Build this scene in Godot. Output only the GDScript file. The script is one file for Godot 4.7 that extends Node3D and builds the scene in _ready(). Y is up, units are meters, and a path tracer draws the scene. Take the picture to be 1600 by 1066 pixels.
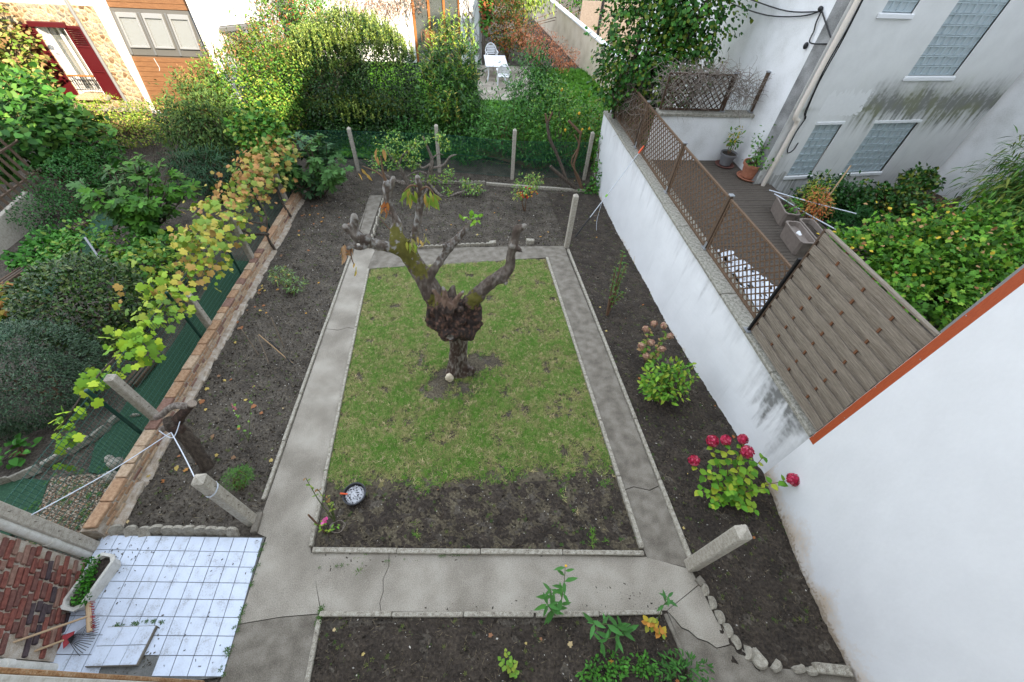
extends Node3D
# A shaded walled back garden seen from an upstairs window. The ground falls away from the house (SL), walls and fences are level.

const SL := 0.0975
var rng := RandomNumberGenerator.new()
var names := {}
var M := {}
var FN := FastNoiseLite.new()


class MB:
	var V := PackedVector3Array()
	var N := PackedVector3Array()
	var C := PackedColorArray()
	var U := PackedVector2Array()
	var I := PackedInt32Array()
	var col := Color(1, 1, 1)

	func vert(p: Vector3, n: Vector3, uv := Vector2.ZERO) -> int:
		V.append(p)
		N.append(n)
		C.append(col)
		U.append(uv)
		return V.size() - 1

	# points counter-clockwise seen from outside
	func poly(p: Array, uv: Array = []) -> void:
		var n: Vector3 = (p[1] - p[0]).cross(p[2] - p[0])
		if n.length() < 1e-12 and p.size() > 3:
			n = (p[2] - p[0]).cross(p[3] - p[0])
		n = n.normalized()
		var b := V.size()
		for k in p.size():
			vert(p[k], n, uv[k] if uv.size() else Vector2.ZERO)
		for k in range(1, p.size() - 1):
			I.append_array([b, b + k + 1, b + k])

	func poly_out(p: Array, c: Vector3) -> void:
		var n: Vector3 = (p[1] - p[0]).cross(p[2] - p[0])
		var mid := Vector3.ZERO
		for q in p:
			mid += q
		if n.dot(mid / p.size() - c) < 0.0:
			p = p.duplicate()
			p.reverse()
		poly(p)

	func box(xf: Transform3D, s: Vector3, bev := 0.0, jit := 0.0, rg: RandomNumberGenerator = null) -> void:
		var h := s * 0.5
		var off := {}
		var g := {}
		for a in [-1, 1]:
			for b in [-1, 1]:
				for c in [-1, 1]:
					var j := Vector3.ZERO
					if jit > 0.0:
						j = Vector3(rg.randf_range(-jit, jit), rg.randf_range(-jit, jit), rg.randf_range(-jit, jit))
					var k := Vector3i(a, b, c)
					if bev > 0.0:
						g[k] = [xf * (Vector3(a * h.x, b * (h.y - bev), c * (h.z - bev)) + j), xf * (Vector3(a * (h.x - bev), b * h.y, c * (h.z - bev)) + j), xf * (Vector3(a * (h.x - bev), b * (h.y - bev), c * h.z) + j)]
					else:
						var q: Vector3 = xf * (Vector3(a * h.x, b * h.y, c * h.z) + j)
						g[k] = [q, q, q]
		var o := xf.origin
		for ax in 3:
			for s1 in [-1, 1]:
				var f := []
				for w in [[-1, -1], [1, -1], [1, 1], [-1, 1]]:
					var k := Vector3i.ZERO
					k[ax] = s1
					k[(ax + 1) % 3] = w[0]
					k[(ax + 2) % 3] = w[1]
					f.append(g[k][ax])
				poly_out(f, o)
		if bev > 0.0:
			for ax in 3:
				var b1 := (ax + 1) % 3
				var b2 := (ax + 2) % 3
				for s1 in [-1, 1]:
					for s2 in [-1, 1]:
						var k0 := Vector3i.ZERO
						k0[b1] = s1
						k0[b2] = s2
						var k1 := k0
						k0[ax] = -1
						k1[ax] = 1
						poly_out([g[k0][b1], g[k1][b1], g[k1][b2], g[k0][b2]], o)
			for k in g:
				poly_out([g[k][0], g[k][1], g[k][2]], o)

	func bar(a: Vector3, b: Vector3, w: float, h: float, up := Vector3.UP, bev := 0.0) -> void:
		var z := (b - a).normalized()
		var x := up.cross(z)
		if x.length() < 1e-3:
			x = Vector3.RIGHT.cross(z)
		x = x.normalized()
		box(Transform3D(Basis(x, z.cross(x), z), (a + b) * 0.5), Vector3(w, h, (b - a).length()), bev)

	# noise: FastNoiseLite for knobbly bark
	func tube(p: Array, r: Array, sides := 8, cap := true, noise: FastNoiseLite = null, amp := 0.0) -> void:
		var n := p.size()
		var d0: Vector3 = (p[1] - p[0]).normalized()
		var x := d0.cross(Vector3(0.31, 0.17, 0.93))
		if x.length() < 0.05:
			x = d0.cross(Vector3.RIGHT)
		x = x.normalized()
		var base := V.size()
		for k in n:
			var d: Vector3 = (p[mini(k + 1, n - 1)] - p[maxi(k - 1, 0)]).normalized()
			x = (x - d * x.dot(d)).normalized()
			var y := d.cross(x)
			for s in sides + 1:
				var a := TAU * s / sides
				var dir := x * cos(a) + y * sin(a)
				var rad: float = r[k]
				if noise:
					var q: Vector3 = p[k] + dir * rad
					rad *= 1.0 + amp * noise.get_noise_3d(q.x, q.y, q.z)
				vert(p[k] + dir * rad, dir, Vector2(float(s) / sides, float(k) / (n - 1)))
		for k in n - 1:
			for s in sides:
				var a := base + k * (sides + 1) + s
				var b := a + sides + 1
				I.append_array([a, b, b + 1, a, b + 1, a + 1])
		if cap:
			for e in 2:
				var k := 0 if e == 0 else n - 1
				var nn: Vector3 = (p[0] - p[1]).normalized() if e == 0 else (p[n - 1] - p[n - 2]).normalized()
				var c := vert(p[k], nn)
				for s in sides:
					var q0 := V[base + k * (sides + 1) + s]
					var q1 := V[base + k * (sides + 1) + s + 1]
					var i0 := vert(q0, nn)
					var i1 := vert(q1, nn)
					I.append_array([c, i0, i1] if e == 0 else [c, i1, i0])

	func lathe(prof: Array, c: Vector3, sides := 20, sx := 1.0, sz := 1.0) -> void:
		var n := prof.size()
		for k in n - 1:
			var a: Vector2 = prof[k]
			var b: Vector2 = prof[k + 1]
			var t := b - a
			var nr := Vector2(t.y, -t.x).normalized()
			var base := V.size()
			for s in sides + 1:
				var an := TAU * s / sides
				var d := Vector3(cos(an) * sx, 0, sin(an) * sz)
				var nn := (d * nr.x + Vector3.UP * nr.y).normalized()
				vert(c + d * a.x + Vector3.UP * a.y, nn)
				vert(c + d * b.x + Vector3.UP * b.y, nn)
			for s in sides:
				var i := base + s * 2
				I.append_array([i, i + 3, i + 1, i, i + 2, i + 3])

	# smooth noisy ball, radii per axis
	func blob(c: Vector3, rad: Vector3, u := 10, v := 7, noise: FastNoiseLite = null, amp := 0.0, freq := 1.0) -> void:
		var base := V.size()
		for k in v + 1:
			var th := PI * k / v
			for s in u + 1:
				var ph := TAU * s / u
				var d := Vector3(sin(th) * cos(ph), cos(th), sin(th) * sin(ph))
				var m := 1.0
				if noise:
					var q := (c + d * rad) * freq
					m += amp * noise.get_noise_3d(q.x, q.y, q.z)
				vert(c + d * rad * m, (d / rad).normalized())
		for k in v:
			for s in u:
				var a := base + k * (u + 1) + s
				var b := a + u + 1
				I.append_array([a, b + 1, a + 1, a, b, b + 1])

	func smooth() -> void:
		# recompute normals, joining vertices that share a place
		var acc := {}
		for t in range(0, I.size(), 3):
			var a := V[I[t]]
			var b := V[I[t + 1]]
			var c := V[I[t + 2]]
			var n := (c - a).cross(b - a)
			for q in [a, b, c]:
				var k: Vector3 = q.snappedf(0.0005)
				acc[k] = acc.get(k, Vector3.ZERO) + n
		for i in V.size():
			var n: Vector3 = acc.get(V[i].snappedf(0.0005), N[i])
			if n.length() > 0.0:
				N[i] = n.normalized()

	func mesh() -> ArrayMesh:
		var a := []
		a.resize(Mesh.ARRAY_MAX)
		a[Mesh.ARRAY_VERTEX] = V
		a[Mesh.ARRAY_NORMAL] = N
		a[Mesh.ARRAY_COLOR] = C
		a[Mesh.ARRAY_TEX_UV] = U
		a[Mesh.ARRAY_INDEX] = I
		var m := ArrayMesh.new()
		m.add_surface_from_arrays(Mesh.PRIMITIVE_TRIANGLES, a)
		return m


# ---------- names, things, parts ----------
func numbered(parent: Node, n: String) -> String:
	var k := str(parent.get_instance_id()) + n
	var c: int = names.get(k, 0)
	names[k] = c + 1
	return n if c == 0 else "%s_%03d" % [n, c]


func tag(o: Node, label := "", cat := "", group := "", kind := "") -> void:
	if label:
		o.set_meta("label", label)
	if cat:
		o.set_meta("category", cat)
	if group:
		o.set_meta("group", group)
	if kind:
		o.set_meta("kind", kind)


func thing(n: String, label: String, cat: String, at := Vector3.ZERO, group := "") -> Node3D:
	var o := Node3D.new()
	o.name = numbered(self, n)
	add_child(o)
	o.position = at
	tag(o, label, cat, group)
	return o


func setting(n: String, label := "") -> Node3D:
	var o := Node3D.new()
	o.name = numbered(self, n)
	add_child(o)
	tag(o, label, "", "", "structure")
	return o


func wpos(p: Node) -> Vector3:
	if p == self:
		return Vector3.ZERO
	return (p as Node3D).position + wpos(p.get_parent())


# mesh given in world coordinates
func put(parent: Node, n: String, mesh: Mesh, mat: Material, label := "", kind := "") -> MeshInstance3D:
	var o := MeshInstance3D.new()
	o.name = numbered(parent, n)
	o.mesh = mesh
	o.material_override = mat
	parent.add_child(o)
	o.position = -wpos(parent)
	if label:
		o.set_meta("label", label)
	if kind:
		o.set_meta("kind", kind)
	return o


func puti(parent: Node, n: String, mesh: Mesh, mat: Material, xf: Transform3D) -> MeshInstance3D:
	var o := put(parent, n, mesh, mat)
	o.transform = Transform3D(xf.basis, xf.origin + o.position)
	return o


func copy_of(o: Node3D, n: String, label: String, xf: Transform3D, group := "") -> Node3D:
	var c: Node3D = o.duplicate()
	c.name = numbered(self, n)
	add_child(c)
	c.transform = xf
	tag(c, label, "", group)
	return c


func scatter(parent: Node, n: String, mesh: Mesh, mat: Material, buf: PackedFloat32Array) -> MultiMeshInstance3D:
	var mm := MultiMesh.new()
	mm.transform_format = MultiMesh.TRANSFORM_3D
	mm.use_colors = true
	mm.mesh = mesh
	mm.instance_count = buf.size() / 16
	mm.buffer = buf
	var o := MultiMeshInstance3D.new()
	o.name = numbered(parent, n)
	o.multimesh = mm
	o.material_override = mat
	parent.add_child(o)
	o.position = -wpos(parent)
	o.set_meta("kind", "stuff")
	return o


func push(buf: PackedFloat32Array, t: Transform3D, c: Color) -> void:
	var b := t.basis
	var o := t.origin
	buf.append_array([b.x.x, b.y.x, b.z.x, o.x, b.x.y, b.y.y, b.z.y, o.y, b.x.z, b.y.z, b.z.z, o.z, c.r, c.g, c.b, 1.0])


# ---------- small maths ----------
func rr(a: float, b: float) -> float:
	return rng.randf_range(a, b)


func rdir() -> Vector3:
	var y := rr(-1, 1)
	var a := rr(0, TAU)
	var q := sqrt(1.0 - y * y)
	return Vector3(q * cos(a), y, q * sin(a))


func gy(z: float) -> float:
	if z > 0.4:
		return 0.039
	if z > -14.2:
		return SL * z
	var t := clampf((-14.2 - z) / 4.8, 0.0, 1.0)
	t = t * t * (3.0 - 2.0 * t)
	return lerpf(SL * -14.2, -0.7, t)


func g3(x: float, z: float, up := 0.0) -> Vector3:
	return Vector3(x, gy(z) + up, z)


func pick(a: Array):
	return a[rng.randi() % a.size()]


func mixc(a: Color, b: Color, t: float) -> Color:
	return a.lerp(b, t)


# leaf transform: +z of the mesh points along d, +y towards up
func leafxf(p: Vector3, d: Vector3, up: Vector3, s: float) -> Transform3D:
	var z := d.normalized()
	var x := up.cross(z)
	if x.length() < 1e-3:
		x = Vector3(1, 0.1, 0.2).cross(z)
	x = x.normalized()
	return Transform3D(Basis(x * s, z.cross(x) * s, z * s), p)


func curve_pts(p: Array, n: int) -> Array:
	# Catmull-Rom through points
	var out := []
	for i in p.size() - 1:
		var a: Vector3 = p[maxi(i - 1, 0)]
		var b: Vector3 = p[i]
		var c: Vector3 = p[i + 1]
		var d: Vector3 = p[mini(i + 2, p.size() - 1)]
		for k in n:
			out.append(b.cubic_interpolate(c, a, d, float(k) / n))
	out.append(p[-1])
	return out


func taper(n: int, a: float, b: float) -> Array:
	var r := []
	for k in n:
		r.append(lerpf(a, b, float(k) / maxf(1.0, n - 1)))
	return r


func interp(r: Array, n: int) -> Array:
	var out := []
	for i in r.size() - 1:
		for k in n:
			out.append(lerpf(r[i], r[i + 1], float(k) / n))
	out.append(r[-1])
	return out


# prism over a polygon of (x, z); the top follows the ground
func slab_mesh(p: PackedVector2Array, top: float, thick: float, level := NAN) -> ArrayMesh:
	var m := MB.new()
	if not Geometry2D.is_polygon_clockwise(p):
		p = p.duplicate()
		p.reverse()
	var yt := func(q: Vector2) -> float: return (gy(q.y) + top) if is_nan(level) else level
	var tri := Geometry2D.triangulate_polygon(p)
	for t in range(0, tri.size(), 3):
		var f := []
		for k in 3:
			var q := p[tri[t + k]]
			f.append(Vector3(q.x, yt.call(q), q.y))
		if (f[1] - f[0]).cross(f[2] - f[0]).y < 0.0:
			f.reverse()
		m.poly(f)
	var c := Vector2.ZERO
	for q in p:
		c += q
	c /= p.size()
	for k in p.size():
		var a := p[k]
		var b := p[(k + 1) % p.size()]
		var A := Vector3(a.x, yt.call(a), a.y)
		var B := Vector3(b.x, yt.call(b), b.y)
		var f := [A, B, B - Vector3.UP * thick, A - Vector3.UP * thick]
		var n: Vector3 = (f[1] - f[0]).cross(f[2] - f[0])
		var e := b - a
		var outw := Vector3(e.y, 0, -e.x)
		# polygon is clockwise in (x, z): outside lies to one fixed hand
		if n.dot(outw) < 0.0:
			f.reverse()
		m.poly(f)
	return m.mesh()


func pv(a: Array) -> PackedVector2Array:
	var o := PackedVector2Array()
	for q in a:
		o.append(Vector2(q[0], q[1]))
	return o


# ---------- textures and materials ----------
func noise_img(size: int, sd: int, freq: float, oct := 4, type := FastNoiseLite.TYPE_SIMPLEX_SMOOTH, cell := -1) -> PackedByteArray:
	var f := FastNoiseLite.new()
	f.seed = sd
	f.frequency = freq
	f.noise_type = type
	f.fractal_octaves = oct
	if cell >= 0:
		f.cellular_return_type = cell
		f.fractal_type = FastNoiseLite.FRACTAL_NONE
	var im := f.get_seamless_image(size, size)
	im.convert(Image.FORMAT_L8)
	return im.get_data()


func gray_tex(size: int, d: PackedByteArray) -> ImageTexture:
	return ImageTexture.create_from_image(Image.create_from_data(size, size, false, Image.FORMAT_L8, d))


# a: coarse noise, b: fine noise; ramp colours (sRGB) over their mix, tint over the coarse one
func blend_tex(size: int, a: PackedByteArray, b: PackedByteArray, wa: float, grain: float, ramp: Gradient, sd: int) -> ImageTexture:
	var lut := []
	for k in 256:
		lut.append(ramp.sample(k / 255.0))
	var out := PackedByteArray()
	out.resize(size * size * 3)
	var r := RandomNumberGenerator.new()
	r.seed = sd
	for i in size * size:
		var v := a[i] * wa + b[i] * (1.0 - wa) + r.randf_range(-grain, grain) * 255.0
		var c: Color = lut[clampi(int(v), 0, 255)]
		out[i * 3] = c.r8
		out[i * 3 + 1] = c.g8
		out[i * 3 + 2] = c.b8
	return ImageTexture.create_from_image(Image.create_from_data(size, size, false, Image.FORMAT_RGB8, out))


func stone_tex() -> ImageTexture:
	# rubble: a colour for each cell, pale mortar between the cells
	var id := noise_img(512, 16, 0.045, 1, FastNoiseLite.TYPE_CELLULAR, FastNoiseLite.RETURN_CELL_VALUE)
	var ed := noise_img(512, 16, 0.045, 1, FastNoiseLite.TYPE_CELLULAR, FastNoiseLite.RETURN_DISTANCE2_SUB)
	var fi := noise_img(512, 17, 0.1, 4)
	var g := ramp([[0.16, 0.09, 0.045], [0.3, 0.2, 0.11], [0.38, 0.31, 0.21], [0.22, 0.19, 0.15], [0.42, 0.36, 0.27]])
	var out := PackedByteArray()
	out.resize(512 * 512 * 3)
	for i in 512 * 512:
		var c := g.sample(id[i] / 255.0)
		c = c.lerp(Color(0.7, 0.63, 0.52), 1.0 - smoothstep(0.05, 0.2, ed[i] / 255.0 + 0.1 * (fi[i] / 255.0 - 0.5)))
		var v := 0.75 + 0.5 * fi[i] / 255.0
		out[i * 3] = clampi(int(c.r * v * 255.0), 0, 255)
		out[i * 3 + 1] = clampi(int(c.g * v * 255.0), 0, 255)
		out[i * 3 + 2] = clampi(int(c.b * v * 255.0), 0, 255)
	return ImageTexture.create_from_image(Image.create_from_data(512, 512, false, Image.FORMAT_RGB8, out))


func ramp(cols: Array, offs: Array = []) -> Gradient:
	var g := Gradient.new()
	var c := PackedColorArray()
	var o := PackedFloat32Array()
	for k in cols.size():
		var q = cols[k]
		c.append(Color(q[0], q[1], q[2]).linear_to_srgb() if q is Array else q)
		o.append(offs[k] if offs.size() else float(k) / (cols.size() - 1))
	g.colors = c
	g.offsets = o
	return g


func flat(n: String, lin: Array, rough := 0.8, metal := 0.0) -> StandardMaterial3D:
	var m := StandardMaterial3D.new()
	m.resource_name = n
	m.albedo_color = Color(lin[0], lin[1], lin[2]).linear_to_srgb()
	m.roughness = rough
	m.metallic = metal
	M[n] = m
	return m


func tri(n: String, t: Texture2D, scale: float, rough := 0.9, bump: Texture2D = null, cm := 0.3, local := false) -> StandardMaterial3D:
	var m := StandardMaterial3D.new()
	m.resource_name = n
	m.albedo_texture = t
	m.roughness = rough
	m.uv1_triplanar = true
	m.uv1_world_triplanar = not local
	m.uv1_scale = Vector3.ONE * scale
	if bump:
		m.heightmap_enabled = true
		m.heightmap_texture = bump
		m.heightmap_scale = cm
	M[n] = m
	return m


func leafmat(n: String, rough: float, back: Array, spec := 0.5) -> StandardMaterial3D:
	var m := StandardMaterial3D.new()
	m.resource_name = n
	m.vertex_color_use_as_albedo = true
	m.roughness = rough
	m.metallic_specular = spec
	m.cull_mode = BaseMaterial3D.CULL_DISABLED
	m.backlight_enabled = true
	m.backlight = Color(back[0], back[1], back[2])
	M[n] = m
	return m


func make_materials() -> void:
	var S := 512
	var c1 := noise_img(S, 11, 0.006, 5)
	var c2 := noise_img(S, 12, 0.012, 5)
	var f1 := noise_img(S, 13, 0.06, 4)
	var f2 := noise_img(S, 14, 0.11, 4)
	var f3 := noise_img(S, 15, 0.03, 5)
	var cell := noise_img(S, 16, 0.045, 1, FastNoiseLite.TYPE_CELLULAR, FastNoiseLite.RETURN_DISTANCE2_SUB)
	var hf1 := gray_tex(S, f1)
	var hf2 := gray_tex(S, f2)
	var hf3 := gray_tex(S, f3)
	var hcell := gray_tex(S, cell)
	var k1 := noise_img(1024, 31, 0.0035, 6)
	var k2 := noise_img(1024, 32, 0.22, 3)
	var k3 := noise_img(1024, 33, 0.012, 5)
	var hk2 := gray_tex(1024, k2)
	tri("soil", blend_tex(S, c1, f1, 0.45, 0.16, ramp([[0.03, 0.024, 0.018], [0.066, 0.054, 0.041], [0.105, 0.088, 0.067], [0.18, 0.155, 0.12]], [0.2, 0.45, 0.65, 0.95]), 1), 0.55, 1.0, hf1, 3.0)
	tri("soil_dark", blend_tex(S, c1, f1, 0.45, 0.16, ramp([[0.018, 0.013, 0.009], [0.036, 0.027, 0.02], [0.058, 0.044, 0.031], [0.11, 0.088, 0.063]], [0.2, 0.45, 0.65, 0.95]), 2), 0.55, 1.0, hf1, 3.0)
	tri("lawn_soil", blend_tex(S, c1, f1, 0.45, 0.16, ramp([[0.03, 0.023, 0.015], [0.07, 0.056, 0.036], [0.11, 0.09, 0.056], [0.19, 0.165, 0.11]], [0.2, 0.45, 0.65, 0.95]), 3), 0.55, 1.0, hf1, 2.5)
	tri("concrete", blend_tex(1024, k1, k2, 0.52, 0.07, ramp([[0.13, 0.11, 0.083], [0.24, 0.212, 0.17], [0.34, 0.305, 0.25], [0.46, 0.425, 0.36]], [0.1, 0.4, 0.58, 0.9]), 4), 0.27, 0.94, hk2, 0.5)
	tri("concrete_dark", blend_tex(1024, k3, k2, 0.52, 0.07, ramp([[0.08, 0.066, 0.05], [0.15, 0.13, 0.102], [0.215, 0.19, 0.153], [0.3, 0.272, 0.225]], [0.1, 0.4, 0.58, 0.9]), 5), 0.27, 0.94, hk2, 0.5)
	tri("kerb", blend_tex(S, f3, f2, 0.5, 0.12, ramp([[0.12, 0.1, 0.075], [0.28, 0.25, 0.2], [0.4, 0.37, 0.3], [0.52, 0.49, 0.42]], [0.15, 0.42, 0.62, 0.9]), 6), 0.9, 0.95, hf2, 0.5)
	tri("post", blend_tex(S, f3, f2, 0.5, 0.06, ramp([[0.2, 0.175, 0.14], [0.36, 0.325, 0.265], [0.45, 0.41, 0.34], [0.53, 0.49, 0.42]], [0.1, 0.4, 0.62, 0.9]), 7), 0.8, 0.9, hf2, 0.3)
	tri("coping", blend_tex(S, f3, f2, 0.5, 0.1, ramp([[0.09, 0.085, 0.065], [0.24, 0.225, 0.18], [0.36, 0.34, 0.29], [0.46, 0.44, 0.39]], [0.15, 0.4, 0.6, 0.9]), 8), 0.8, 0.95, hf2, 0.4)
	tri("render_white", blend_tex(S, c1, f2, 0.7, 0.02, ramp([[0.6, 0.6, 0.585], [0.72, 0.725, 0.72], [0.78, 0.785, 0.785], [0.82, 0.825, 0.83]], [0.1, 0.4, 0.6, 0.9]), 9), 0.35, 0.85, hf2, 0.25)
	tri("render_grey", blend_tex(S, c1, f2, 0.7, 0.02, ramp([[0.5, 0.49, 0.46], [0.62, 0.61, 0.585], [0.67, 0.66, 0.64], [0.7, 0.69, 0.67]], [0.1, 0.4, 0.6, 0.9]), 10), 0.3, 0.88, hf2, 0.25)
	tri("render_dark_grey", blend_tex(S, c1, f2, 0.6, 0.05, ramp([[0.1, 0.1, 0.095], [0.2, 0.2, 0.195], [0.28, 0.28, 0.275], [0.4, 0.4, 0.39]], [0.1, 0.4, 0.6, 0.9]), 40), 0.6, 0.9)  # darker grey than the other renders, for the narrow strip beside the downpipe
	tri("render_cream", blend_tex(S, c1, f2, 0.7, 0.03, ramp([[0.5, 0.42, 0.31], [0.62, 0.53, 0.41], [0.68, 0.59, 0.47], [0.72, 0.64, 0.52]], [0.1, 0.4, 0.6, 0.9]), 11), 0.3, 0.9, hf2, 0.3)
	tri("stone", stone_tex(), 0.28, 0.95, gray_tex(512, noise_img(512, 16, 0.045, 1, FastNoiseLite.TYPE_CELLULAR, FastNoiseLite.RETURN_DISTANCE2_SUB)), 4.0)
	tri("turf", blend_tex(S, f3, f2, 0.4, 0.1, ramp([[0.008, 0.03, 0.015], [0.016, 0.06, 0.03], [0.03, 0.085, 0.043], [0.07, 0.12, 0.07]], [0.15, 0.45, 0.65, 0.95]), 13), 1.0, 1.0, hf2, 0.6)
	tri("grass_ground", blend_tex(S, c2, f2, 0.4, 0.1, ramp([[0.012, 0.04, 0.008], [0.03, 0.09, 0.015], [0.05, 0.13, 0.02], [0.08, 0.16, 0.03]], [0.15, 0.45, 0.65, 0.95]), 14), 0.7, 1.0, hf2, 2.0)
	tri("bark", blend_tex(S, c2, f2, 0.45, 0.1, ramp([[0.028, 0.02, 0.014], [0.09, 0.066, 0.048], [0.19, 0.145, 0.108], [0.36, 0.31, 0.25]], [0.2, 0.45, 0.65, 0.9]), 15), 2.2, 0.95, hf1, 4.0)
	tri("bark_pale", blend_tex(S, c2, f2, 0.5, 0.12, ramp([[0.05, 0.036, 0.026], [0.16, 0.125, 0.098], [0.33, 0.28, 0.235], [0.6, 0.57, 0.52]], [0.15, 0.4, 0.6, 0.85]), 16), 2.6, 0.95, hf1, 2.5)
	tri("bark_moss", blend_tex(S, c2, f2, 0.5, 0.1, ramp([[0.02, 0.015, 0.008], [0.055, 0.045, 0.014], [0.13, 0.115, 0.018], [0.22, 0.19, 0.035]], [0.2, 0.4, 0.55, 0.9]), 17), 3.0, 1.0, hf1, 3.0)
	tri("burl", blend_tex(S, c2, f2, 0.4, 0.12, ramp([[0.016, 0.01, 0.008], [0.06, 0.034, 0.024], [0.15, 0.085, 0.055], [0.32, 0.21, 0.14]], [0.22, 0.45, 0.65, 0.92]), 18), 3.0, 0.95, hf1, 5.0)
	tri("cut_wood", blend_tex(S, f3, f2, 0.5, 0.06, ramp([[0.1, 0.075, 0.055], [0.24, 0.19, 0.145], [0.42, 0.37, 0.31]], [0.15, 0.5, 0.9]), 19), 4.0, 0.9)
	var tb := tri("tree_bark", blend_tex(S, f1, f2, 0.5, 0.14, ramp([[0.3, 0.29, 0.28], [0.62, 0.61, 0.6], [0.85, 0.85, 0.84], [1, 1, 1]], [0.15, 0.42, 0.6, 0.85]), 45), 3.0, 0.95, hf1, 3.0)
	tb.uv1_scale = Vector3(4.0, 1.5, 4.0)
	tb.vertex_color_use_as_albedo = true
	# grained timber: noise squeezed along the board (x of the deck, z of the fence)
	var wood := blend_tex(S, f3, f2, 0.55, 0.1, ramp([[0.1, 0.08, 0.06], [0.2, 0.165, 0.125], [0.27, 0.225, 0.175], [0.36, 0.31, 0.25]], [0.15, 0.42, 0.62, 0.9]), 20)
	for q in [["fence_wood", Vector3(3, 3.2, 0.16)], ["deck_wood", Vector3(0.22, 3, 6)], ["upright_wood", Vector3(4, 0.3, 4)]]:
		var m := tri(q[0], wood, 1.0, 0.85, hf2, 0.3)
		m.uv1_scale = q[1]
	M.deck_wood.albedo_color = Color(0.63, 0.62, 0.62)
	M.upright_wood.albedo_color = Color(0.7, 0.62, 0.56)
	var lat := tri("lattice_wood", wood, 2.0, 0.85)
	lat.albedo_color = Color(0.78, 0.68, 0.6)
	var lat2 := tri("lattice_dark", wood, 2.0, 0.85)
	lat2.albedo_color = Color(0.55, 0.45, 0.38)
	var cl := tri("cladding", blend_tex(S, f3, f2, 0.55, 0.06, ramp([[0.09, 0.036, 0.012], [0.15, 0.066, 0.024], [0.19, 0.09, 0.035], [0.24, 0.125, 0.055]], [0.15, 0.42, 0.62, 0.9]), 21), 1.0, 0.6)
	cl.uv1_scale = Vector3(0.2, 4, 4)
	for q in ["bark", "bark_pale", "bark_moss"]:
		M[q].uv1_scale = Vector3(3.2, 1.1, 3.2)
	# bricks: a few firings
	for q in [["brick_red", [[0.1, 0.028, 0.02], [0.2, 0.06, 0.042], [0.3, 0.12, 0.085]]], ["brick_brown", [[0.08, 0.03, 0.024], [0.14, 0.055, 0.042], [0.24, 0.12, 0.09]]], ["brick_burnt", [[0.03, 0.02, 0.024], [0.06, 0.04, 0.044], [0.12, 0.085, 0.08]]], ["brick_tan", [[0.24, 0.13, 0.07], [0.4, 0.235, 0.13], [0.52, 0.36, 0.23]]], ["brick_pale", [[0.3, 0.2, 0.12], [0.48, 0.34, 0.22], [0.58, 0.46, 0.34]]], ["brick_dull", [[0.15, 0.08, 0.055], [0.24, 0.13, 0.095], [0.32, 0.2, 0.15]]]]:
		tri(q[0], blend_tex(256, noise_img(256, 41, 0.02, 4), noise_img(256, 42, 0.12, 3), 0.5, 0.12, ramp(q[1], [0.2, 0.5, 0.85]), 22), 3.0, 0.92, hf2, 0.3)
	tri("mortar", blend_tex(S, c2, f2, 0.55, 0.12, ramp([[0.2, 0.15, 0.1], [0.36, 0.29, 0.215], [0.46, 0.4, 0.33], [0.6, 0.57, 0.52]], [0.15, 0.42, 0.62, 0.9]), 23), 1.2, 0.97, hf2, 0.6)
	tri("tile", blend_tex(S, c2, f2, 0.6, 0.03, ramp([[0.3, 0.31, 0.33], [0.52, 0.57, 0.65], [0.58, 0.64, 0.74], [0.62, 0.68, 0.78]], [0.12, 0.36, 0.55, 0.9]), 24), 0.7, 0.3)
	tri("grout", blend_tex(S, c2, f2, 0.5, 0.1, ramp([[0.06, 0.06, 0.055], [0.14, 0.14, 0.13], [0.24, 0.235, 0.22]]), 25), 1.0, 0.95)
	tri("gravel_bed", blend_tex(S, f1, f2, 0.5, 0.2, ramp([[0.1, 0.075, 0.05], [0.24, 0.19, 0.135], [0.4, 0.34, 0.26]]), 26), 1.2, 1.0, hf2, 1.5)
	tri("rock", blend_tex(S, f3, f2, 0.5, 0.1, ramp([[0.14, 0.125, 0.1], [0.32, 0.29, 0.235], [0.45, 0.42, 0.36], [0.58, 0.55, 0.49]]), 27), 1.6, 0.95, hf2, 1.0)
	tri("rust_brick", blend_tex(S, c2, f1, 0.5, 0.15, ramp([[0.16, 0.075, 0.03], [0.34, 0.17, 0.07], [0.5, 0.33, 0.19], [0.6, 0.55, 0.48]]), 28), 0.9, 0.95, hf2, 0.8)
	var op := tri("orange_board", blend_tex(S, f3, f2, 0.5, 0.08, ramp([[0.27, 0.05, 0.016], [0.4, 0.075, 0.022], [0.5, 0.115, 0.035]]), 29), 1.0, 0.6)
	op.uv1_scale = Vector3(6, 0.6, 6)
	tri("terracotta", blend_tex(256, noise_img(256, 51, 0.02, 4), noise_img(256, 52, 0.1, 3), 0.6, 0.06, ramp([[0.28, 0.1, 0.055], [0.4, 0.16, 0.09], [0.5, 0.24, 0.16]]), 30), 2.0, 0.85)
	tri("taupe_plastic", blend_tex(256, noise_img(256, 53, 0.02, 4), noise_img(256, 54, 0.1, 3), 0.6, 0.04, ramp([[0.15, 0.12, 0.1], [0.2, 0.165, 0.14], [0.26, 0.22, 0.19]]), 31), 1.5, 0.6)
	tri("old_white", blend_tex(256, noise_img(256, 55, 0.02, 4), noise_img(256, 56, 0.1, 3), 0.6, 0.05, ramp([[0.36, 0.33, 0.27], [0.6, 0.58, 0.52], [0.72, 0.71, 0.67]]), 32), 1.5, 0.6)
	flat("pipe_white", [0.74, 0.73, 0.7], 0.45)
	flat("pipe_cream", [0.68, 0.61, 0.53], 0.5)
	flat("zinc", [0.15, 0.155, 0.16], 0.5, 0.4)
	flat("zinc_light", [0.3, 0.31, 0.32], 0.45, 0.4)
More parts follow.
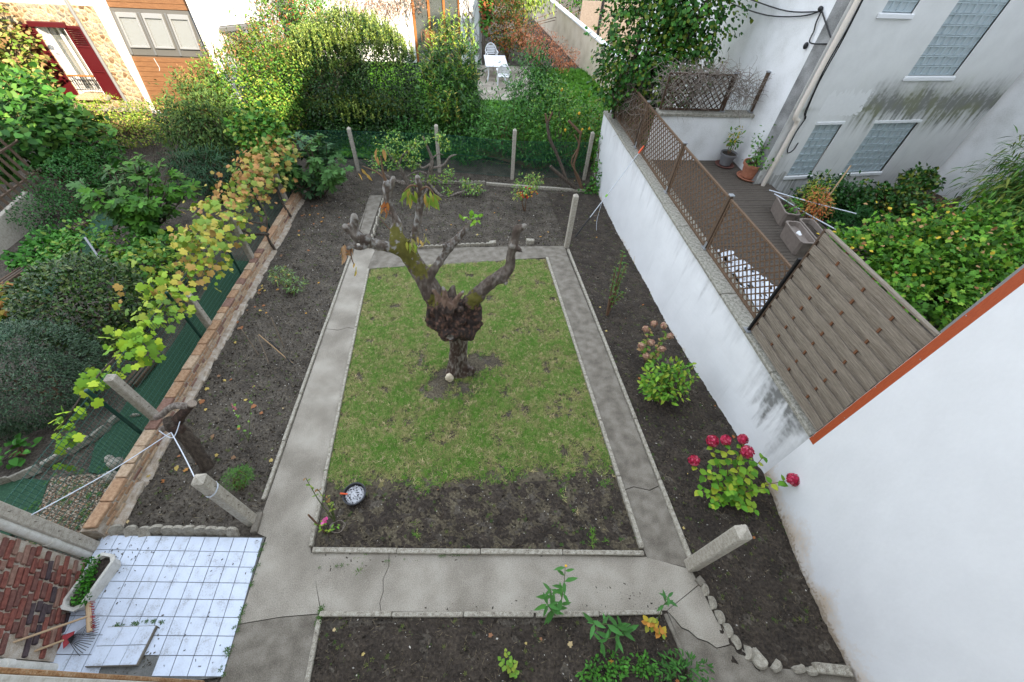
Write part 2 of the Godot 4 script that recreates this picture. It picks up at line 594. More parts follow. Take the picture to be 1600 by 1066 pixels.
	flat("velux_grey", [0.1, 0.098, 0.092], 0.5, 0.1)
	flat("green_metal", [0.01, 0.055, 0.04], 0.4, 0.1)
	flat("wire_green", [0.012, 0.09, 0.065], 0.45, 0.1)
	flat("wire_grey", [0.4, 0.41, 0.42], 0.4, 0.5)
	flat("cord_white", [0.6, 0.64, 0.7], 0.6)
	flat("black_metal", [0.02, 0.02, 0.022], 0.45, 0.3)
	flat("black_plastic", [0.012, 0.012, 0.013], 0.4)
	flat("dark_blue_plastic", [0.012, 0.014, 0.022], 0.3)
	flat("cable", [0.012, 0.012, 0.013], 0.6)
	flat("steel", [0.5, 0.52, 0.54], 0.35, 0.8)
	flat("red_paint", [0.075, 0.004, 0.007], 0.45)
	flat("white_paint", [0.78, 0.79, 0.8], 0.5)
	flat("plastic_white", [0.8, 0.81, 0.84], 0.35)
	flat("orange_plastic", [0.75, 0.1, 0.02], 0.4)
	flat("red_plastic", [0.3, 0.012, 0.02], 0.5)
	flat("lime_plastic", [0.2, 0.5, 0.03], 0.5)
	flat("handle_wood", [0.42, 0.29, 0.17], 0.7)
	flat("orange_wood", [0.36, 0.13, 0.035], 0.5)
	flat("batten_wood", [0.17, 0.07, 0.03], 0.8)
	flat("bamboo_cane", [0.38, 0.25, 0.13], 0.7)
	flat("cane", [0.23, 0.18, 0.13], 0.85)
	flat("twig", [0.1, 0.075, 0.055], 0.95)
	flat("twig_grey", [0.24, 0.2, 0.165], 0.95)
	flat("stem_green", [0.1, 0.13, 0.04], 0.8)
	flat("stem_brown", [0.14, 0.08, 0.045], 0.9)
	flat("grey_pot", [0.17, 0.17, 0.175], 0.6)
	flat("ash", [0.5, 0.5, 0.52], 0.95)
	flat("room_dark", [0.05, 0.048, 0.045], 0.9)
	flat("room_wall", [0.22, 0.2, 0.17], 0.9)
	flat("fruit_yellow", [0.75, 0.42, 0.03], 0.5)
	flat("fungus", [0.72, 0.62, 0.46], 0.8)
	flat("slate", [0.09, 0.09, 0.1], 0.7)
	var gb := flat("glass_block", [0.46, 0.54, 0.57], 0.35)
	gb.metallic_specular = 0.5
	flat("glass_core", [0.035, 0.045, 0.05], 0.2)
	flat("block_joint", [0.42, 0.48, 0.5], 0.8)
	flat("glass_dark", [0.007, 0.01, 0.012], 0.35).metallic_specular = 0.25
	var gl := flat("pane", [0.55, 0.62, 0.62], 0.05)
	gl.transparency = BaseMaterial3D.TRANSPARENCY_ALPHA
	gl.albedo_color.a = 0.1
	gl.metallic_specular = 0.8
	leafmat("leaf", 0.55, [0.22, 0.3, 0.08], 0.35)
	leafmat("leaf_gloss", 0.4, [0.1, 0.15, 0.04], 0.4)
	leafmat("leaf_soft", 0.75, [0.25, 0.3, 0.1], 0.25)
	leafmat("petal", 0.6, [0.3, 0.12, 0.15], 0.3)
	var pm := leafmat("bits", 0.95, [0.0, 0.0, 0.0], 0.3)
	pm.backlight_enabled = false
	var sheet := flat("plastic_sheet", [0.72, 0.76, 0.82], 0.25)
	sheet.cull_mode = BaseMaterial3D.CULL_DISABLED


# ---------- leaves and plants ----------
var L := {}


func leaf_oval(w: float, fold := 0.12, arch := 0.1, rows := 3) -> ArrayMesh:
	var m := MB.new()
	var prev := []
	for k in rows + 1:
		var t := float(k) / rows
		var h := w * 0.5 * pow(sin(PI * pow(t, 0.8)), 0.8) if t < 1.0 else 0.0
		var y := -arch * t * t
		var row := [Vector3(-h, y + fold * h * 2.0, t), Vector3(0, y, t), Vector3(h, y + fold * h * 2.0, t)]
		if k:
			for s in 2:
				m.poly([prev[s], row[s], row[s + 1], prev[s + 1]] if k < rows else [prev[s], row[s], prev[s + 1]])
		prev = row
	m.smooth()
	return m.mesh()


func leaf_lobed(outline: Array, cup := 0.12) -> ArrayMesh:
	var m := MB.new()
	var pts := []
	for q in outline:
		pts.append(Vector2(q[0], q[1]))
	for k in range(outline.size() - 2, 0, -1):
		pts.append(Vector2(-outline[k][0], outline[k][1]))
	var c := Vector2(0, 0.32)
	var lift := func(q: Vector2) -> Vector3: return Vector3(q.x, -cup * (q - c).length_squared() + 0.05 * sin(q.x * 9.0 + q.y * 5.0), q.y)
	var base := m.vert(lift.call(c), Vector3.UP)
	for q in pts:
		m.vert(lift.call(q), Vector3(q.x * 0.25, 1, (q.y - c.y) * 0.25).normalized())
	for k in pts.size():
		m.I.append_array([base, base + 1 + k, base + 1 + (k + 1) % pts.size()])
	return m.mesh()


func blade_tuft(n: int, h: float, w: float, lean: float, sd: int) -> ArrayMesh:
	var r := RandomNumberGenerator.new()
	r.seed = sd
	var m := MB.new()
	for k in n:
		var a := r.randf() * TAU
		var d := Vector3(cos(a), 0, sin(a))
		var s := Vector3(-d.z, 0, d.x) * w * r.randf_range(0.7, 1.2)
		var p := d * r.randf() * 0.02 + Vector3(r.randf_range(-1, 1), 0, r.randf_range(-1, 1)) * 0.02
		var hh := h * r.randf_range(0.55, 1.15)
		var q := p + Vector3.UP * hh * 0.6 + d * lean * hh * 0.4
		var e := p + Vector3.UP * hh * r.randf_range(0.6, 0.95) + d * lean * hh * r.randf_range(0.9, 1.4)
		m.poly([p - s, p + s, q + s * 0.8, q - s * 0.8])
		m.poly([q - s * 0.8, q + s * 0.8, e])
	for i in m.N.size():
		m.N[i] = (m.N[i] * 0.35 + Vector3.UP).normalized()
	return m.mesh()


func make_leaves() -> void:
	L.oval = leaf_oval(0.5)
	L.broad = leaf_oval(0.72, 0.1, 0.15)
	L.round = leaf_oval(0.9, 0.08, 0.12)
	L.lance = leaf_oval(0.3, 0.15, 0.2)
	L.strap = leaf_oval(0.13, 0.1, 0.3)
	L.needle = leaf_oval(0.08, 0.1, 0.1, 2)
	L.grape = leaf_lobed([[0.0, 0.12], [0.14, -0.04], [0.34, 0.0], [0.52, 0.22], [0.42, 0.36], [0.62, 0.52], [0.52, 0.62], [0.42, 0.78], [0.27, 0.72], [0.14, 0.9], [0.0, 1.06]])
	L.fig = leaf_lobed([[0.0, 0.1], [0.12, 0.0], [0.34, 0.06], [0.42, 0.2], [0.2, 0.36], [0.42, 0.6], [0.56, 0.82], [0.44, 0.86], [0.17, 0.58], [0.2, 0.86], [0.14, 1.05], [0.0, 1.14]])
	L.heart = leaf_lobed([[0.0, 0.08], [0.18, -0.06], [0.42, 0.05], [0.48, 0.35], [0.36, 0.65], [0.16, 0.9], [0.0, 1.05]])
	L.ivy = leaf_lobed([[0.0, 0.1], [0.2, -0.03], [0.46, 0.14], [0.36, 0.38], [0.5, 0.6], [0.25, 0.72], [0.1, 0.92], [0.0, 1.08]])
	L.tuft = blade_tuft(6, 0.05, 0.0042, 1.0, 3)
	L.tuft2 = blade_tuft(6, 0.036, 0.0046, 1.7, 4)
	L.tall = blade_tuft(9, 0.14, 0.006, 0.7, 5)
	var w := MB.new()
	for k in 5:
		var a := k * TAU / 5.0 + 0.3 * sin(k * 7.0)
		var d := Vector3(cos(a), 0.25, sin(a))
		var s := Vector3(-d.z, 0, d.x) * 0.16
		w.poly([Vector3.ZERO, d * 0.5 + s, d, d * 0.5 - s])
	L.weed = w.mesh()
	w = MB.new()
	w.box(Transform3D.IDENTITY, Vector3(1, 0.6, 0.75), 0.0, 0.22, rng)
	L.bit = w.mesh()
	w = MB.new()
	w.blob(Vector3.ZERO, Vector3(0.5, 0.3, 0.42), 7, 5, FN, 0.7, 3.0)
	L.pebble = w.mesh()


func leafcol(c: Array, rough := 0.5, back := 0.35) -> StandardMaterial3D:
	var k := "lc%.3f_%.3f_%.3f" % [c[0], c[1], c[2]]
	if not M.has(k):
		var m := flat(k, [c[0], c[1] * 1.12, c[2] * 0.6] if c[1] > c[0] and c[1] > c[2] else c, rough)
		m.resource_name = "leaf colour"
		m.cull_mode = BaseMaterial3D.CULL_DISABLED
		m.backlight_enabled = true
		m.backlight = Color(back, back, back * 0.6)
		m.metallic_specular = 0.3
	return M[k]


# leaves through the outer part of a few noisy ellipsoids
func crown(buf: PackedFloat32Array, blobs: Array, n: int, pal: Array, size: Vector2, o := {}) -> PackedFloat32Array:
	var depth: float = o.get("depth", 0.45)
	var amp: float = o.get("amp", 0.28)
	var freq: float = o.get("freq", 1.6)
	var outw: float = o.get("out", 0.8)
	var droop: float = o.get("droop", 0.15)
	var upw: float = o.get("up", 0.8)
	var floor_y: float = o.get("floor", -9.0)
	var gap: float = o.get("gap", 0.0)
	var wsum := 0.0
	var ws := []
	for b in blobs:
		wsum += b[1].x * b[1].y + b[1].x * b[1].z + b[1].y * b[1].z
		ws.append(wsum)
	var k := 0
	var tries := 0
	while k < n and tries < n * 4:
		tries += 1
		var w := rng.randf() * wsum
		var bi := 0
		while ws[bi] < w:
			bi += 1
		var d := rdir()
		var c: Vector3 = blobs[bi][0]
		var rad: Vector3 = blobs[bi][1]
		var q := (c + d * rad) * freq
		var nz := FN.get_noise_3d(q.x, q.y, q.z)
		if gap > 0.0 and FN.get_noise_3d(q.x * 2.3 + 40.0, q.y * 2.3, q.z * 2.3) < -0.5 + gap and rng.randf() < 0.85:
			continue
		var m := (1.0 + amp * nz * 2.0) * (1.0 - depth * pow(rng.randf(), 1.7))
		var p := c + d * rad * m
		if p.y < floor_y or p.y < gy(p.z) + 0.02:
			continue
		var dir := d * outw + rdir() * 0.75 + Vector3.DOWN * droop
		var up := d * 0.5 + Vector3.UP * upw + rdir() * 0.45
		var col: Color = pal[rng.randi() % pal.size()]
		var br := rr(0.72, 1.28)
		push(buf, leafxf(p, dir, up, rr(size.x, size.y)), Color(col.r * br, col.g * br, col.b * br))
		k += 1
	return buf


# upright shoots with leaves up the stem
func shoots(buf: PackedFloat32Array, mb: MB, pts: Array, h: Vector2, per: int, pal: Array, size: Vector2, lean := 0.15) -> PackedFloat32Array:
	for p in pts:
		var hh := rr(h.x, h.y)
		var t: Vector3 = p + Vector3(rr(-lean, lean), 1.0, rr(-lean, lean)) * hh
		mb.tube([p, (p + t) * 0.5 + rdir() * 0.02, t], [0.008, 0.006, 0.003], 4, false)
		for k in per:
			var f := (k + rr(0.0, 0.8)) / per
			var q: Vector3 = p.lerp(t, f)
			var a := rr(0, TAU)
			var dir := Vector3(cos(a), rr(0.5, 1.2), sin(a))
			var col: Color = pal[rng.randi() % pal.size()]
			var br := rr(0.75, 1.25)
			push(buf, leafxf(q, dir, Vector3.UP + rdir() * 0.3, rr(size.x, size.y) * (1.1 - 0.4 * f)), Color(col.r * br, col.g * br, col.b * br))
	return buf


func stems(mb: MB, base: Vector3, ends: Array, r0: float, r1: float, wob := 0.12, sides := 6) -> void:
	for e in ends:
		var b := base + Vector3(rr(-1, 1), 0, rr(-1, 1)) * r0 * 2.0
		var mid := b.lerp(e, 0.45) + Vector3(rr(-wob, wob), rr(-wob, wob) * 0.5, rr(-wob, wob))
		var p := curve_pts([b - Vector3.UP * 0.05, mid, e], 4)
		mb.tube(p, taper(p.size(), r0, r1), sides, false, FN, 0.15)


func shrub(n: String, label: String, cat: String, base: Vector3, blobs: Array, count: int, leaf: String, mat: String, pal: Array, size: Vector2, o := {}) -> Node3D:
	var t := thing(n, label, cat, base, o.get("group", ""))
	var mb := MB.new()
	var ends := []
	for b in blobs:
		for k in int(o.get("stems", 3)):
			ends.append(b[0] + rdir() * b[1] * 0.5)
	stems(mb, base, ends, o.get("r0", 0.03), o.get("r1", 0.008))
	put(t, o.get("stem_name", "stem"), mb.mesh(), M[o.get("bark", "stem_brown")])
	var buf := PackedFloat32Array()
	buf = crown(buf, blobs, count, pal, size, o)
	if o.has("shoots"):
		var sm := MB.new()
		var pts := []
		for k in int(o.shoots):
			var b = blobs[rng.randi() % blobs.size()]
			var a := rr(0, TAU)
			var q := sqrt(rng.randf()) * 0.85
			pts.append(b[0] + Vector3(cos(a) * q, sqrt(1.0 - q * q) * 0.9, sin(a) * q) * b[1])
		buf = shoots(buf, sm, pts, o.shoot_h, o.shoot_n, o.get("shoot_pal", pal), size * 1.05)
		put(t, "shoot", sm.mesh(), M.stem_green, "", "stuff")
	scatter(t, "leaves", L[leaf], M[mat], buf)
	return t


# the nearest 300 leaves one by one, the rest as one mass
func leaf_parts(t: Node3D, n: String, leaf: String, list: Array, cols: Array, most := 300, rough := 0.5) -> void:
	var cam := Vector3(0, 6.3, 0)
	list.sort_custom(func(a, b): return a.origin.distance_squared_to(cam) < b.origin.distance_squared_to(cam))
	var buf := PackedFloat32Array()
	for k in list.size():
		var c: Array = cols[rng.randi() % cols.size()]
		if k < most:
			puti(t, n, L[leaf], leafcol(c, rough), list[k])
		else:
			var br := rr(0.8, 1.2)
			push(buf, list[k], Color(c[0] * br, c[1] * br, c[2] * br))
	if buf.size():
		scatter(t, "leaves", L[leaf], M.leaf, buf)


func pal(a: Array) -> Array:
	var o := []
	for c in a:
		o.append(Color(c[0], c[1] * 1.12, c[2] * 0.6) if c[1] > c[0] and c[1] > c[2] else Color(c[0], c[1], c[2]))
	return o


# ---------- ground, paths, beds ----------
func sheet(x0: float, x1: float, z0: float, z1: float, step: float, up: float, amp: float, freq: float, level := NAN) -> ArrayMesh:
	var m := MB.new()
	var nx := int(ceil((x1 - x0) / step))
	var nz := int(ceil((z1 - z0) / step))
	for j in nz + 1:
		for i in nx + 1:
			var x := lerpf(x0, x1, float(i) / nx)
			var z := lerpf(z0, z1, float(j) / nz)
			var h := func(a: float, b: float) -> float: return (gy(b) if is_nan(level) else level) + up + amp * (0.5 + 0.5 * FN.get_noise_2d(a * freq, b * freq) + 0.35 * FN.get_noise_2d(a * freq * 3.7 + 90.0, b * freq * 3.7))
			var y: float = h.call(x, z)
			var e := step * 0.5
			var n := Vector3(y - h.call(x + e, z), e, y - h.call(x, z + e)).normalized()
			m.vert(Vector3(x, y, z), n)
	for j in nz:
		for i in nx:
			var a := j * (nx + 1) + i
			m.I.append_array([a, a + 1, a + nx + 2, a, a + nx + 2, a + nx + 1])
	return m.mesh()


func kerb_run(parent: Node3D, a: Vector2, b: Vector2, piece: float, w: float, up: float, mat := "kerb") -> void:
	var n := maxi(1, int(round((b - a).length() / piece)))
	for k in n:
		var p := a.lerp(b, float(k) / n)
		var q := a.lerp(b, float(k + 1) / n)
		var d := (q - p).normalized()
		p += d * 0.004
		q -= d * 0.004
		var jx := rr(-0.006, 0.006)
		var m := MB.new()
		var s := Vector2(-d.y, d.x) * jx
		m.bar(g3(p.x + s.x, p.y + s.y, up - 0.09 + rr(-0.006, 0.006)), g3(q.x + s.x, q.y + s.y, up - 0.09 + rr(-0.006, 0.006)), w * rr(0.9, 1.1), 0.18, Vector3.UP, 0.009)
		put(parent, "kerb_stone", m.mesh(), M[mat])


func slab_piece(parent: Node3D, pts: Array, mat := "concrete", up := 0.03) -> void:
	put(parent, "slab", slab_mesh(pv(pts), up, 0.12), M[mat])


func build_ground() -> void:
	var g := setting("ground")
	put(g, "terrain", sheet(-60, 60, -120, 40, 1.0, -0.07, 0.03, 0.4), M.soil)
	var s := setting("garden_soil")
	put(s, "soil_bed", sheet(-5.35, 5.05, -15.3, 0.42, 0.05, -0.016, 0.042, 3.2), M.soil)
	# soil banked against the white wall and around the bed by the house
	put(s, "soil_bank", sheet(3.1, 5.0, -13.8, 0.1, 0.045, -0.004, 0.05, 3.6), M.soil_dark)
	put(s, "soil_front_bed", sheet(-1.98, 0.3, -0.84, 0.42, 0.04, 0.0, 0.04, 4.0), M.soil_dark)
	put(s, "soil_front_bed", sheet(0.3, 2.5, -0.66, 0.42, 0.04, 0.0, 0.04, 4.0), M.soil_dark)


func build_paths() -> void:
	var p := setting("path")
	# left leg, from the house down to the far bed
	slab_piece(p, [[-3.0, 0.42], [-2.02, 0.42], [-2.03, -1.02], [-2.5, -1.03], [-3.0, -1.0]], "concrete_dark")
	slab_piece(p, [[-3.0, -1.01], [-2.5, -1.04], [-2.02, -1.03], [-2.34, -1.84], [-2.44, -4.62], [-2.5, -6.55], [-2.7, -6.6], [-2.88, -6.52], [-3.16, -6.58], [-3.17, -2.14], [-3.0, -2.06]])
	slab_piece(p, [[-2.5, -6.565], [-2.62, -8.92], [-2.55, -9.92], [-2.85, -10.4], [-3.12, -10.4], [-3.16, -6.595], [-2.88, -6.535], [-2.7, -6.615]])
	slab_piece(p, [[-2.85, -10.41], [-2.78, -13.6], [-3.2, -13.6], [-3.12, -10.41]], "concrete_dark")
	# back leg
	slab_piece(p, [[-2.61, -9.0], [0.1, -9.16], [2.4, -9.41], [2.98, -9.5], [3.0, -10.02], [0.13, -10.03], [-2.54, -9.91], [-2.6, -9.2]], "concrete_dark")
	# right leg, cracked across
	slab_piece(p, [[2.38, -9.4], [2.98, -9.49], [3.03, -6.2], [3.04, -2.36], [2.86, -2.3], [2.62, -2.38], [2.4, -2.33]], "concrete_dark")
	slab_piece(p, [[2.4, -2.315], [2.62, -2.365], [2.86, -2.285], [3.04, -2.345], [3.05, -1.1], [2.46, -1.3]], "concrete_dark")
	# front leg, with its crack at a third of the way
	slab_piece(p, [[-2.33, -1.79], [-1.24, -1.7], [-1.22, -1.52], [-1.28, -1.36], [-1.26, -1.2], [-1.29, -1.08], [-1.26, -0.98], [-2.01, -1.04]])
	slab_piece(p, [[-1.232, -1.7], [2.45, -1.31], [3.04, -1.09], [3.07, -0.9], [2.5, -0.64], [0.706, -0.78], [-1.252, -0.98], [-1.282, -1.08], [-1.252, -1.2], [-1.272, -1.36], [-1.212, -1.52]])
	slab_piece(p, [[2.5, -0.634], [3.07, -0.888], [3.12, -0.45], [3.24, -0.22], [3.1, -0.2], [2.98, -0.19], [2.9, -0.26], [2.78, -0.31], [2.7, -0.4], [2.62, -0.44], [2.56, -0.55]], "concrete", 0.034)
	slab_piece(p, [[2.5, -0.62], [2.555, -0.535], [2.61, -0.43], [2.69, -0.388], [2.77, -0.3], [2.89, -0.25], [2.97, -0.18], [3.25, -0.2], [3.4, -0.03], [3.7, 0.09], [4.55, 0.22], [4.55, 0.42], [2.6, 0.42]], "concrete_dark")
	var k := setting("path_kerb")
	kerb_run(k, Vector2(-2.3, -1.82), Vector2(2.42, -1.36), 1.15, 0.07, 0.085)
	kerb_run(k, Vector2(-2.34, -1.86), Vector2(-2.58, -8.95), 1.2, 0.055, 0.07)
	kerb_run(k, Vector2(2.42, -1.42), Vector2(2.35, -9.36), 1.2, 0.065, 0.075)
	kerb_run(k, Vector2(-2.58, -8.99), Vector2(2.33, -9.4), 1.3, 0.04, 0.045, "concrete_dark")
	kerb_run(k, Vector2(-3.22, -2.62), Vector2(-3.17, -9.9), 1.1, 0.055, 0.075)
	kerb_run(k, Vector2(-3.18, -2.12), Vector2(-3.2, -2.42), 0.35, 0.1, 0.09, "concrete_dark")
	kerb_run(k, Vector2(-3.17, -9.92), Vector2(-3.2, -13.5), 1.2, 0.04, 0.04, "concrete_dark")
	kerb_run(k, Vector2(3.08, -1.22), Vector2(3.07, -9.8), 1.15, 0.065, 0.075)
	kerb_run(k, Vector2(3.07, -0.98), Vector2(3.12, -0.88), 0.2, 0.1, 0.08, "concrete_dark")
	kerb_run(k, Vector2(-2.03, -1.02), Vector2(0.72, -0.76), 0.9, 0.06, 0.06)
	kerb_run(k, Vector2(0.74, -0.755), Vector2(2.42, -0.62), 0.85, 0.06, 0.06)
	kerb_run(k, Vector2(-2.02, -0.96), Vector2(-2.0, 0.4), 0.7, 0.055, 0.06)
	kerb_run(k, Vector2(2.47, -0.6), Vector2(2.6, 0.4), 0.5, 0.055, 0.045, "concrete_dark")
	kerb_run(k, Vector2(0.9, -14.5), Vector2(4.6, -13.95), 1.0, 0.1, 0.1)


func scallop(c: Vector3, w: float, h: float, turn: float, tilt: float) -> MB:
	# a round-topped edging tile set on edge
	var m := MB.new()
	var b := Basis(Vector3.UP, turn) * Basis(Vector3.RIGHT, tilt)
	var pr := []
	for k in 11:
		var a := PI * k / 10.0
		pr.append(Vector3(cos(a) * w * 0.5, h - w * 0.35 + sin(a) * w * 0.35, 0))
	pr.append(Vector3(-w * 0.5, -0.08, 0))
	pr.append(Vector3(w * 0.5, -0.08, 0))
	var th := Vector3(0, 0, 0.021)
	var f := []
	var r := []
	for q in pr:
		f.append(c + b * (q + th))
		r.append(c + b * (q - th))
	m.poly(f)
	var r2 := r.duplicate()
	r2.reverse()
	m.poly(r2)
	for k in pr.size():
		var j := (k + 1) % pr.size()
		m.poly([f[k], r[k], r[j], f[j]])
	return m


func build_edging() -> void:
	var t := thing("scalloped_edging", "row of round-topped concrete edging tiles behind the white tiled patio", "edging", g3(-4.4, -2.25))
	var spots := [[-5.07, -2.29, 0.3, 1.2], [-4.86, -2.25, 0.2, 1.45], [-4.68, -2.22, 0.0, 1.5], [-4.52, -2.27, 0.15, 0.5], [-4.36, -2.23, 0.0, 0.75], [-4.22, -2.22, -0.1, 0.8], [-4.07, -2.21, 0.1, 0.8], [-3.91, -2.2, 0.1, 0.55], [-3.76, -2.18, -0.05, 0.6], [-3.62, -2.16, -0.1, 0.6], [-3.47, -2.13, -0.15, 0.9]]
	for s in spots:
		put(t, "edging_tile", scallop(g3(s[0], s[1], 0.03), 0.155, 0.15, s[2] + 0.08, -0.45 * s[3]).mesh(), M.kerb)
	t = thing("scalloped_edging", "curved line of round-topped concrete edging tiles leaning out along the right-hand bed", "edging", g3(3.2, -0.4))
	for s in [[3.09, -0.83, -1.65], [3.12, -0.67, -1.7], [3.15, -0.5, -1.65], [3.185, -0.35, -1.6], [3.22, -0.22, -1.5], [3.33, -0.11, -2.2], [3.62, 0.03, -2.7], [3.9, 0.09, -3.0], [4.06, 0.11, -3.05]]:
		put(t, "edging_tile", scallop(g3(s[0], s[1], 0.0), 0.155, 0.11, s[2] + PI, rr(0.4, 0.7)).mesh(), M.kerb)
	put(t, "edging_tile", scallop(g3(3.43, -0.06, 0.03), 0.16, 0.15, 0.2, 1.0).mesh(), M.kerb)
	var m := MB.new()
	m.bar(g3(4.1, 0.12, 0.04), g3(4.52, 0.2, 0.04), 0.11, 0.14, Vector3.UP, 0.012)
	var blk := put(self, "kerb_block", m.mesh(), M.kerb)
	tag(blk, "short mossy concrete block at the foot of the white wall ending the curved edging", "kerb block")
	t = thing("scalloped_edging", "row of small round-topped edging tiles between the far path and the bare back bed", "edging", g3(-0.5, -10.05))
	for k in 22:
		var x := -2.42 + k * 0.148
		put(t, "edging_tile", scallop(g3(x, lerpf(-9.93, -10.12, k / 21.0), 0.03), 0.142, 0.1, rr(-0.12, 0.12), rr(-0.1, 0.2)).mesh(), M.kerb)
	t = thing("scalloped_edging", "line of edging tiles seen end on beside the far stretch of path", "edging", g3(-2.7, -11.5))
	for k in 18:
		var z := -10.1 - k * 0.19
		put(t, "edging_tile", scallop(g3(-2.7 + 0.02 * sin(k * 2.0), z, 0.03), 0.17, 0.1, PI / 2 + rr(-0.1, 0.1), rr(-0.15, 0.15)).mesh(), M.kerb)
	t = thing("scalloped_edging", "low row of edging tiles at the foot of the far wire fence", "edging", g3(-1.0, -14.6))
	for k in 24:
		put(t, "edging_tile", scallop(g3(-2.6 + k * 0.148, -14.55, 0.02), 0.142, 0.11, rr(-0.1, 0.1), rr(-0.1, 0.2)).mesh(), M.kerb)
	for q in [[0.83, -10.17, 0.2, 0.11, "pale rough stone block on the back edging right of the round-topped tiles"], [1.98, -10.22, 0.24, 0.15, "squared pale concrete block at the right end of the back edging"], [1.5, -10.2, 0.17, 0.1, "mossy grey stone between the two pale blocks of the back edging"]]:
		m = MB.new()
		m.box(Transform3D(Basis(Vector3.UP, rr(-0.2, 0.2)), g3(q[0], q[1], 0.05)), Vector3(q[2], q[3] + 0.06, 0.13), 0.015, 0.012, rng)
		tag(put(self, "edging_block", m.mesh(), M.kerb if q[2] > 0.18 else M.coping), q[4], "stone block")


func build_lawn() -> void:
	var s := setting("lawn")
	put(s, "lawn_soil", slab_mesh(pv([[-2.28, -1.8], [2.39, -1.38], [2.33, -9.36], [-2.56, -8.95]]), 0.012, 0.08), M.lawn_soil)
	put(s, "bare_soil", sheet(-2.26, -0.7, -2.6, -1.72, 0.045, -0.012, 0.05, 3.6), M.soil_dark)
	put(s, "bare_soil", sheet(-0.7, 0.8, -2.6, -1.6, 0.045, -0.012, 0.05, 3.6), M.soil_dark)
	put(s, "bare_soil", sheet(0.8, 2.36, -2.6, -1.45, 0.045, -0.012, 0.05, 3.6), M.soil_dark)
	var buf := PackedFloat32Array()
	var buf2 := PackedFloat32Array()
	var n := 0
	while n < 125000:
		var z := rr(-9.3, -1.45)
		var x := rr(-2.5, 2.36)
		if x < lerpf(-2.3, -2.54, (-z - 1.8) / 7.0) or z < lerpf(-8.95, -9.35, (x + 2.5) / 4.9):
			n += 1
			continue
		n += 1
		var a := FN.get_noise_2d(x * 1.3, z * 1.3)
		var b := FN.get_noise_2d(x * 4.0 + 50.0, z * 4.0)
		var dense := 0.62 + 0.9 * a + 0.8 * b
		# worn ring round the tree, thin towards the front bed
		var dt := Vector2(x + 0.1, z + 4.95).length()
		dense -= 1.3 * exp(-dt * dt * 1.5) * (0.7 + b)
		dense -= 1.5 * smoothstep(-3.3, -2.1, z + 0.6 * b + 0.3 * a)
		if rng.randf() > dense + 0.22:
			continue
		var dry := clampf(0.4 - 0.55 * a - 0.35 * b + rr(-0.55, 0.55), 0.0, 1.0)
		var c := Color(0.085, 0.2, 0.022).lerp(Color(0.33, 0.28, 0.12), dry)
		if rng.randf() < 0.06:
			c = Color(0.46, 0.37, 0.2)
		var br := rr(0.65, 1.25)
		var t := Transform3D(Basis(Vector3.UP, rr(0, TAU)).scaled(Vector3.ONE * rr(0.6, 1.15)), g3(x, z, 0.01))
		push(buf if rng.randf() < 0.6 else buf2, t, Color(c.r * br, c.g * br, c.b * br))
	scatter(s, "grass", L.tuft, M.leaf_soft, buf)
	scatter(s, "grass", L.tuft2, M.leaf_soft, buf2)
	for k in 2:
		s.get_child(s.get_child_count() - 1 - k).set_meta("kind", "stuff")


func in_garden(x: float, z: float) -> bool:
	if x > -3.2 and x < 3.08 and z < -1.0 and z > -10.05:
		return x > -2.2 and x < 2.36 and z < -1.5 and z > -2.7 and x * 0.1 + z < -1.55
	if x < -2.75 and x > -3.22:
		return false
	if z > -1.0 and x < -2.0:
		return false
	if z > -2.35 and x < -3.0:
		return false
	if z > -1.3 and x > 2.42 and x < 3.15:
		return false
	if z > -0.25 and x > 2.42:
		return false
	return true


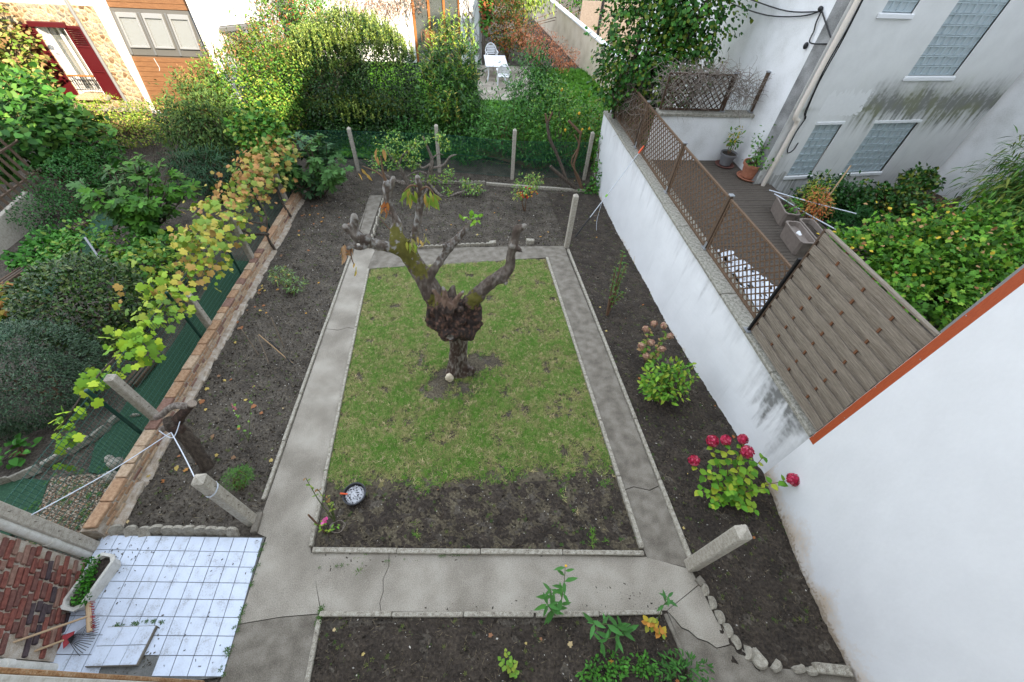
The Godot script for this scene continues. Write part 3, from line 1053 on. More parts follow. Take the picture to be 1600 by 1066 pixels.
func build_litter() -> void:
	# crumbs, pebbles, straw and small weeds on the bare soil
	var crumb := PackedFloat32Array()
	var straw := PackedFloat32Array()
	var weed := PackedFloat32Array()
	var fallen := PackedFloat32Array()
	for k in 85000:
		var z := -pow(rng.randf(), 1.25) * 15.4 + 0.35
		var x := rr(-5.1, 4.85)
		if not in_garden(x, z):
			continue
		var r := rng.randf()
		var q := g3(x, z, 0.012 + rr(0.0, 0.012))
		if r < 0.66:
			var v := rr(0.02, 0.085)
			var s := rr(0.006, 0.02) * (1.0 + 1.2 * pow(rng.randf(), 6.0))
			var c := Color(v, v * 0.8, v * 0.6)
			if rng.randf() < 0.07:
				v = rr(0.3, 0.62)
				c = Color(v, v * 0.93, v * 0.82)
				s *= 0.75
			push(crumb, Transform3D(Basis.from_euler(Vector3(rr(0, 6), rr(0, 6), rr(0, 6))).scaled(Vector3.ONE * s), q), c)
		elif r < 0.86:
			var v := rr(0.09, 0.3)
			push(straw, Transform3D(Basis(Vector3.UP, rr(0, TAU)) * Basis.from_scale(Vector3(rr(0.03, 0.09), 0.002, 0.0028)), q), Color(v, v * 0.8, v * 0.5))
		elif r < 0.965:
			var pn := FN.get_noise_2d(x * 1.7 + 20.0, z * 1.7)
			if pn > (-0.45 if x > 3.1 else 0.15) or rng.randf() < 0.08:
				var c := Color(0.045, 0.1, 0.02).lerp(Color(0.12, 0.14, 0.035), rng.randf())
				push(weed, Transform3D(Basis(Vector3.UP, rr(0, TAU)).scaled(Vector3.ONE * rr(0.012, 0.036)), q), c)
		elif r < 0.967:
			var c: Color = pick(pal([[0.45, 0.24, 0.05], [0.35, 0.14, 0.05], [0.42, 0.32, 0.12], [0.26, 0.13, 0.07], [0.5, 0.38, 0.2]]))
			push(fallen, leafxf(q + Vector3(0, 0.01, 0), Vector3(rr(-1, 1), rr(-0.1, 0.1), rr(-1, 1)), Vector3.UP + rdir() * 0.4, rr(0.03, 0.075)), c)
	# more vine leaves below the brick wall
	for k in 55:
		var z := rr(-13.5, -3.0)
		var x := -5.15 + absf(rng.randfn(0.0, 0.55))
		if in_garden(x, z):
			push(fallen, leafxf(g3(x, z, 0.03), Vector3(rr(-1, 1), rr(-0.1, 0.1), rr(-1, 1)), Vector3.UP + rdir() * 0.4, rr(0.05, 0.1)), pick(pal([[0.4, 0.2, 0.06], [0.3, 0.13, 0.06], [0.45, 0.33, 0.1], [0.24, 0.14, 0.08]])))
	for e in [["soil_crumbs", L.bit, crumb, "crumbs of soil and small pale pebbles strewn over the bare beds"], ["straw_litter", L.bit, straw, "dry straw and stalk litter strewn over the bare beds"], ["small_weeds", L.weed, weed, "tiny green weeds sprouting over the bare beds"], ["fallen_leaves", L.ivy, fallen, "fallen yellow and brown leaves lying on the beds"]]:
		var o := scatter(self, e[0], e[1], M.bits if e[0] != "small_weeds" else M.leaf_soft, e[2])
		tag(o, e[3], "ground litter")


func concrete_post(label: String, base: Vector3, h: float, w := 0.12, lean := Vector3.ZERO, turn := 0.0, group := "concrete posts of the garden") -> Node3D:
	var t := thing("concrete_post", label, "post", base, group)
	var up := (Vector3.UP + lean).normalized()
	var x := Vector3(cos(turn), 0, sin(turn))
	x = (x - up * x.dot(up)).normalized()
	var m := MB.new()
	var b := Basis(x, up, x.cross(up))
	m.box(Transform3D(b, base + up * (h * 0.5 - 0.1)), Vector3(w, h + 0.1, w), 0.014)
	# weathered pyramid top
	var c := base + up * (h - 0.05)
	var e := w * 0.5 - 0.014
	var tip := base + up * (h + 0.005)
	for k in 4:
		var q := [[-1, -1], [1, -1], [1, 1], [-1, 1]]
		var p0: Vector3 = c + b * Vector3(q[k][0] * e, 0, q[k][1] * e)
		var p1: Vector3 = c + b * Vector3(q[(k + 1) % 4][0] * e, 0, q[(k + 1) % 4][1] * e)
		m.poly_out([p0, p1, tip], c - up * 0.2)
	put(t, "shaft", m.mesh(), M.post)
	for k in 4:
		var hk := MB.new()
		var q: Vector3 = base + up * h * (0.22 + k * 0.2) + b * Vector3(w * 0.5, 0, 0)
		hk.tube([q, q + b * Vector3(0.025, 0.0, 0), q + b * Vector3(0.03, 0.02, 0.01)], [0.004, 0.004, 0.003], 5)
		put(t, "wire_hook", hk.mesh(), M.twig)
	return t


func build_posts() -> void:
	concrete_post("square concrete post leaning over the path corner, tied with white cord near its top", g3(-3.28, -2.32), 1.61, 0.14)
	concrete_post("square concrete post rising from the brick wall beside the gnarled stump", g3(-5.33, -4.15), 1.52, 0.13)
	concrete_post("square concrete post on the brick wall half hidden by yellow vine, before the silver bush", g3(-5.5, -9.19), 1.65, 0.13)
	concrete_post("concrete post on the brick wall of which only the foot shows under the vine", g3(-5.48, -6.57), 1.2, 0.13)
	concrete_post("far concrete post at the end of the brick wall among vine stems", g3(-5.62, -12.6), 1.3, 0.13)
	concrete_post("stout concrete post leaning out beside the curved edging in the right bed", g3(3.06, -1.14), 1.66, 0.16)
	concrete_post("tall concrete post at the far right corner of the path", g3(3.06, -9.99), 1.74, 0.14)
	concrete_post("concrete post at the corner of the white tiled patio, next to the brick outhouse", g3(-5.3, -2.12), 1.8, 0.14)
	concrete_post("leftmost concrete post of the far wire fence, in front of the dark hedge", g3(-3.85, -15.4), 1.55, 0.13)
	concrete_post("concrete post of the far wire fence behind the lichened fruit tree", g3(-0.83, -15.3), 1.75, 0.13)
	concrete_post("concrete post of the far wire fence behind the small red-fruited rose", g3(1.92, -14.9), 1.85, 0.13)
	concrete_post("concrete post wrapped in green mesh where the far fence meets the white wall", g3(4.75, -14.9), 1.8, 0.13)
	var w := thing("wire_fence", "green chain-link fence stretched between posts across the far end of the garden", "wire fence", g3(0.5, -15.1))
	var xs := [-5.6, -3.85, -0.83, 1.92, 4.75]
	var zs := [-15.4, -15.4, -15.3, -14.9, -14.9]
	for k in 4:
		var m := MB.new()
		var a := Vector2(xs[k], zs[k])
		var b := Vector2(xs[k + 1], zs[k + 1])
		var ln := (b - a).length()
		var n := int(ln / 0.085)
		for s in [0, 1]:
			for i in range(-16, n + 1):
				var u0 := i * 0.085
				var u1 := u0 + 1.35
				var v0 := 0.0
				var v1 := 1.35
				if u0 < 0.0:
					v0 = -u0
					u0 = 0.0
				if u1 > ln:
					v1 -= u1 - ln
					u1 = ln
				if u1 <= u0:
					continue
				var p := [u0, u1]
				if s:
					p = [ln - u0, ln - u1]
				var q0 := a.lerp(b, p[0] / ln)
				var q1 := a.lerp(b, p[1] / ln)
				m.bar(Vector3(q0.x, gy(q0.y) + v0 + 0.05, q0.y), Vector3(q1.x, gy(q1.y) + v1 + 0.05, q1.y), 0.005, 0.005)
		for hgt in [0.1, 0.75, 1.4]:
			m.bar(Vector3(a.x, gy(a.y) + hgt, a.y), Vector3(b.x, gy(b.y) + hgt, b.y), 0.006, 0.006)
		put(w, "wire_mesh", m.mesh(), M.wire_green, "", "stuff")


# ---------- left side: patio, outhouse, brick wall, vine, neighbour's garden and houses ----------
func build_patio() -> void:
	var s := setting("tiled_patio")
	put(s, "base", slab_mesh(pv([[-5.3, -2.3], [-3.02, -2.06], [-2.99, -0.49], [-5.1, -0.5]]), 0.035, 0.1), M.grout)
	var u := Vector2(2.21, 0.23) / 11.0
	var v := Vector2(0.06, 1.56) / 8.0
	var tm := MB.new()
	tm.box(Transform3D.IDENTITY, Vector3(0.1935, 0.012, 0.1895), 0.002)
	var mesh := tm.mesh()
	for i in 11:
		for j in 8:
			var q := Vector2(-5.25, -2.28) + u * (i + 0.5) + v * (j + 0.5)
			if q.x < lerpf(-5.42, -5.07, (q.y + 1.93) / 1.13):
				continue
			if j == 7 and (i < 1 or i == 4 or i == 5 or i == 6):
				continue
			var b := Basis(Vector3(u.x, SL * u.y, u.y).normalized(), Vector3.UP, Vector3(v.x, SL * v.y, v.y).normalized())
			b = b * Basis.from_euler(Vector3(rr(-0.006, 0.006), 0, rr(-0.006, 0.006)))
			puti(s, "tile", mesh, M.tile, Transform3D(b, g3(q.x, q.y, 0.043)))
	# raised inspection cover of six tiles
	var t := thing("inspection_cover", "raised square cover of six white tiles lying loose on the tiled patio", "cover", g3(-4.24, -0.9, 0.04))
	var c := Transform3D(Basis(Vector3.UP, -0.07) * Basis(Vector3.RIGHT, -0.09), g3(-4.24, -0.9, 0.075))
	var m := MB.new()
	m.box(c, Vector3(0.57, 0.05, 0.39), 0.004)
	put(t, "slab", m.mesh(), M.concrete_dark)
	for i in 3:
		for j in 2:
			m = MB.new()
			m.box(c * Transform3D(Basis.IDENTITY, Vector3((i - 1) * 0.187, 0.03, (j - 0.5) * 0.19)), Vector3(0.182, 0.012, 0.184), 0.002)
			put(t, "tile", m.mesh(), M.tile)
	var buf := PackedFloat32Array()
	for k in 900:
		var q := Vector2(rr(-5.2, -3.1), rr(-2.15, -0.6))
		var near_corner := exp(-pow(Vector2(q.x + 5.0, q.y + 2.1).length() * 2.6, 2.0))
		var near_cover := exp(-pow((q.x + 3.93) * 16.0, 2.0)) * (1.0 if q.y > -1.12 else 0.0) + exp(-pow((q.y + 0.62) * 12.0, 2.0)) * 0.25
		if rng.randf() > 0.03 + near_corner * 1.2 + near_cover:
			continue
		var cv := rr(0.03, 0.1)
		push(buf, Transform3D(Basis.from_euler(Vector3(rr(-0.3, 0.3), rr(0, 6), rr(-0.3, 0.3))) * Basis.from_scale(Vector3(rr(0.008, 0.03), 0.006, rr(0.004, 0.014))), g3(q.x, q.y, 0.054)), Color(cv, cv * 0.85, cv * 0.65))
	tag(scatter(self, "patio_debris", L.bit, M.bits, buf), "dark crumbs of soil and dead leaf swept over the white patio tiles", "ground litter")
	buf = PackedFloat32Array()
	for k in 130:
		var q: Vector2 = pick([Vector2(-3.02 + rr(-0.02, 0.05), rr(-2.0, -0.5)), Vector2(rr(-4.5, -3.9), -1.13 + rr(-0.02, 0.02)), Vector2(-2.02 + rr(-0.03, 0.03), rr(-1.1, -0.9)), Vector2(rr(-2.3, 2.4), 0) + Vector2(0, -1.58)])
		if q.y == -1.58:
			q.y = lerpf(-1.78, -1.3, (q.x + 2.3) / 4.7)
		push(buf, Transform3D(Basis(Vector3.UP, rr(0, 6)).scaled(Vector3.ONE * rr(0.012, 0.04)), g3(q.x, q.y, 0.05)), Color(0.05, 0.11, 0.02))
	tag(scatter(self, "joint_weeds", L.weed, M.leaf_soft, buf), "small green weeds growing in the joints along the patio and path edges", "weeds")


func build_outhouse() -> void:
	var A := Vector2(-5.28, -1.93)
	var B := Vector2(-4.95, -0.82)
	var d := (B - A).normalized()
	var t := thing("brick_outhouse", "old brick outhouse with smeared mortar beside the white tiled patio", "outhouse", g3(-6.5, -1.3))
	put(t, "wall", slab_mesh(PackedVector2Array([A, B, Vector2(-9.5, -0.82), Vector2(-9.5, -1.93)]), 0, 2.9, 2.55), M.mortar)
	put(t, "roof", slab_mesh(PackedVector2Array([A + Vector2(0.1, -0.1), B + Vector2(0.1, 0.1), Vector2(-9.6, -0.72), Vector2(-9.6, -2.03)]), 0, 0.08, 2.63), M.zinc)
	var bx := Basis(Vector3(d.x, 0, d.y), Vector3.UP, Vector3(-d.y, 0, d.x))
	var ln := (B - A).length()
	var mats := ["brick_red", "brick_red", "brick_red", "brick_brown", "brick_brown", "brick_burnt", "brick_dull"]
	var shapes := []
	for k in 6:
		var m := MB.new()
		m.box(Transform3D.IDENTITY, Vector3([0.2, 0.22, 0.18, 0.21, 0.1, 0.11][k], 0.056, 0.04), 0.007, 0.005, rng)
		shapes.append(m.mesh())
	for row in 30:
		var x := 0.02 - (0.11 if row % 2 else 0.0) + rr(-0.02, 0.02)
		while x < ln - 0.06:
			var k := rng.randi() % 4 if rng.randf() < 0.85 else 4 + rng.randi() % 2
			var w: float = [0.2, 0.22, 0.18, 0.21, 0.1, 0.11][k]
			if x + w > ln:
				break
			if x > -0.05:
				var p := A + d * (x + w * 0.5)
				var o := Vector3(p.x, -0.14 + row * 0.076 + rr(-0.004, 0.004), p.y)
				o += bx.z * (0.004 if bx.z.x > 0.0 else -0.004)
				puti(t, "brick", shapes[k], M[pick(mats)], Transform3D(bx * Basis(Vector3.BACK, rr(-0.02, 0.02)), o))
			x += w + rr(0.018, 0.035)
	for q in [[A + Vector2(-0.02, -0.09), 0.055, "white downpipe up the far corner of the brick outhouse"], [B + Vector2(0.03, 0.075), 0.06, "white downpipe up the near corner of the brick outhouse"]]:
		var c: Vector2 = q[0]
		var pt := thing("downpipe", q[2], "drainpipe", g3(c.x, c.y))
		var m := MB.new()
		m.tube([g3(c.x, c.y, 0.02), g3(c.x, c.y, 0.9), Vector3(c.x, 2.5, c.y)], [q[1], q[1], q[1]], 14)
		put(pt, "pipe", m.mesh(), M.old_white)
		m = MB.new()
		m.tube([g3(c.x, c.y, 0.62), g3(c.x, c.y, 0.72)], [q[1] + 0.008, q[1] + 0.008], 14)
		put(pt, "socket", m.mesh(), M.old_white)


func build_rear_house() -> void:
	# the house the camera looks out of, with a wing on the left: it shades the garden
	var t := thing("rear_house", "white rendered house wing with a rusty brick corner edge at the patio's near side", "house", Vector3(-6, 0, 2))
	var b := MB.new()
	b.box(Transform3D(Basis.IDENTITY, Vector3(-8.2, WING_H * 0.5 - 0.5, 4.27)), Vector3(10.0, WING_H + 1.0, 9.48))
	b.box(Transform3D(Basis.IDENTITY, Vector3(0.86, MAIN_H * 0.5 - 0.5, 4.96)), Vector3(8.1, MAIN_H + 1.0, 9.0))
	b.box(Transform3D(Basis.IDENTITY, Vector3(-24.0, FAR_H * 0.5 - 0.5, 4.27)), Vector3(21.0, FAR_H + 1.0, 9.0))
	put(t, "wall", b.mesh(), M.render_grey)
	var m := MB.new()
	m.bar(Vector3(-3.2, -0.3, -0.462), Vector3(-3.2, 3.0, -0.462), 0.03, 0.035, Vector3.FORWARD, 0.006)
	put(t, "corner_edge", m.mesh(), M.rust_brick)
	m = MB.new()
	m.bar(Vector3(-3.185, -0.3, -0.385), Vector3(-3.185, 3.0, -0.385), 0.05, 0.11, Vector3.FORWARD, 0.006)
	put(t, "corner_trim", m.mesh(), M.old_white)
	t.set_meta("kind", "thing")


func build_patio_tools() -> void:
	var t := thing("planter_trough", "long cream plastic trough full of green sprigs against the brick outhouse", "planter", g3(-4.92, -1.63))
	trough(t, Vector3(-4.93, gy(-1.63) + 0.04, -1.63), 0.62, 0.25, 0.21, -0.24, "old_white", "soil_dark")
	var buf := PackedFloat32Array()
	for k in 420:
		var a := rr(-0.27, 0.27)
		var p := Vector3(-4.94 + a * -0.24 * -1.0 + rr(-0.09, 0.07), gy(-1.63) + 0.2 + rr(0.0, 0.1), -1.63 + a)
		push(buf, leafxf(p, rdir() + Vector3.UP * 0.4, Vector3.UP + rdir() * 0.5, rr(0.025, 0.05)), pick(pal([[0.03, 0.13, 0.015], [0.05, 0.18, 0.02], [0.02, 0.09, 0.012]])))
	var pl := thing("trough_plant", "low bright green sprigs growing in the cream trough", "plant", g3(-4.93, -1.63, 0.2))
	scatter(pl, "leaves", L.oval, M.leaf, buf)
	t = thing("broom", "broom with a pale wooden head and red bristles leaning on the outhouse wall", "broom", g3(-4.75, -1.2, 0.05))
	var m := MB.new()
	m.bar(Vector3(-4.87, 0.0, -1.4), Vector3(-4.66, 0.03, -1.07), 0.055, 0.035, Vector3(0.8, 0.6, 0), 0.012)
	put(t, "head", m.mesh(), M.handle_wood)
	m = MB.new()
	for k in 60:
		var f := rr(0.02, 0.98)
		var p := Vector3(-4.87, 0.01, -1.4).lerp(Vector3(-4.66, 0.04, -1.07), f) + Vector3(rr(-0.005, 0.02), 0.0, rr(-0.015, 0.015))
		m.bar(p, p + Vector3(rr(0.015, 0.035), -0.045, rr(-0.015, 0.015)), 0.005, 0.005)
	put(t, "bristles", m.mesh(), M.red_plastic, "", "stuff")
	m = MB.new()
	m.tube([Vector3(-4.77, 0.03, -1.24), Vector3(-5.02, 0.62, -0.93), Vector3(-5.02, 0.95, -0.82)], [0.013, 0.013, 0.013], 8)
	put(t, "handle", m.mesh(), M.handle_wood)
	t = thing("leaf_rake", "red fan rake with thin dark tines lying against the outhouse foot", "rake", g3(-4.9, -1.02, 0.05))
	m = MB.new()
	m.poly([Vector3(-4.93, 0.06, -1.06), Vector3(-4.87, 0.03, -0.93), Vector3(-4.83, 0.02, -1.0), Vector3(-4.84, 0.03, -1.1)])
	m.poly([Vector3(-4.84, 0.024, -1.1), Vector3(-4.83, 0.014, -1.0), Vector3(-4.87, 0.024, -0.93), Vector3(-4.93, 0.054, -1.06)])
	put(t, "head", m.mesh(), M.red_plastic)
	for k in 15:
		m = MB.new()
		var a := lerpf(-0.75, 0.75, k / 14.0)
		var p0 := Vector3(-4.86, 0.045, -1.02)
		var dd := Vector3(cos(a), -0.05, sin(a) - 0.05)
		m.tube([p0, p0 + dd * 0.2, p0 + dd * 0.28 + Vector3(0, -0.02, 0)], [0.0035, 0.003, 0.003], 4)
		put(t, "tine", m.mesh(), M.black_metal)
	m = MB.new()
	m.tube([Vector3(-4.89, 0.06, -1.01), Vector3(-5.04, 0.4, -0.83)], [0.013, 0.013], 8)
	put(t, "handle", m.mesh(), M.handle_wood)


# open box with sloping sides; c at the bottom centre, length along z
func trough(t: Node3D, c: Vector3, ln: float, w: float, h: float, turn: float, mat: String, fill: String) -> void:
	var xf := Transform3D(Basis(Vector3.UP, turn), c)
	var m := MB.new()
	var wall := 0.014
	var ch := 0.05
	var ring := func(hx: float, hz: float, y: float, cc: float) -> Array:
		var o := []
		for q in [[hx, hz - cc], [hx - cc, hz], [-hx + cc, hz], [-hx, hz - cc], [-hx, -hz + cc], [-hx + cc, -hz], [hx - cc, -hz], [hx, -hz + cc]]:
			o.append(xf * Vector3(q[0], y, q[1]))
		return o
	var rings := [ring.call(w * 0.42, ln * 0.46, 0.0, ch), ring.call(w * 0.48, ln * 0.49, h - 0.03, ch), ring.call(w * 0.53, ln * 0.52, h - 0.025, ch), ring.call(w * 0.53, ln * 0.52, h, ch), ring.call(w * 0.46 - wall, ln * 0.485 - wall, h, ch), ring.call(w * 0.4 - wall, ln * 0.45 - wall, h * 0.3, ch)]
	for k in 5:
		# outer skin faces out, the rim up, the inner skin in
		var ctr: Vector3 = xf * Vector3(0, h * 0.5, 0)
		for j in 8:
			var a0: Vector3 = rings[k][j]
			var a1: Vector3 = rings[k][(j + 1) % 8]
			var b0: Vector3 = rings[k + 1][j]
			var b1: Vector3 = rings[k + 1][(j + 1) % 8]
			if k < 3:
				m.poly_out([a0, a1, b1, b0], ctr)
			elif k == 3:
				m.poly_out([a0, a1, b1, b0], ctr + Vector3.DOWN * 9.0)
			else:
				m.poly_out([a0, a1, b1, b0], (a0 + b0) * 0.5 + ((a0 + b0) * 0.5 - ctr) * Vector3(1, 0, 1) * 3.0)
	put(t, "tub", m.mesh(), M[mat])
	m = MB.new()
	var f: Array = ring.call(w * 0.45 - wall, ln * 0.475 - wall, h * 0.72, ch)
	f.reverse()
	m.poly(f)
	if m.N[0].y < 0.0:
		f.reverse()
		m = MB.new()
		m.poly(f)
	put(t, "soil", m.mesh(), M[fill])


func build_brick_wall() -> void:
	var t := thing("brick_wall", "low weathered brick wall with long tan coping bricks between the two gardens", "wall", g3(-5.4, -7.5))
	var fx := func(z: float) -> float: return lerpf(-5.19, -5.42, (-z - 2.2) / 11.3)
	var z := -2.25
	var core := MB.new()
	while z > -13.4:
		core.bar(g3(fx.call(z) - 0.105, z, 0.06), g3(fx.call(z - 1.0) - 0.105, z - 1.02, 0.06), 0.2, 0.42)
		z -= 1.0
	put(t, "mortar", core.mesh(), M.mortar)
	var foot := MB.new()
	z = -2.3
	while z > -13.4:
		var w := rr(0.14, 0.24)
		foot.box(Transform3D(Basis(Vector3.UP, rr(-0.05, 0.05)), g3(fx.call(z) + 0.03, z, 0.0)), Vector3(w, rr(0.08, 0.15), 0.36), 0.02, 0.025, rng)
		z -= 0.3
	put(t, "footing", foot.mesh(), M.mortar)
	z = -2.3
	while z > -13.3:
		var ln: float = pick([0.3, 0.36, 0.22, 0.42, 0.22])
		var m := MB.new()
		m.box(Transform3D(Basis(Vector3(1, 0, 0.02).normalized(), Vector3.UP, Vector3(-0.02, -SL * -1.0, 1).normalized()), g3(fx.call(z) - 0.085 + rr(-0.006, 0.006), z - ln * 0.5, 0.292 + rr(-0.004, 0.006))), Vector3(0.17, 0.065, ln), 0.012, 0.006, rng)
		put(t, "coping_brick", m.mesh(), M[pick(["brick_tan", "brick_tan", "brick_pale", "brick_pale", "brick_tan", "brick_tan", "brick_pale", "brick_dull"])])
		z -= ln + 0.014
	for row in 3:
		z = -2.28 - 0.1 * row
		while z > -13.3:
			var ln: float = pick([0.21, 0.22, 0.2, 0.1])
			var m := MB.new()
			var o := g3(fx.call(z) - 0.046, z - ln * 0.5, 0.07 + row * 0.073)
			m.box(Transform3D(Basis(Vector3(1, 0, 0.02).normalized(), Vector3.UP, Vector3(-0.02, SL, 1).normalized()), o), Vector3(0.1, 0.058, ln), 0.008, 0.004, rng)
			put(t, "brick", m.mesh(), M[pick(["brick_pale", "brick_tan", "brick_tan", "brick_pale", "brick_pale", "brick_dull"])])
			z -= ln + 0.022
	# welded mesh fence on the neighbour's side of it
	var f := thing("mesh_fence", "dark green welded mesh fence with round posts along the brick wall", "fence", g3(-5.56, -7.5))
	var zs := [-1.5, -3.9, -6.25, -8.6, -10.95, -13.3]
	for k in zs.size():
		var zz: float = zs[k]
		var x: float = fx.call(zz) - 0.26
		var m := MB.new()
		m.tube([g3(x, zz, -0.1), g3(x, zz, 1.46)], [0.03, 0.03], 12)
		var p := put(f, "post", m.mesh(), M.green_metal)
		m = MB.new()
		m.lathe([Vector2(0.0, 0.035), Vector2(0.026, 0.025), Vector2(0.035, 0.0)], g3(x, zz, 1.46), 12)
		put(p, "cap", m.mesh(), M.green_metal)
		if k + 1 < zs.size():
			m = MB.new()
			var z1: float = zs[k + 1]
			var n := 46
			for i in n:
				var q := lerpf(zz, z1, float(i) / n)
				m.bar(g3(fx.call(q) - 0.29, q, 0.05), g3(fx.call(q) - 0.29, q, 1.38), 0.004, 0.004)
			for i in 14:
				m.bar(g3(fx.call(zz) - 0.29, zz, 0.06 + i * 0.1), g3(fx.call(z1) - 0.29, z1, 0.06 + i * 0.1), 0.005, 0.005)
			put(f, "mesh_panel", m.mesh(), M.wire_green, "", "stuff")


func build_vine() -> void:
	var t := thing("grape_vine", "long grape vine turning yellow and orange, trained over the green mesh fence", "vine", g3(-5.5, -10.4))
	var m := MB.new()
	for q in [[[-5.25, -10.0, 0.0], [-5.35, -10.1, 0.45], [-5.3, -10.4, 0.9], [-5.5, -10.8, 1.35], [-5.6, -11.6, 1.5]], [[-5.3, -10.1, 0.5], [-5.45, -9.6, 0.8], [-5.55, -9.1, 1.2], [-5.6, -7.6, 1.35], [-5.6, -5.6, 1.3], [-5.7, -4.2, 1.3], [-5.75, -3.3, 1.15]], [[-5.35, -11.9, 0.1], [-5.5, -12.0, 0.8], [-5.6, -12.6, 1.5], [-5.7, -13.8, 1.6]], [[-5.3, -10.3, 0.9], [-5.2, -9.8, 1.0], [-5.45, -9.5, 1.3]]]:
		var p := []
		for w in q:
			p.append(g3(w[0], w[1], w[2]))
		var c := curve_pts(p, 5)
		m.tube(c, taper(c.size(), 0.035, 0.01), 7, false, FN, 0.35)
	put(t, "vine_stem", m.mesh(), M.bark)
	var near := []
	var mid := []
	var far := []
	for k in 3000:
		var z := -3.15 - pow(rng.randf(), 0.9) * 10.6
		var f := (-z - 3.1) / 10.6
		# thin trailing end, a deep hedge further on
		var spread := lerpf(0.1, 0.5, smoothstep(0.0, 0.35, f))
		var lo := lerpf(1.15, 0.75, smoothstep(0.05, 0.5, f))
		var hi := lerpf(1.35, 2.0, smoothstep(0.05, 0.6, f))
		if rng.randf() > lerpf(0.22, 1.0, smoothstep(0.0, 0.45, f)):
			continue
		if FN.get_noise_2d(z * 1.1 + 3.0, 7.0) < -0.18 and rng.randf() < 0.75:
			continue
		var h := lerpf(lo, hi, pow(rng.randf(), 0.8))
		var x := -5.68 + rng.randfn(0.0, spread * 0.6) - (hi - h) * 0.12 + 0.25 * FN.get_noise_2d(z * 1.4, 30.0)
		if x > -5.1:
			continue
		var p := g3(x, z, h + 0.16 * FN.get_noise_2d(z * 3.0, x))
		var d := Vector3(signf(x + 5.65) * 0.4 + rr(-0.6, 0.6), -0.35, rr(-0.7, 0.7))
		var up := Vector3(0.35, 0.9, 0.25) + rdir() * 0.55
		var s := rr(0.06, 0.165)
		(near if z > -6.2 else mid if z > -9.6 else far).append(leafxf(p, d, up, s))
	# a dangling tip at the near end
	for q in [[-5.72, -3.2, 1.0], [-5.78, -3.05, 0.85], [-5.74, -3.1, 0.7], [-5.83, -3.3, 0.95], [-5.7, -3.5, 1.15], [-5.66, -3.7, 1.2]]:
		near.append(leafxf(g3(q[0], q[1], q[2]), Vector3(rr(-0.5, 0.5), -0.8, 0.4), Vector3(0.4, 0.8, 0.4), rr(0.1, 0.15)))
	leaf_parts(t, "leaf", "grape", near, [[0.22, 0.34, 0.03], [0.3, 0.42, 0.04], [0.36, 0.42, 0.045], [0.14, 0.26, 0.03], [0.1, 0.19, 0.02]], 150)
	leaf_parts(t, "leaf", "grape", mid, [[0.38, 0.38, 0.05], [0.48, 0.4, 0.06], [0.27, 0.36, 0.045], [0.44, 0.27, 0.07], [0.16, 0.26, 0.03], [0.2, 0.3, 0.03]], 110)
	leaf_parts(t, "leaf", "grape", far, [[0.2, 0.26, 0.04], [0.36, 0.28, 0.06], [0.4, 0.2, 0.06], [0.12, 0.2, 0.025], [0.32, 0.16, 0.05], [0.26, 0.27, 0.06]], 40)


func fig_tree(label: String, base: Vector3, c: Vector3, rad: Vector3, n: int, cols: Array, size: Vector2) -> void:
	var t := thing("fig_tree", label, "fig tree", base, "")
	var m := MB.new()
	var list := []
	for k in 26:
		var d := rdir()
		d.y = absf(d.y) * 0.9 - 0.35
		var e := c + d * rad * rr(0.75, 1.05)
		var mid := base.lerp(e, 0.5) + Vector3(rr(-0.2, 0.2), rr(-0.1, 0.25), rr(-0.2, 0.2))
		var p := curve_pts([base + Vector3(rr(-0.1, 0.1), 0, rr(-0.1, 0.1)), mid, e], 4)
		m.tube(p, taper(p.size(), 0.035, 0.008), 5, false)
		var per := n / 26
		for j in per:
			var f := 1.0 - pow(rng.randf(), 1.6) * 0.65
			var q: Vector3 = p[clampi(int(f * (p.size() - 1)), 0, p.size() - 1)]
			var a := rr(0, TAU)
			var dir := Vector3(cos(a), rr(-0.7, 0.3), sin(a)) + d * 0.6
			list.append(leafxf(q + dir.normalized() * 0.05 + rdir() * 0.06, dir, Vector3.UP * 0.8 + rdir() * 0.6 + d * 0.5, rr(size.x, size.y)))
	put(t, "branches", m.mesh(), M.twig)
	leaf_parts(t, "leaf", "fig", list, cols, 300, 0.55)


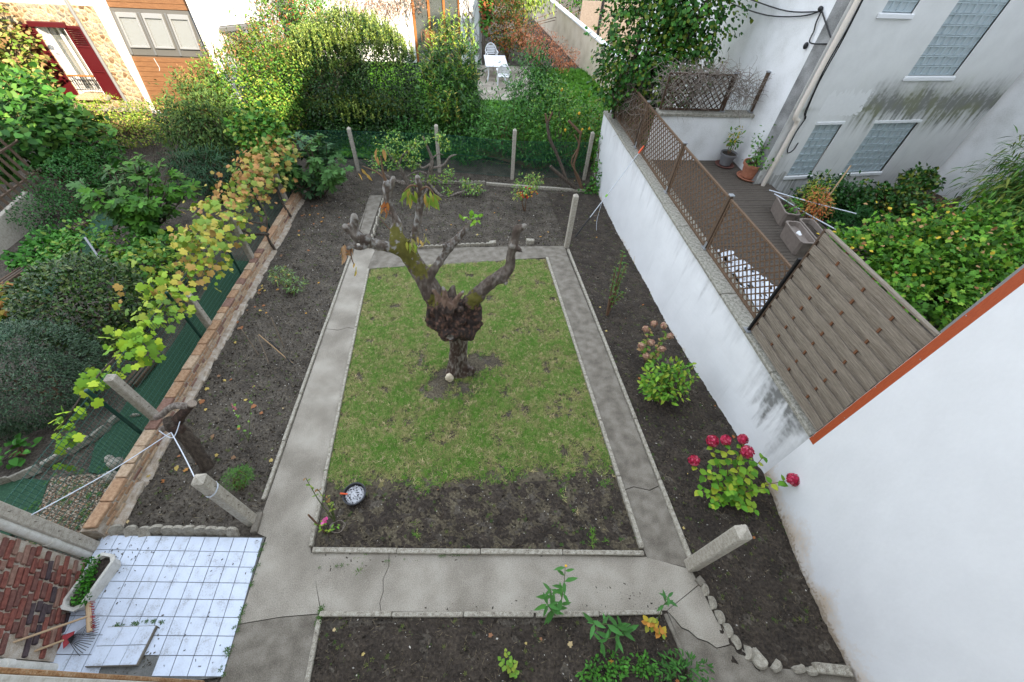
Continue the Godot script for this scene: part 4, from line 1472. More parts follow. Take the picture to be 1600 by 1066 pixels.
func build_left_garden() -> void:
	var s := setting("artificial_turf")
	put(s, "turf_strip", slab_mesh(pv([[-6.1, -3.34], [-5.5, -3.2], [-5.54, -4.1], [-5.58, -5.2], [-5.62, -6.96], [-5.66, -9.5], [-6.5, -9.6], [-6.27, -7.44], [-6.21, -5.88], [-6.34, -5.18], [-6.23, -4.12], [-6.32, -3.9]]), 0.0, 0.03), M.turf)
	put(s, "turf_strip", slab_mesh(pv([[-7.3, -2.5], [-7.29, -3.24], [-6.97, -3.3], [-6.6, -3.24], [-6.42, -2.74], [-6.6, -2.3], [-9, -2.0], [-9.5, -2.6]]), 0.0, 0.03), M.turf)
	put(s, "turf_strip", slab_mesh(pv([[-9.6, -6.6], [-11.2, -6.9], [-10.83, -8.2], [-10.84, -9.1], [-10.8, -10.32], [-11.1, -11.9], [-11.31, -13.3], [-10.64, -12.9], [-10.0, -10.4], [-9.95, -9.02], [-9.6, -7.7]]), 0.0, 0.03), M.turf)
	s = setting("gravel_patch")
	put(s, "gravel_bed", slab_mesh(pv([[-6.42, -2.6], [-6.6, -3.26], [-6.09, -3.32], [-5.5, -3.16], [-5.36, -2.3], [-6.22, -2.2]]), -0.012, 0.03), M.gravel_bed)
	var buf := PackedFloat32Array()
	for k in 3600:
		var q := Vector2(rr(-6.6, -5.38), rr(-3.3, -2.2))
		if q.y < -3.28 or q.x < -6.42 - (q.y + 2.74) * -0.3:
			continue
		var v: Color = pick(pal([[0.42, 0.35, 0.26], [0.28, 0.2, 0.14], [0.5, 0.44, 0.36], [0.34, 0.2, 0.12], [0.17, 0.14, 0.11]]))
		push(buf, Transform3D(Basis.from_euler(Vector3(rr(0, 6), rr(0, 6), rr(0, 6))).scaled(Vector3.ONE * rr(0.014, 0.036)), g3(q.x, q.y, 0.0)), v)
	tag(scatter(self, "gravel", L.pebble, M.bits, buf), "brown and cream pebbles of the gravel patch left of the brick wall", "gravel")
	buf = PackedFloat32Array()
	for k in 500:
		var q := Vector2(rr(-6.6, -5.4), rr(-3.4, -2.2))
		if FN.get_noise_2d(q.x * 3.0, q.y * 3.0) > 0.1:
			push(buf, Transform3D(Basis(Vector3.UP, rr(0, 6)).scaled(Vector3.ONE * rr(0.015, 0.045)), g3(q.x, q.y, 0.025)), Color(0.05, 0.13, 0.02) * rr(0.6, 1.3))
	tag(scatter(self, "gravel_weeds", L.weed, M.leaf_soft, buf), "green weeds coming up through the pebbles by the brick wall", "weeds")
	# curved line of stones on edge
	var st := [[-7.28, -3.24, 0.3], [-6.98, -3.36, 0.34], [-6.72, -3.6, 0.3], [-6.5, -3.86, 0.3], [-6.33, -4.08, 0.22], [-6.22, -4.34, 0.2]]
	var e := thing("stone_edging", "curving line of flat grey stones set on edge beside the green turf", "edging", g3(-6.7, -3.6))
	for k in st.size():
		var m := MB.new()
		var nx: Array = st[mini(k + 1, st.size() - 1)]
		var pv0: Array = st[maxi(k - 1, 0)]
		var a := atan2(nx[1] - pv0[1], nx[0] - pv0[0])
		m.box(Transform3D(Basis(Vector3.UP, -a) * Basis(Vector3.RIGHT, rr(-0.3, 0.3)), g3(st[k][0], st[k][1], 0.04)), Vector3(st[k][2], 0.16, 0.055), 0.015, 0.015, rng)
		put(e, "stone", m.mesh(), M.coping)
	var labels := ["largest mossy pale rock on the green turf by the brick wall", "brown rounded rock beside the larger pale one on the turf", "pale angular rock between turf and gravel at the brick wall", "small cream rock lying on the turf below the green fence post"]
	var rk := [[-5.72, -3.44, 0.2, 0.11, 0.14], [-5.88, -3.52, 0.11, 0.09, 0.12], [-5.68, -3.2, 0.19, 0.1, 0.14], [-5.98, -4.42, 0.14, 0.06, 0.05]]
	for k in 4:
		var m := MB.new()
		m.blob(g3(rk[k][0], rk[k][1], 0.03), Vector3(rk[k][2], rk[k][3] * 1.6, rk[k][4]) * 0.62, 9, 6, FN, 0.8, 6.0)
		tag(put(self, "rock", m.mesh(), M.rock), labels[k], "rock")
	# timber edgings
	for q in [[[-11.12, -10.2], [-11.16, -11.7], "silvery pair of timber planks edging the turf below the rose hedge"], [[-11.12, -8.3], [-11.05, -9.3], "silvery timber planks edging the turf at the left edge of the view"], [[-6.47, -5.1], [-6.42, -5.95], "short pair of timber planks between hedge and turf beside the brick wall"], [[-9.8, -7.9], [-9.95, -7.5], "dark plank end edging the turf behind the leafy round bush"]]:
		var tt := thing("timber_edging", q[2], "plank edging", g3(q[0][0], q[0][1]))
		for k in 3:
			var m := MB.new()
			m.bar(g3(q[0][0] + k * 0.09, q[0][1], 0.06), g3(q[1][0] + k * 0.09, q[1][1], 0.06), 0.055, 0.1, Vector3.UP, 0.008)
			put(tt, "plank", m.mesh(), M.upright_wood if k != 1 else M.twig)
	# pale slab wall and picket fence at the left edge
	var m := MB.new()
	m.box(Transform3D(Basis(Vector3.UP, 0.12), Vector3(-12.35, -0.95, -10.7)), Vector3(0.12, 1.0, 3.4), 0.01)
	tag(put(self, "slab_wall", m.mesh(), M.post), "low pale concrete slab wall under the grey picket fence at far left", "wall")
	var f := thing("picket_fence", "grey weathered picket fence above the pale slab wall at the left edge", "fence", Vector3(-12.6, -0.4, -11.3))
	for k in 17:
		m = MB.new()
		var z := -9.2 - k * 0.24
		m.bar(Vector3(-12.5 - 0.1 * sin(k * 1.3) * 0.1, -0.5, z), Vector3(-12.75 + rr(-0.03, 0.03), 0.75, z + rr(-0.03, 0.03)), 0.09, 0.025, Vector3.RIGHT, 0.005)
		put(f, "picket", m.mesh(), M.upright_wood)
	for y in [-0.25, 0.5]:
		m = MB.new()
		m.bar(Vector3(-12.6 - y * 0.15, y, -9.0), Vector3(-12.6 - y * 0.15, y, -13.4), 0.06, 0.04)
		put(f, "rail", m.mesh(), M.upright_wood)
	# clothes pole and line
	var pt := thing("metal_pole", "thin pale metal pole standing among the plants left of the vine", "pole", g3(-7.35, -7.3))
	m = MB.new()
	m.tube([g3(-7.3, -7.2, 0.0), g3(-8.1, -8.3, 1.5)], [0.022, 0.022], 8)
	put(pt, "tube", m.mesh(), M.zinc_light)
	m = MB.new()
	m.tube([g3(-7.34, -7.25, 0), g3(-7.34, -7.25, 0.85)], [0.025, 0.025], 8)
	put(pt, "socket_post", m.mesh(), M.green_metal)


func build_left_plants() -> void:
	shrub("round_bush", "clipped round dark grey-green bush with tiny leaves, nearer of the two by the turf", "bush", g3(-7.55, -5.0), [[Vector3(-7.62, 0.12, -5.0), Vector3(1.0, 0.92, 1.0)], [Vector3(-7.9, -0.1, -4.8), Vector3(0.9, 0.7, 0.9)]], 24000, "lance", "leaf_gloss", pal([[0.028, 0.06, 0.05], [0.045, 0.085, 0.07], [0.018, 0.04, 0.03], [0.075, 0.115, 0.11]]), Vector2(0.035, 0.062), {"amp": 0.07, "depth": 0.16, "up": 0.4, "out": 1.1, "freq": 3.2, "gap": 0.22})
	shrub("round_bush", "rounded evergreen bush with broad glossy leaves behind the clipped grey-green one", "bush", g3(-7.75, -6.9), [[Vector3(-7.75, 0.05, -6.9), Vector3(1.02, 0.9, 1.0)]], 7200, "oval", "leaf_gloss", pal([[0.025, 0.06, 0.02], [0.04, 0.08, 0.025], [0.06, 0.1, 0.035], [0.1, 0.12, 0.05], [0.02, 0.045, 0.018]]), Vector2(0.065, 0.11), {"amp": 0.1, "depth": 0.18, "up": 0.7, "freq": 2.6, "gap": 0.2})
	fig_tree("large fig tree with broad lobed leaves left of the yellow vine", g3(-8.9, -11.0), Vector3(-8.5, 0.35, -11.1), Vector3(1.35, 1.4, 1.3), 620, [[0.05, 0.14, 0.022], [0.07, 0.18, 0.03], [0.03, 0.095, 0.018], [0.06, 0.14, 0.035], [0.022, 0.07, 0.015]], Vector2(0.17, 0.29))
	fig_tree("bluish fig tree with deeply cut leaves in front of the tall dark hedge", g3(-4.85, -13.6), Vector3(-4.75, 0.2, -13.3), Vector3(1.45, 1.3, 1.1), 600, [[0.05, 0.12, 0.05], [0.075, 0.16, 0.07], [0.035, 0.085, 0.035], [0.045, 0.11, 0.04]], Vector2(0.17, 0.29))
	shrub("rose_hedge", "low green hedge dotted with tiny flowers beside the turf strip", "hedge", g3(-11.7, -12.4), [[Vector3(-11.75, -0.75, -11.7), Vector3(0.75, 0.6, 0.9)], [Vector3(-11.75, -0.6, -12.9), Vector3(0.85, 0.8, 1.0)], [Vector3(-11.6, -0.6, -13.9), Vector3(0.9, 0.8, 0.9)]], 6500, "oval", "leaf", pal([[0.02, 0.085, 0.02], [0.03, 0.11, 0.03], [0.015, 0.06, 0.015], [0.035, 0.1, 0.04]]), Vector2(0.05, 0.09), {"amp": 0.15})
	shrub("vine_hedge", "broad leaved climber heaped over the picket fence, sunlit at its top", "climber", g3(-13.3, -14.6), [[Vector3(-13.2, 0.4, -14.3), Vector3(1.1, 1.1, 1.0)], [Vector3(-12.4, 0.0, -14.9), Vector3(1.1, 1.0, 0.9)], [Vector3(-14.2, 0.3, -13.6), Vector3(0.9, 1.0, 0.8)], [Vector3(-13.6, 0.7, -15.6), Vector3(1.2, 1.0, 0.9)]], 3400, "heart", "leaf", pal([[0.04, 0.12, 0.03], [0.06, 0.16, 0.04], [0.03, 0.09, 0.03], [0.1, 0.19, 0.05]]), Vector2(0.12, 0.21), {"amp": 0.3, "depth": 0.4})
	shrub("wall_climber", "yellowing creeper climbing the stone house beside the red shutters", "climber", g3(-15.6, -18.2), [[Vector3(-15.2, 1.4, -18.3), Vector3(1.0, 1.3, 0.6)], [Vector3(-15.9, 0.4, -17.9), Vector3(1.3, 1.0, 0.8)], [Vector3(-14.7, 0.1, -17.4), Vector3(0.8, 0.7, 0.7)], [Vector3(-16.3, 2.2, -18.3), Vector3(1.2, 1.0, 0.6)]], 3600, "heart", "leaf", pal([[0.24, 0.24, 0.06], [0.32, 0.27, 0.09], [0.16, 0.22, 0.06], [0.3, 0.18, 0.08], [0.12, 0.18, 0.05]]), Vector2(0.09, 0.16), {"amp": 0.3, "depth": 0.5})
	shrub("clipped_hedge", "low sunlit yellow-green hedge along the foot of the stone house", "hedge", g3(-12.5, -17.6), [[Vector3(-13.9, -0.35, -17.5), Vector3(0.9, 0.65, 0.6)], [Vector3(-12.6, -0.35, -17.6), Vector3(1.0, 0.65, 0.6)], [Vector3(-11.2, -0.4, -17.7), Vector3(1.0, 0.6, 0.6)], [Vector3(-12.2, -0.6, -16.8), Vector3(1.4, 0.55, 0.6)]], 6000, "oval", "leaf", pal([[0.18, 0.24, 0.05], [0.26, 0.28, 0.06], [0.12, 0.2, 0.04], [0.34, 0.24, 0.1], [0.2, 0.24, 0.06]]), Vector2(0.06, 0.1), {"amp": 0.15})
	shrub("olive_shrub", "grey-green narrow leaved shrub behind the large fig tree", "shrub", g3(-8.5, -15.4), [[Vector3(-8.4, 0.4, -15.4), Vector3(1.1, 1.25, 1.0)], [Vector3(-9.5, 0.0, -15.9), Vector3(0.9, 0.9, 0.9)]], 5200, "lance", "leaf_soft", pal([[0.06, 0.1, 0.05], [0.09, 0.13, 0.07], [0.04, 0.075, 0.04], [0.11, 0.15, 0.06]]), Vector2(0.1, 0.17), {"amp": 0.3, "droop": 0.4})
	shrub("dark_shrub", "dark feathery shrub in the shade between the two fig trees", "shrub", g3(-8.0, -13.2), [[Vector3(-7.7, -0.35, -13.3), Vector3(0.85, 0.75, 0.8)], [Vector3(-8.9, -0.5, -13.9), Vector3(0.7, 0.6, 0.6)]], 3600, "strap", "leaf", pal([[0.015, 0.05, 0.03], [0.02, 0.065, 0.04], [0.012, 0.04, 0.022]]), Vector2(0.12, 0.22), {"droop": 0.5})
	shrub("leafy_shrub", "mid green leafy shrub at the end of the vine, below the long mixed hedge", "shrub", g3(-6.7, -14.6), [[Vector3(-6.5, 0.2, -14.6), Vector3(0.8, 0.9, 0.7)], [Vector3(-6.2, -0.4, -14.2), Vector3(0.7, 0.6, 0.6)]], 2200, "heart", "leaf", pal([[0.06, 0.17, 0.03], [0.09, 0.22, 0.04], [0.04, 0.12, 0.025], [0.2, 0.24, 0.05]]), Vector2(0.09, 0.15), {"amp": 0.25})
	shrub("mixed_hedge", "tall mixed hedge with reddish shoot tips beside the wooden wall", "hedge", g3(-7.9, -17.0), [[Vector3(-7.6, 0.5, -17.2), Vector3(1.35, 1.5, 1.0)], [Vector3(-8.9, 0.0, -17.2), Vector3(1.0, 1.1, 0.9)], [Vector3(-6.6, 0.7, -17.4), Vector3(1.1, 1.7, 1.0)]], 14000, "oval", "leaf", pal([[0.06, 0.15, 0.03], [0.1, 0.2, 0.04], [0.04, 0.11, 0.025], [0.15, 0.24, 0.05], [0.24, 0.25, 0.07]]), Vector2(0.07, 0.125), {"amp": 0.22, "gap": 0.1, "shoots": 200, "shoot_h": Vector2(0.3, 0.75), "shoot_n": 14, "shoot_pal": pal([[0.12, 0.19, 0.05], [0.2, 0.22, 0.06], [0.3, 0.14, 0.06]])})
	shrub("berry_shrub", "large dense bush with orange-red berries beside the white boarded wall", "shrub", g3(-7.4, -20.6), [[Vector3(-7.5, 1.6, -20.8), Vector3(1.3, 1.7, 1.0)], [Vector3(-6.5, 1.3, -20.4), Vector3(1.4, 1.6, 1.0)], [Vector3(-5.6, 1.5, -20.8), Vector3(1.2, 1.4, 0.9)], [Vector3(-7.0, 0.2, -19.6), Vector3(1.4, 1.2, 0.9)]], 16000, "oval", "leaf_gloss", pal([[0.05, 0.12, 0.025], [0.08, 0.17, 0.03], [0.12, 0.2, 0.05], [0.035, 0.09, 0.02], [0.1, 0.18, 0.04], [0.4, 0.1, 0.03]]), Vector2(0.08, 0.13), {"amp": 0.25, "depth": 0.35, "gap": 0.1})
	shrub("cypress", "bright green narrow conifer behind the tall sunlit hedge", "conifer", g3(-6.2, -23.2), [[Vector3(-6.2, 1.2, -23.2), Vector3(0.7, 2.4, 0.7)]], 6000, "lance", "leaf", pal([[0.08, 0.2, 0.03], [0.12, 0.26, 0.05], [0.05, 0.14, 0.03]]), Vector2(0.07, 0.12), {"amp": 0.15, "up": 0.3})
	shrub("tall_hedge", "great clipped evergreen hedge, dark below and sunlit on top, behind the far fence", "hedge", g3(-3.7, -18.2), [[Vector3(-4.9, 0.4, -18.1), Vector3(1.6, 1.95, 1.3)], [Vector3(-2.9, 0.5, -18.2), Vector3(1.55, 2.05, 1.3)], [Vector3(-3.9, 0.75, -18.8), Vector3(2.1, 2.05, 1.3)], [Vector3(-3.9, -0.6, -17.6), Vector3(2.1, 1.0, 1.1)]], 34000, "oval", "leaf_gloss", pal([[0.016, 0.048, 0.016], [0.024, 0.064, 0.02], [0.011, 0.034, 0.011], [0.045, 0.09, 0.03]]), Vector2(0.07, 0.115), {"amp": 0.07, "depth": 0.2, "freq": 2.2, "gap": 0.16, "shoots": 900, "shoot_h": Vector2(0.22, 0.62), "shoot_n": 20, "shoot_pal": pal([[0.22, 0.27, 0.08], [0.3, 0.32, 0.12], [0.14, 0.2, 0.05]])})  # bright shoot colours carry part of the sunlight on the hedge top
	shrub("laurel", "cherry laurel bush with tall upright shoots beside the great hedge", "laurel", g3(-0.4, -17.6), [[Vector3(-0.35, 0.3, -17.7), Vector3(1.3, 1.4, 1.0)], [Vector3(-0.2, 1.2, -18.1), Vector3(1.05, 1.2, 0.8)], [Vector3(-0.5, -0.5, -17.2), Vector3(1.2, 0.7, 0.8)]], 8000, "lance", "leaf_gloss", pal([[0.03, 0.09, 0.03], [0.045, 0.12, 0.03], [0.022, 0.065, 0.022], [0.08, 0.17, 0.04]]), Vector2(0.13, 0.21), {"amp": 0.25, "depth": 0.3, "up": 0.6, "gap": 0.12, "shoots": 75, "shoot_h": Vector2(0.6, 1.25), "shoot_n": 20, "shoot_pal": pal([[0.2, 0.3, 0.05], [0.28, 0.34, 0.06], [0.36, 0.3, 0.06], [0.12, 0.22, 0.04]])})
	# low plants on the neighbour's beds
	var labels := ["patch of strawberry-like plants beside the turf strip at left", "raspberry bush patch right of the turf strip, behind the broad leaved bush", "small leafy plants at the foot of the large fig tree", "yellowing plant at the left edge beside the timber edging", "single broad leaved plant on dark soil at the left edge", "leafy currant bush between the pale pole and the vine"]
	var spots := [[Vector3(-11.0, 0, -10.0), Vector3(0.5, 0.2, 0.9), 700, [[0.03, 0.12, 0.02], [0.05, 0.16, 0.025]]], [Vector3(-9.3, 0, -9.3), Vector3(0.9, 0.6, 1.0), 1100, [[0.05, 0.16, 0.03], [0.08, 0.2, 0.04], [0.14, 0.2, 0.04]]], [Vector3(-8.3, 0, -10.0), Vector3(0.7, 0.35, 0.7), 500, [[0.04, 0.13, 0.025], [0.06, 0.16, 0.03]]], [Vector3(-10.2, 0, -7.6), Vector3(0.5, 0.5, 0.4), 420, [[0.3, 0.22, 0.04], [0.36, 0.16, 0.04], [0.14, 0.18, 0.03]]], [Vector3(-7.35, 0, -3.75), Vector3(0.2, 0.16, 0.2), 40, [[0.05, 0.17, 0.04], [0.07, 0.2, 0.05]]], [Vector3(-7.4, 0, -8.5), Vector3(0.6, 0.7, 0.7), 750, [[0.05, 0.14, 0.03], [0.09, 0.19, 0.04], [0.18, 0.22, 0.04]]]]
	for k in 6:
		var c: Vector3 = spots[k][0]
		shrub("low_plant", labels[k], "plants", g3(c.x, c.z), [[g3(c.x, c.z, spots[k][1].y * 0.7), spots[k][1]]], spots[k][2], "heart" if k != 1 else "broad", "leaf", pal(spots[k][3]), Vector2(0.07, 0.13), {"amp": 0.4, "gap": 0.1})


func build_stone_house() -> void:
	var z := -19.0
	var t := thing("stone_house", "rubble stone house with a red shuttered window at top left", "house", Vector3(-14.5, -0.8, -19))
	var m := MB.new()
	# wall in pieces round the opening
	var ox0 := -14.45
	var ox1 := -13.55
	var oy0 := -0.12
	var oy1 := 2.0
	for q in [[-20.0, ox0, -1.2, 2.62], [ox1, -12.25, -1.2, 2.62], [ox0, ox1, -1.2, oy0], [ox0, ox1, oy1, 2.62]]:
		m.box(Transform3D(Basis.IDENTITY, Vector3((q[0] + q[1]) * 0.5, (q[2] + q[3]) * 0.5, z - 0.25)), Vector3(q[1] - q[0], q[3] - q[2], 0.5))
	put(t, "wall", m.mesh(), M.stone)
	m = MB.new()
	m.box(Transform3D(Basis.IDENTITY, Vector3(-16.12, 4.1, z - 0.25)), Vector3(7.75, 2.96, 0.5))
	put(t, "upper_wall", m.mesh(), M.render_cream)
	m = MB.new()
	m.box(Transform3D(Basis.IDENTITY, Vector3(-12.33, 2.0, z - 4.0)), Vector3(0.5, 7.2, 7.96))
	put(t, "side_wall", m.mesh(), M.white_paint)
	m = MB.new()
	m.box(Transform3D(Basis.IDENTITY, Vector3(-16.1, 1.5, z - 4.6)), Vector3(7.4, 6.5, 6.0))
	put(t, "room", m.mesh(), M.room_wall)
	m = MB.new()
	m.box(Transform3D(Basis.IDENTITY, Vector3(-16.1, 5.72, z - 3.9)), Vector3(8.3, 0.25, 8.4))
	put(t, "roof", m.mesh(), M.slate)
	var w := MB.new()
	w.box(Transform3D(Basis.IDENTITY, Vector3(ox0 + 0.02, 0.94, z - 0.2)), Vector3(0.04, 2.12, 0.42))
	w.box(Transform3D(Basis.IDENTITY, Vector3(ox1 - 0.02, 0.94, z - 0.2)), Vector3(0.04, 2.12, 0.42))
	put(t, "reveal", w.mesh(), M.white_paint)
	m = MB.new()
	m.box(Transform3D(Basis.IDENTITY, Vector3(-14.0, oy1 + 0.07, z + 0.03)), Vector3(1.15, 0.15, 0.16), 0.01)
	put(t, "lintel", m.mesh(), M.red_paint)
	m = MB.new()
	m.box(Transform3D(Basis.IDENTITY, Vector3(-13.95, oy0 - 0.06, z + 0.08)), Vector3(1.1, 0.12, 0.4), 0.02)
	var sill := put(t, "sill", m.mesh(), M.coping)
	for k in 9:
		m = MB.new()
		m.box(Transform3D(Basis.IDENTITY, Vector3(-14.42 + k * 0.117, oy0 - 0.045, z + 0.1)), Vector3(0.105, 0.12, 0.41), 0.01)
		put(sill, "brick", m.mesh(), M.brick_pale)
	var win := put(t, "window", window_frame(ox0 + 0.04, ox1 - 0.04, oy0, oy1, z - 0.32), M.white_paint)
	m = MB.new()
	for s in 2:
		var x0 := ox0 + 0.12 + s * 0.41
		m.box(Transform3D(Basis.IDENTITY, Vector3(x0 + 0.165, 0.94, z - 0.33)), Vector3(0.33, 1.98, 0.008))
	put(win, "glass", m.mesh(), M.pane)
	m = MB.new()
	m.box(Transform3D(Basis.IDENTITY, Vector3(-14.0, 1.0, z - 0.62)), Vector3(0.85, 2.0, 0.04))
	put(win, "curtain", m.mesh(), M.room_wall)
	for s in [-1, 1]:
		var cx := -14.78 if s < 0 else -13.26
		m = MB.new()
		var b := Basis(Vector3.UP, -0.08 * s)
		for q in [[-0.25, 0.0, 0.07, 2.3], [0.25, 0.0, 0.07, 2.3], [0.0, 1.12, 0.44, 0.07], [0.0, 0.55, 0.44, 0.05], [0.0, -1.12, 0.44, 0.07], [0.0, -0.22, 0.44, 0.05]]:
			m.box(Transform3D(b, Vector3(cx, 0.9, z + 0.045) + b * Vector3(q[0], q[1], 0)), Vector3(q[2], q[3], 0.05), 0.006)
		for q in [[0.165, 0.7], [-0.67, 0.82]]:
			m.box(Transform3D(b, Vector3(cx, 0.9, z + 0.035) + b * Vector3(0, q[0], 0)), Vector3(0.44, q[1], 0.02))
		var sh := put(t, "shutter", m.mesh(), M.red_paint)
		for k in 8:
			m = MB.new()
			m.box(Transform3D(b * Basis(Vector3.RIGHT, 0.6), Vector3(cx, 0.9, z + 0.045) + b * Vector3(0, 0.61 + k * 0.063, 0)), Vector3(0.43, 0.06, 0.012))
			put(sh, "slat", m.mesh(), M.red_paint)
	m = MB.new()
	m.bar(Vector3(ox0, 0.52, z + 0.03), Vector3(ox1, 0.52, z + 0.03), 0.06, 0.05, Vector3.UP, 0.01)
	var hr := put(t, "handrail", m.mesh(), M.orange_wood)
	m = MB.new()
	m.bar(Vector3(ox0, 0.05, z + 0.03), Vector3(ox1, 0.05, z + 0.03), 0.02, 0.02)
	for k in 10:
		var x := ox0 + 0.05 + k * 0.09
		m.bar(Vector3(x, 0.05, z + 0.03), Vector3(x, 0.5, z + 0.03), 0.014, 0.014)
		var ring := []
		for j in 11:
			ring.append(Vector3(x + 0.045 + 0.035 * cos(j * TAU / 10.0), 0.3 + 0.1 * sin(j * TAU / 10.0), z + 0.03))
		m.tube(ring, taper(11, 0.006, 0.006), 4, false)
	put(hr, "ironwork", m.mesh(), M.black_metal)
	m = MB.new()
	m.tube([Vector3(-12.92, 4.5, z + 0.08), Vector3(-12.92, -0.9, z + 0.08)], [0.055, 0.055], 10)
	put(t, "drainpipe", m.mesh(), M.zinc_light)
	m = MB.new()
	m.box(Transform3D(Basis.IDENTITY, Vector3(-14.6, -0.62, z + 0.06)), Vector3(4.6, 0.12, 0.16), 0.015)
	put(t, "plinth", m.mesh(), M.coping)


func window_frame(x0: float, x1: float, y0: float, y1: float, z: float) -> ArrayMesh:
	var m := MB.new()
	var c := (x0 + x1) * 0.5
	for q in [[x0 + 0.03, 0.06], [x1 - 0.03, 0.06], [c, 0.09]]:
		m.box(Transform3D(Basis.IDENTITY, Vector3(q[0], (y0 + y1) * 0.5, z)), Vector3(q[1], y1 - y0, 0.06), 0.008)
	for y in [y0 + 0.05, y1 - 0.04]:
		m.box(Transform3D(Basis.IDENTITY, Vector3(c, y, z - 0.003)), Vector3(x1 - x0 - 0.01, 0.09, 0.05), 0.008)
	return m.mesh()


func build_wood_house() -> void:
	# wood-clad front leaning back like a mansard, with three roof windows
	var t := thing("wood_clad_house", "house front clad in orange-brown boards with three grey roof windows", "house", Vector3(-10.7, -0.8, -19.0))
	var th := deg_to_rad(9.5)
	var B := Basis(Vector3.RIGHT, -th)
	var o := Vector3(0, -0.8, -19.0)
	var at := func(x: float, s: float, out: float) -> Vector3: return o + Vector3(x, 0, 0) + B * Vector3(0, s, out)
	var m := MB.new()
	m.box(Transform3D(B, at.call(-10.6, 2.6, -0.12)), Vector3(3.0, 6.0, 0.2))
	put(t, "wall", m.mesh(), M.twig)
	m = MB.new()
	m.box(Transform3D(Basis.IDENTITY, Vector3(-10.5, 2.0, -23.6)), Vector3(3.2, 6.4, 7.0))
	put(t, "house_body", m.mesh(), M.render_grey)
	var pr := MB.new()
	pr.box(Transform3D.IDENTITY, Vector3(2.98, 0.152, 0.03), 0.006)
	var pm := pr.mesh()
	for k in 36:
		var s := -0.2 + k * 0.158
		if s > 1.98 and s < 3.35:
			continue
		puti(t, "board", pm, M.cladding, Transform3D(B, at.call(-10.6 + rr(-0.004, 0.004), s, 0.0)))
	m = MB.new()
	m.box(Transform3D(B, at.call(-10.6, 2.66, 0.015)), Vector3(3.0, 1.36, 0.04), 0.006)
	var fl := put(t, "flashing", m.mesh(), M.velux_grey)
	for k in 4:
		m = MB.new()
		m.box(Transform3D(B, at.call([-11.98, -11.16, -10.3, -9.44][k] + 0.0, 2.62, 0.045)), Vector3(0.07, 1.26, 0.05), 0.01)
		put(fl, "seam", m.mesh(), M.zinc)
	for k in 3:
		var cx: float = [-11.57, -10.73, -9.87][k]
		var wn := MB.new()
		for q in [[-0.31, 0.0, 0.06, 1.02], [0.31, 0.0, 0.06, 1.02], [0.0, 0.44, 0.56, 0.15], [0.0, -0.48, 0.56, 0.06]]:
			wn.box(Transform3D(B, at.call(cx + q[0], 2.72 + q[1], 0.075)), Vector3(q[2], q[3], 0.1), 0.012)
		var win := put(t, "roof_window", wn.mesh(), M.zinc_light)
		m = MB.new()
		m.box(Transform3D(B, at.call(cx, 2.65, 0.07)), Vector3(0.555, 0.83, 0.012))
		put(win, "glass", m.mesh(), M.pane)
		m = MB.new()
		m.box(Transform3D(B, at.call(cx, 2.65, 0.05)), Vector3(0.555, 0.83, 0.012))
		put(win, "blind", m.mesh(), M.grey_pot)
	m = MB.new()
	m.tube([at.call(-11.3, 1.9, 0.05), at.call(-11.25, 1.6, 0.04), at.call(-11.3, 1.5, 0.03)], [0.008, 0.008, 0.008], 5)
	put(t, "cable", m.mesh(), M.cord_white)
	m = MB.new()
	m.blob(at.call(-11.95, 0.1, 0.07), Vector3(0.07, 0.07, 0.07))
	put(t, "lamp_globe", m.mesh(), M.white_paint)
	# white neighbour with boarded eaves
	t = thing("white_boarded_house", "white rendered house corner with pale grey horizontal boards right of the wooden front", "house", Vector3(-8.6, -0.8, -19.5))
	m = MB.new()
	m.box(Transform3D(Basis.IDENTITY, Vector3(-8.88, 1.6, -21.0)), Vector3(0.5, 5.2, 4.2))
	put(t, "wall", m.mesh(), M.white_paint)
	var bb := Basis(Vector3.UP, deg_to_rad(38))
	m = MB.new()
	m.box(Transform3D(bb, Vector3(-8.1, 3.4, -20.1)), Vector3(1.7, 2.6, 0.2))
	put(t, "boarding", m.mesh(), M.twig_grey)
	for k in 10:
		m = MB.new()
		m.box(Transform3D(bb * Basis(Vector3.RIGHT, -0.05), Vector3(-8.1, 2.22 + k * 0.25, -20.1) + bb * Vector3(0, 0, 0.115)), Vector3(1.68, 0.242, 0.025), 0.004)
		put(t, "board", m.mesh(), M.white_paint)
	m = MB.new()
	m.box(Transform3D(bb, Vector3(-8.1, 2.0, -20.1) + bb * Vector3(0, 0, 0.14)), Vector3(1.75, 0.16, 0.18), 0.02)
	put(t, "gutter", m.mesh(), M.zinc)


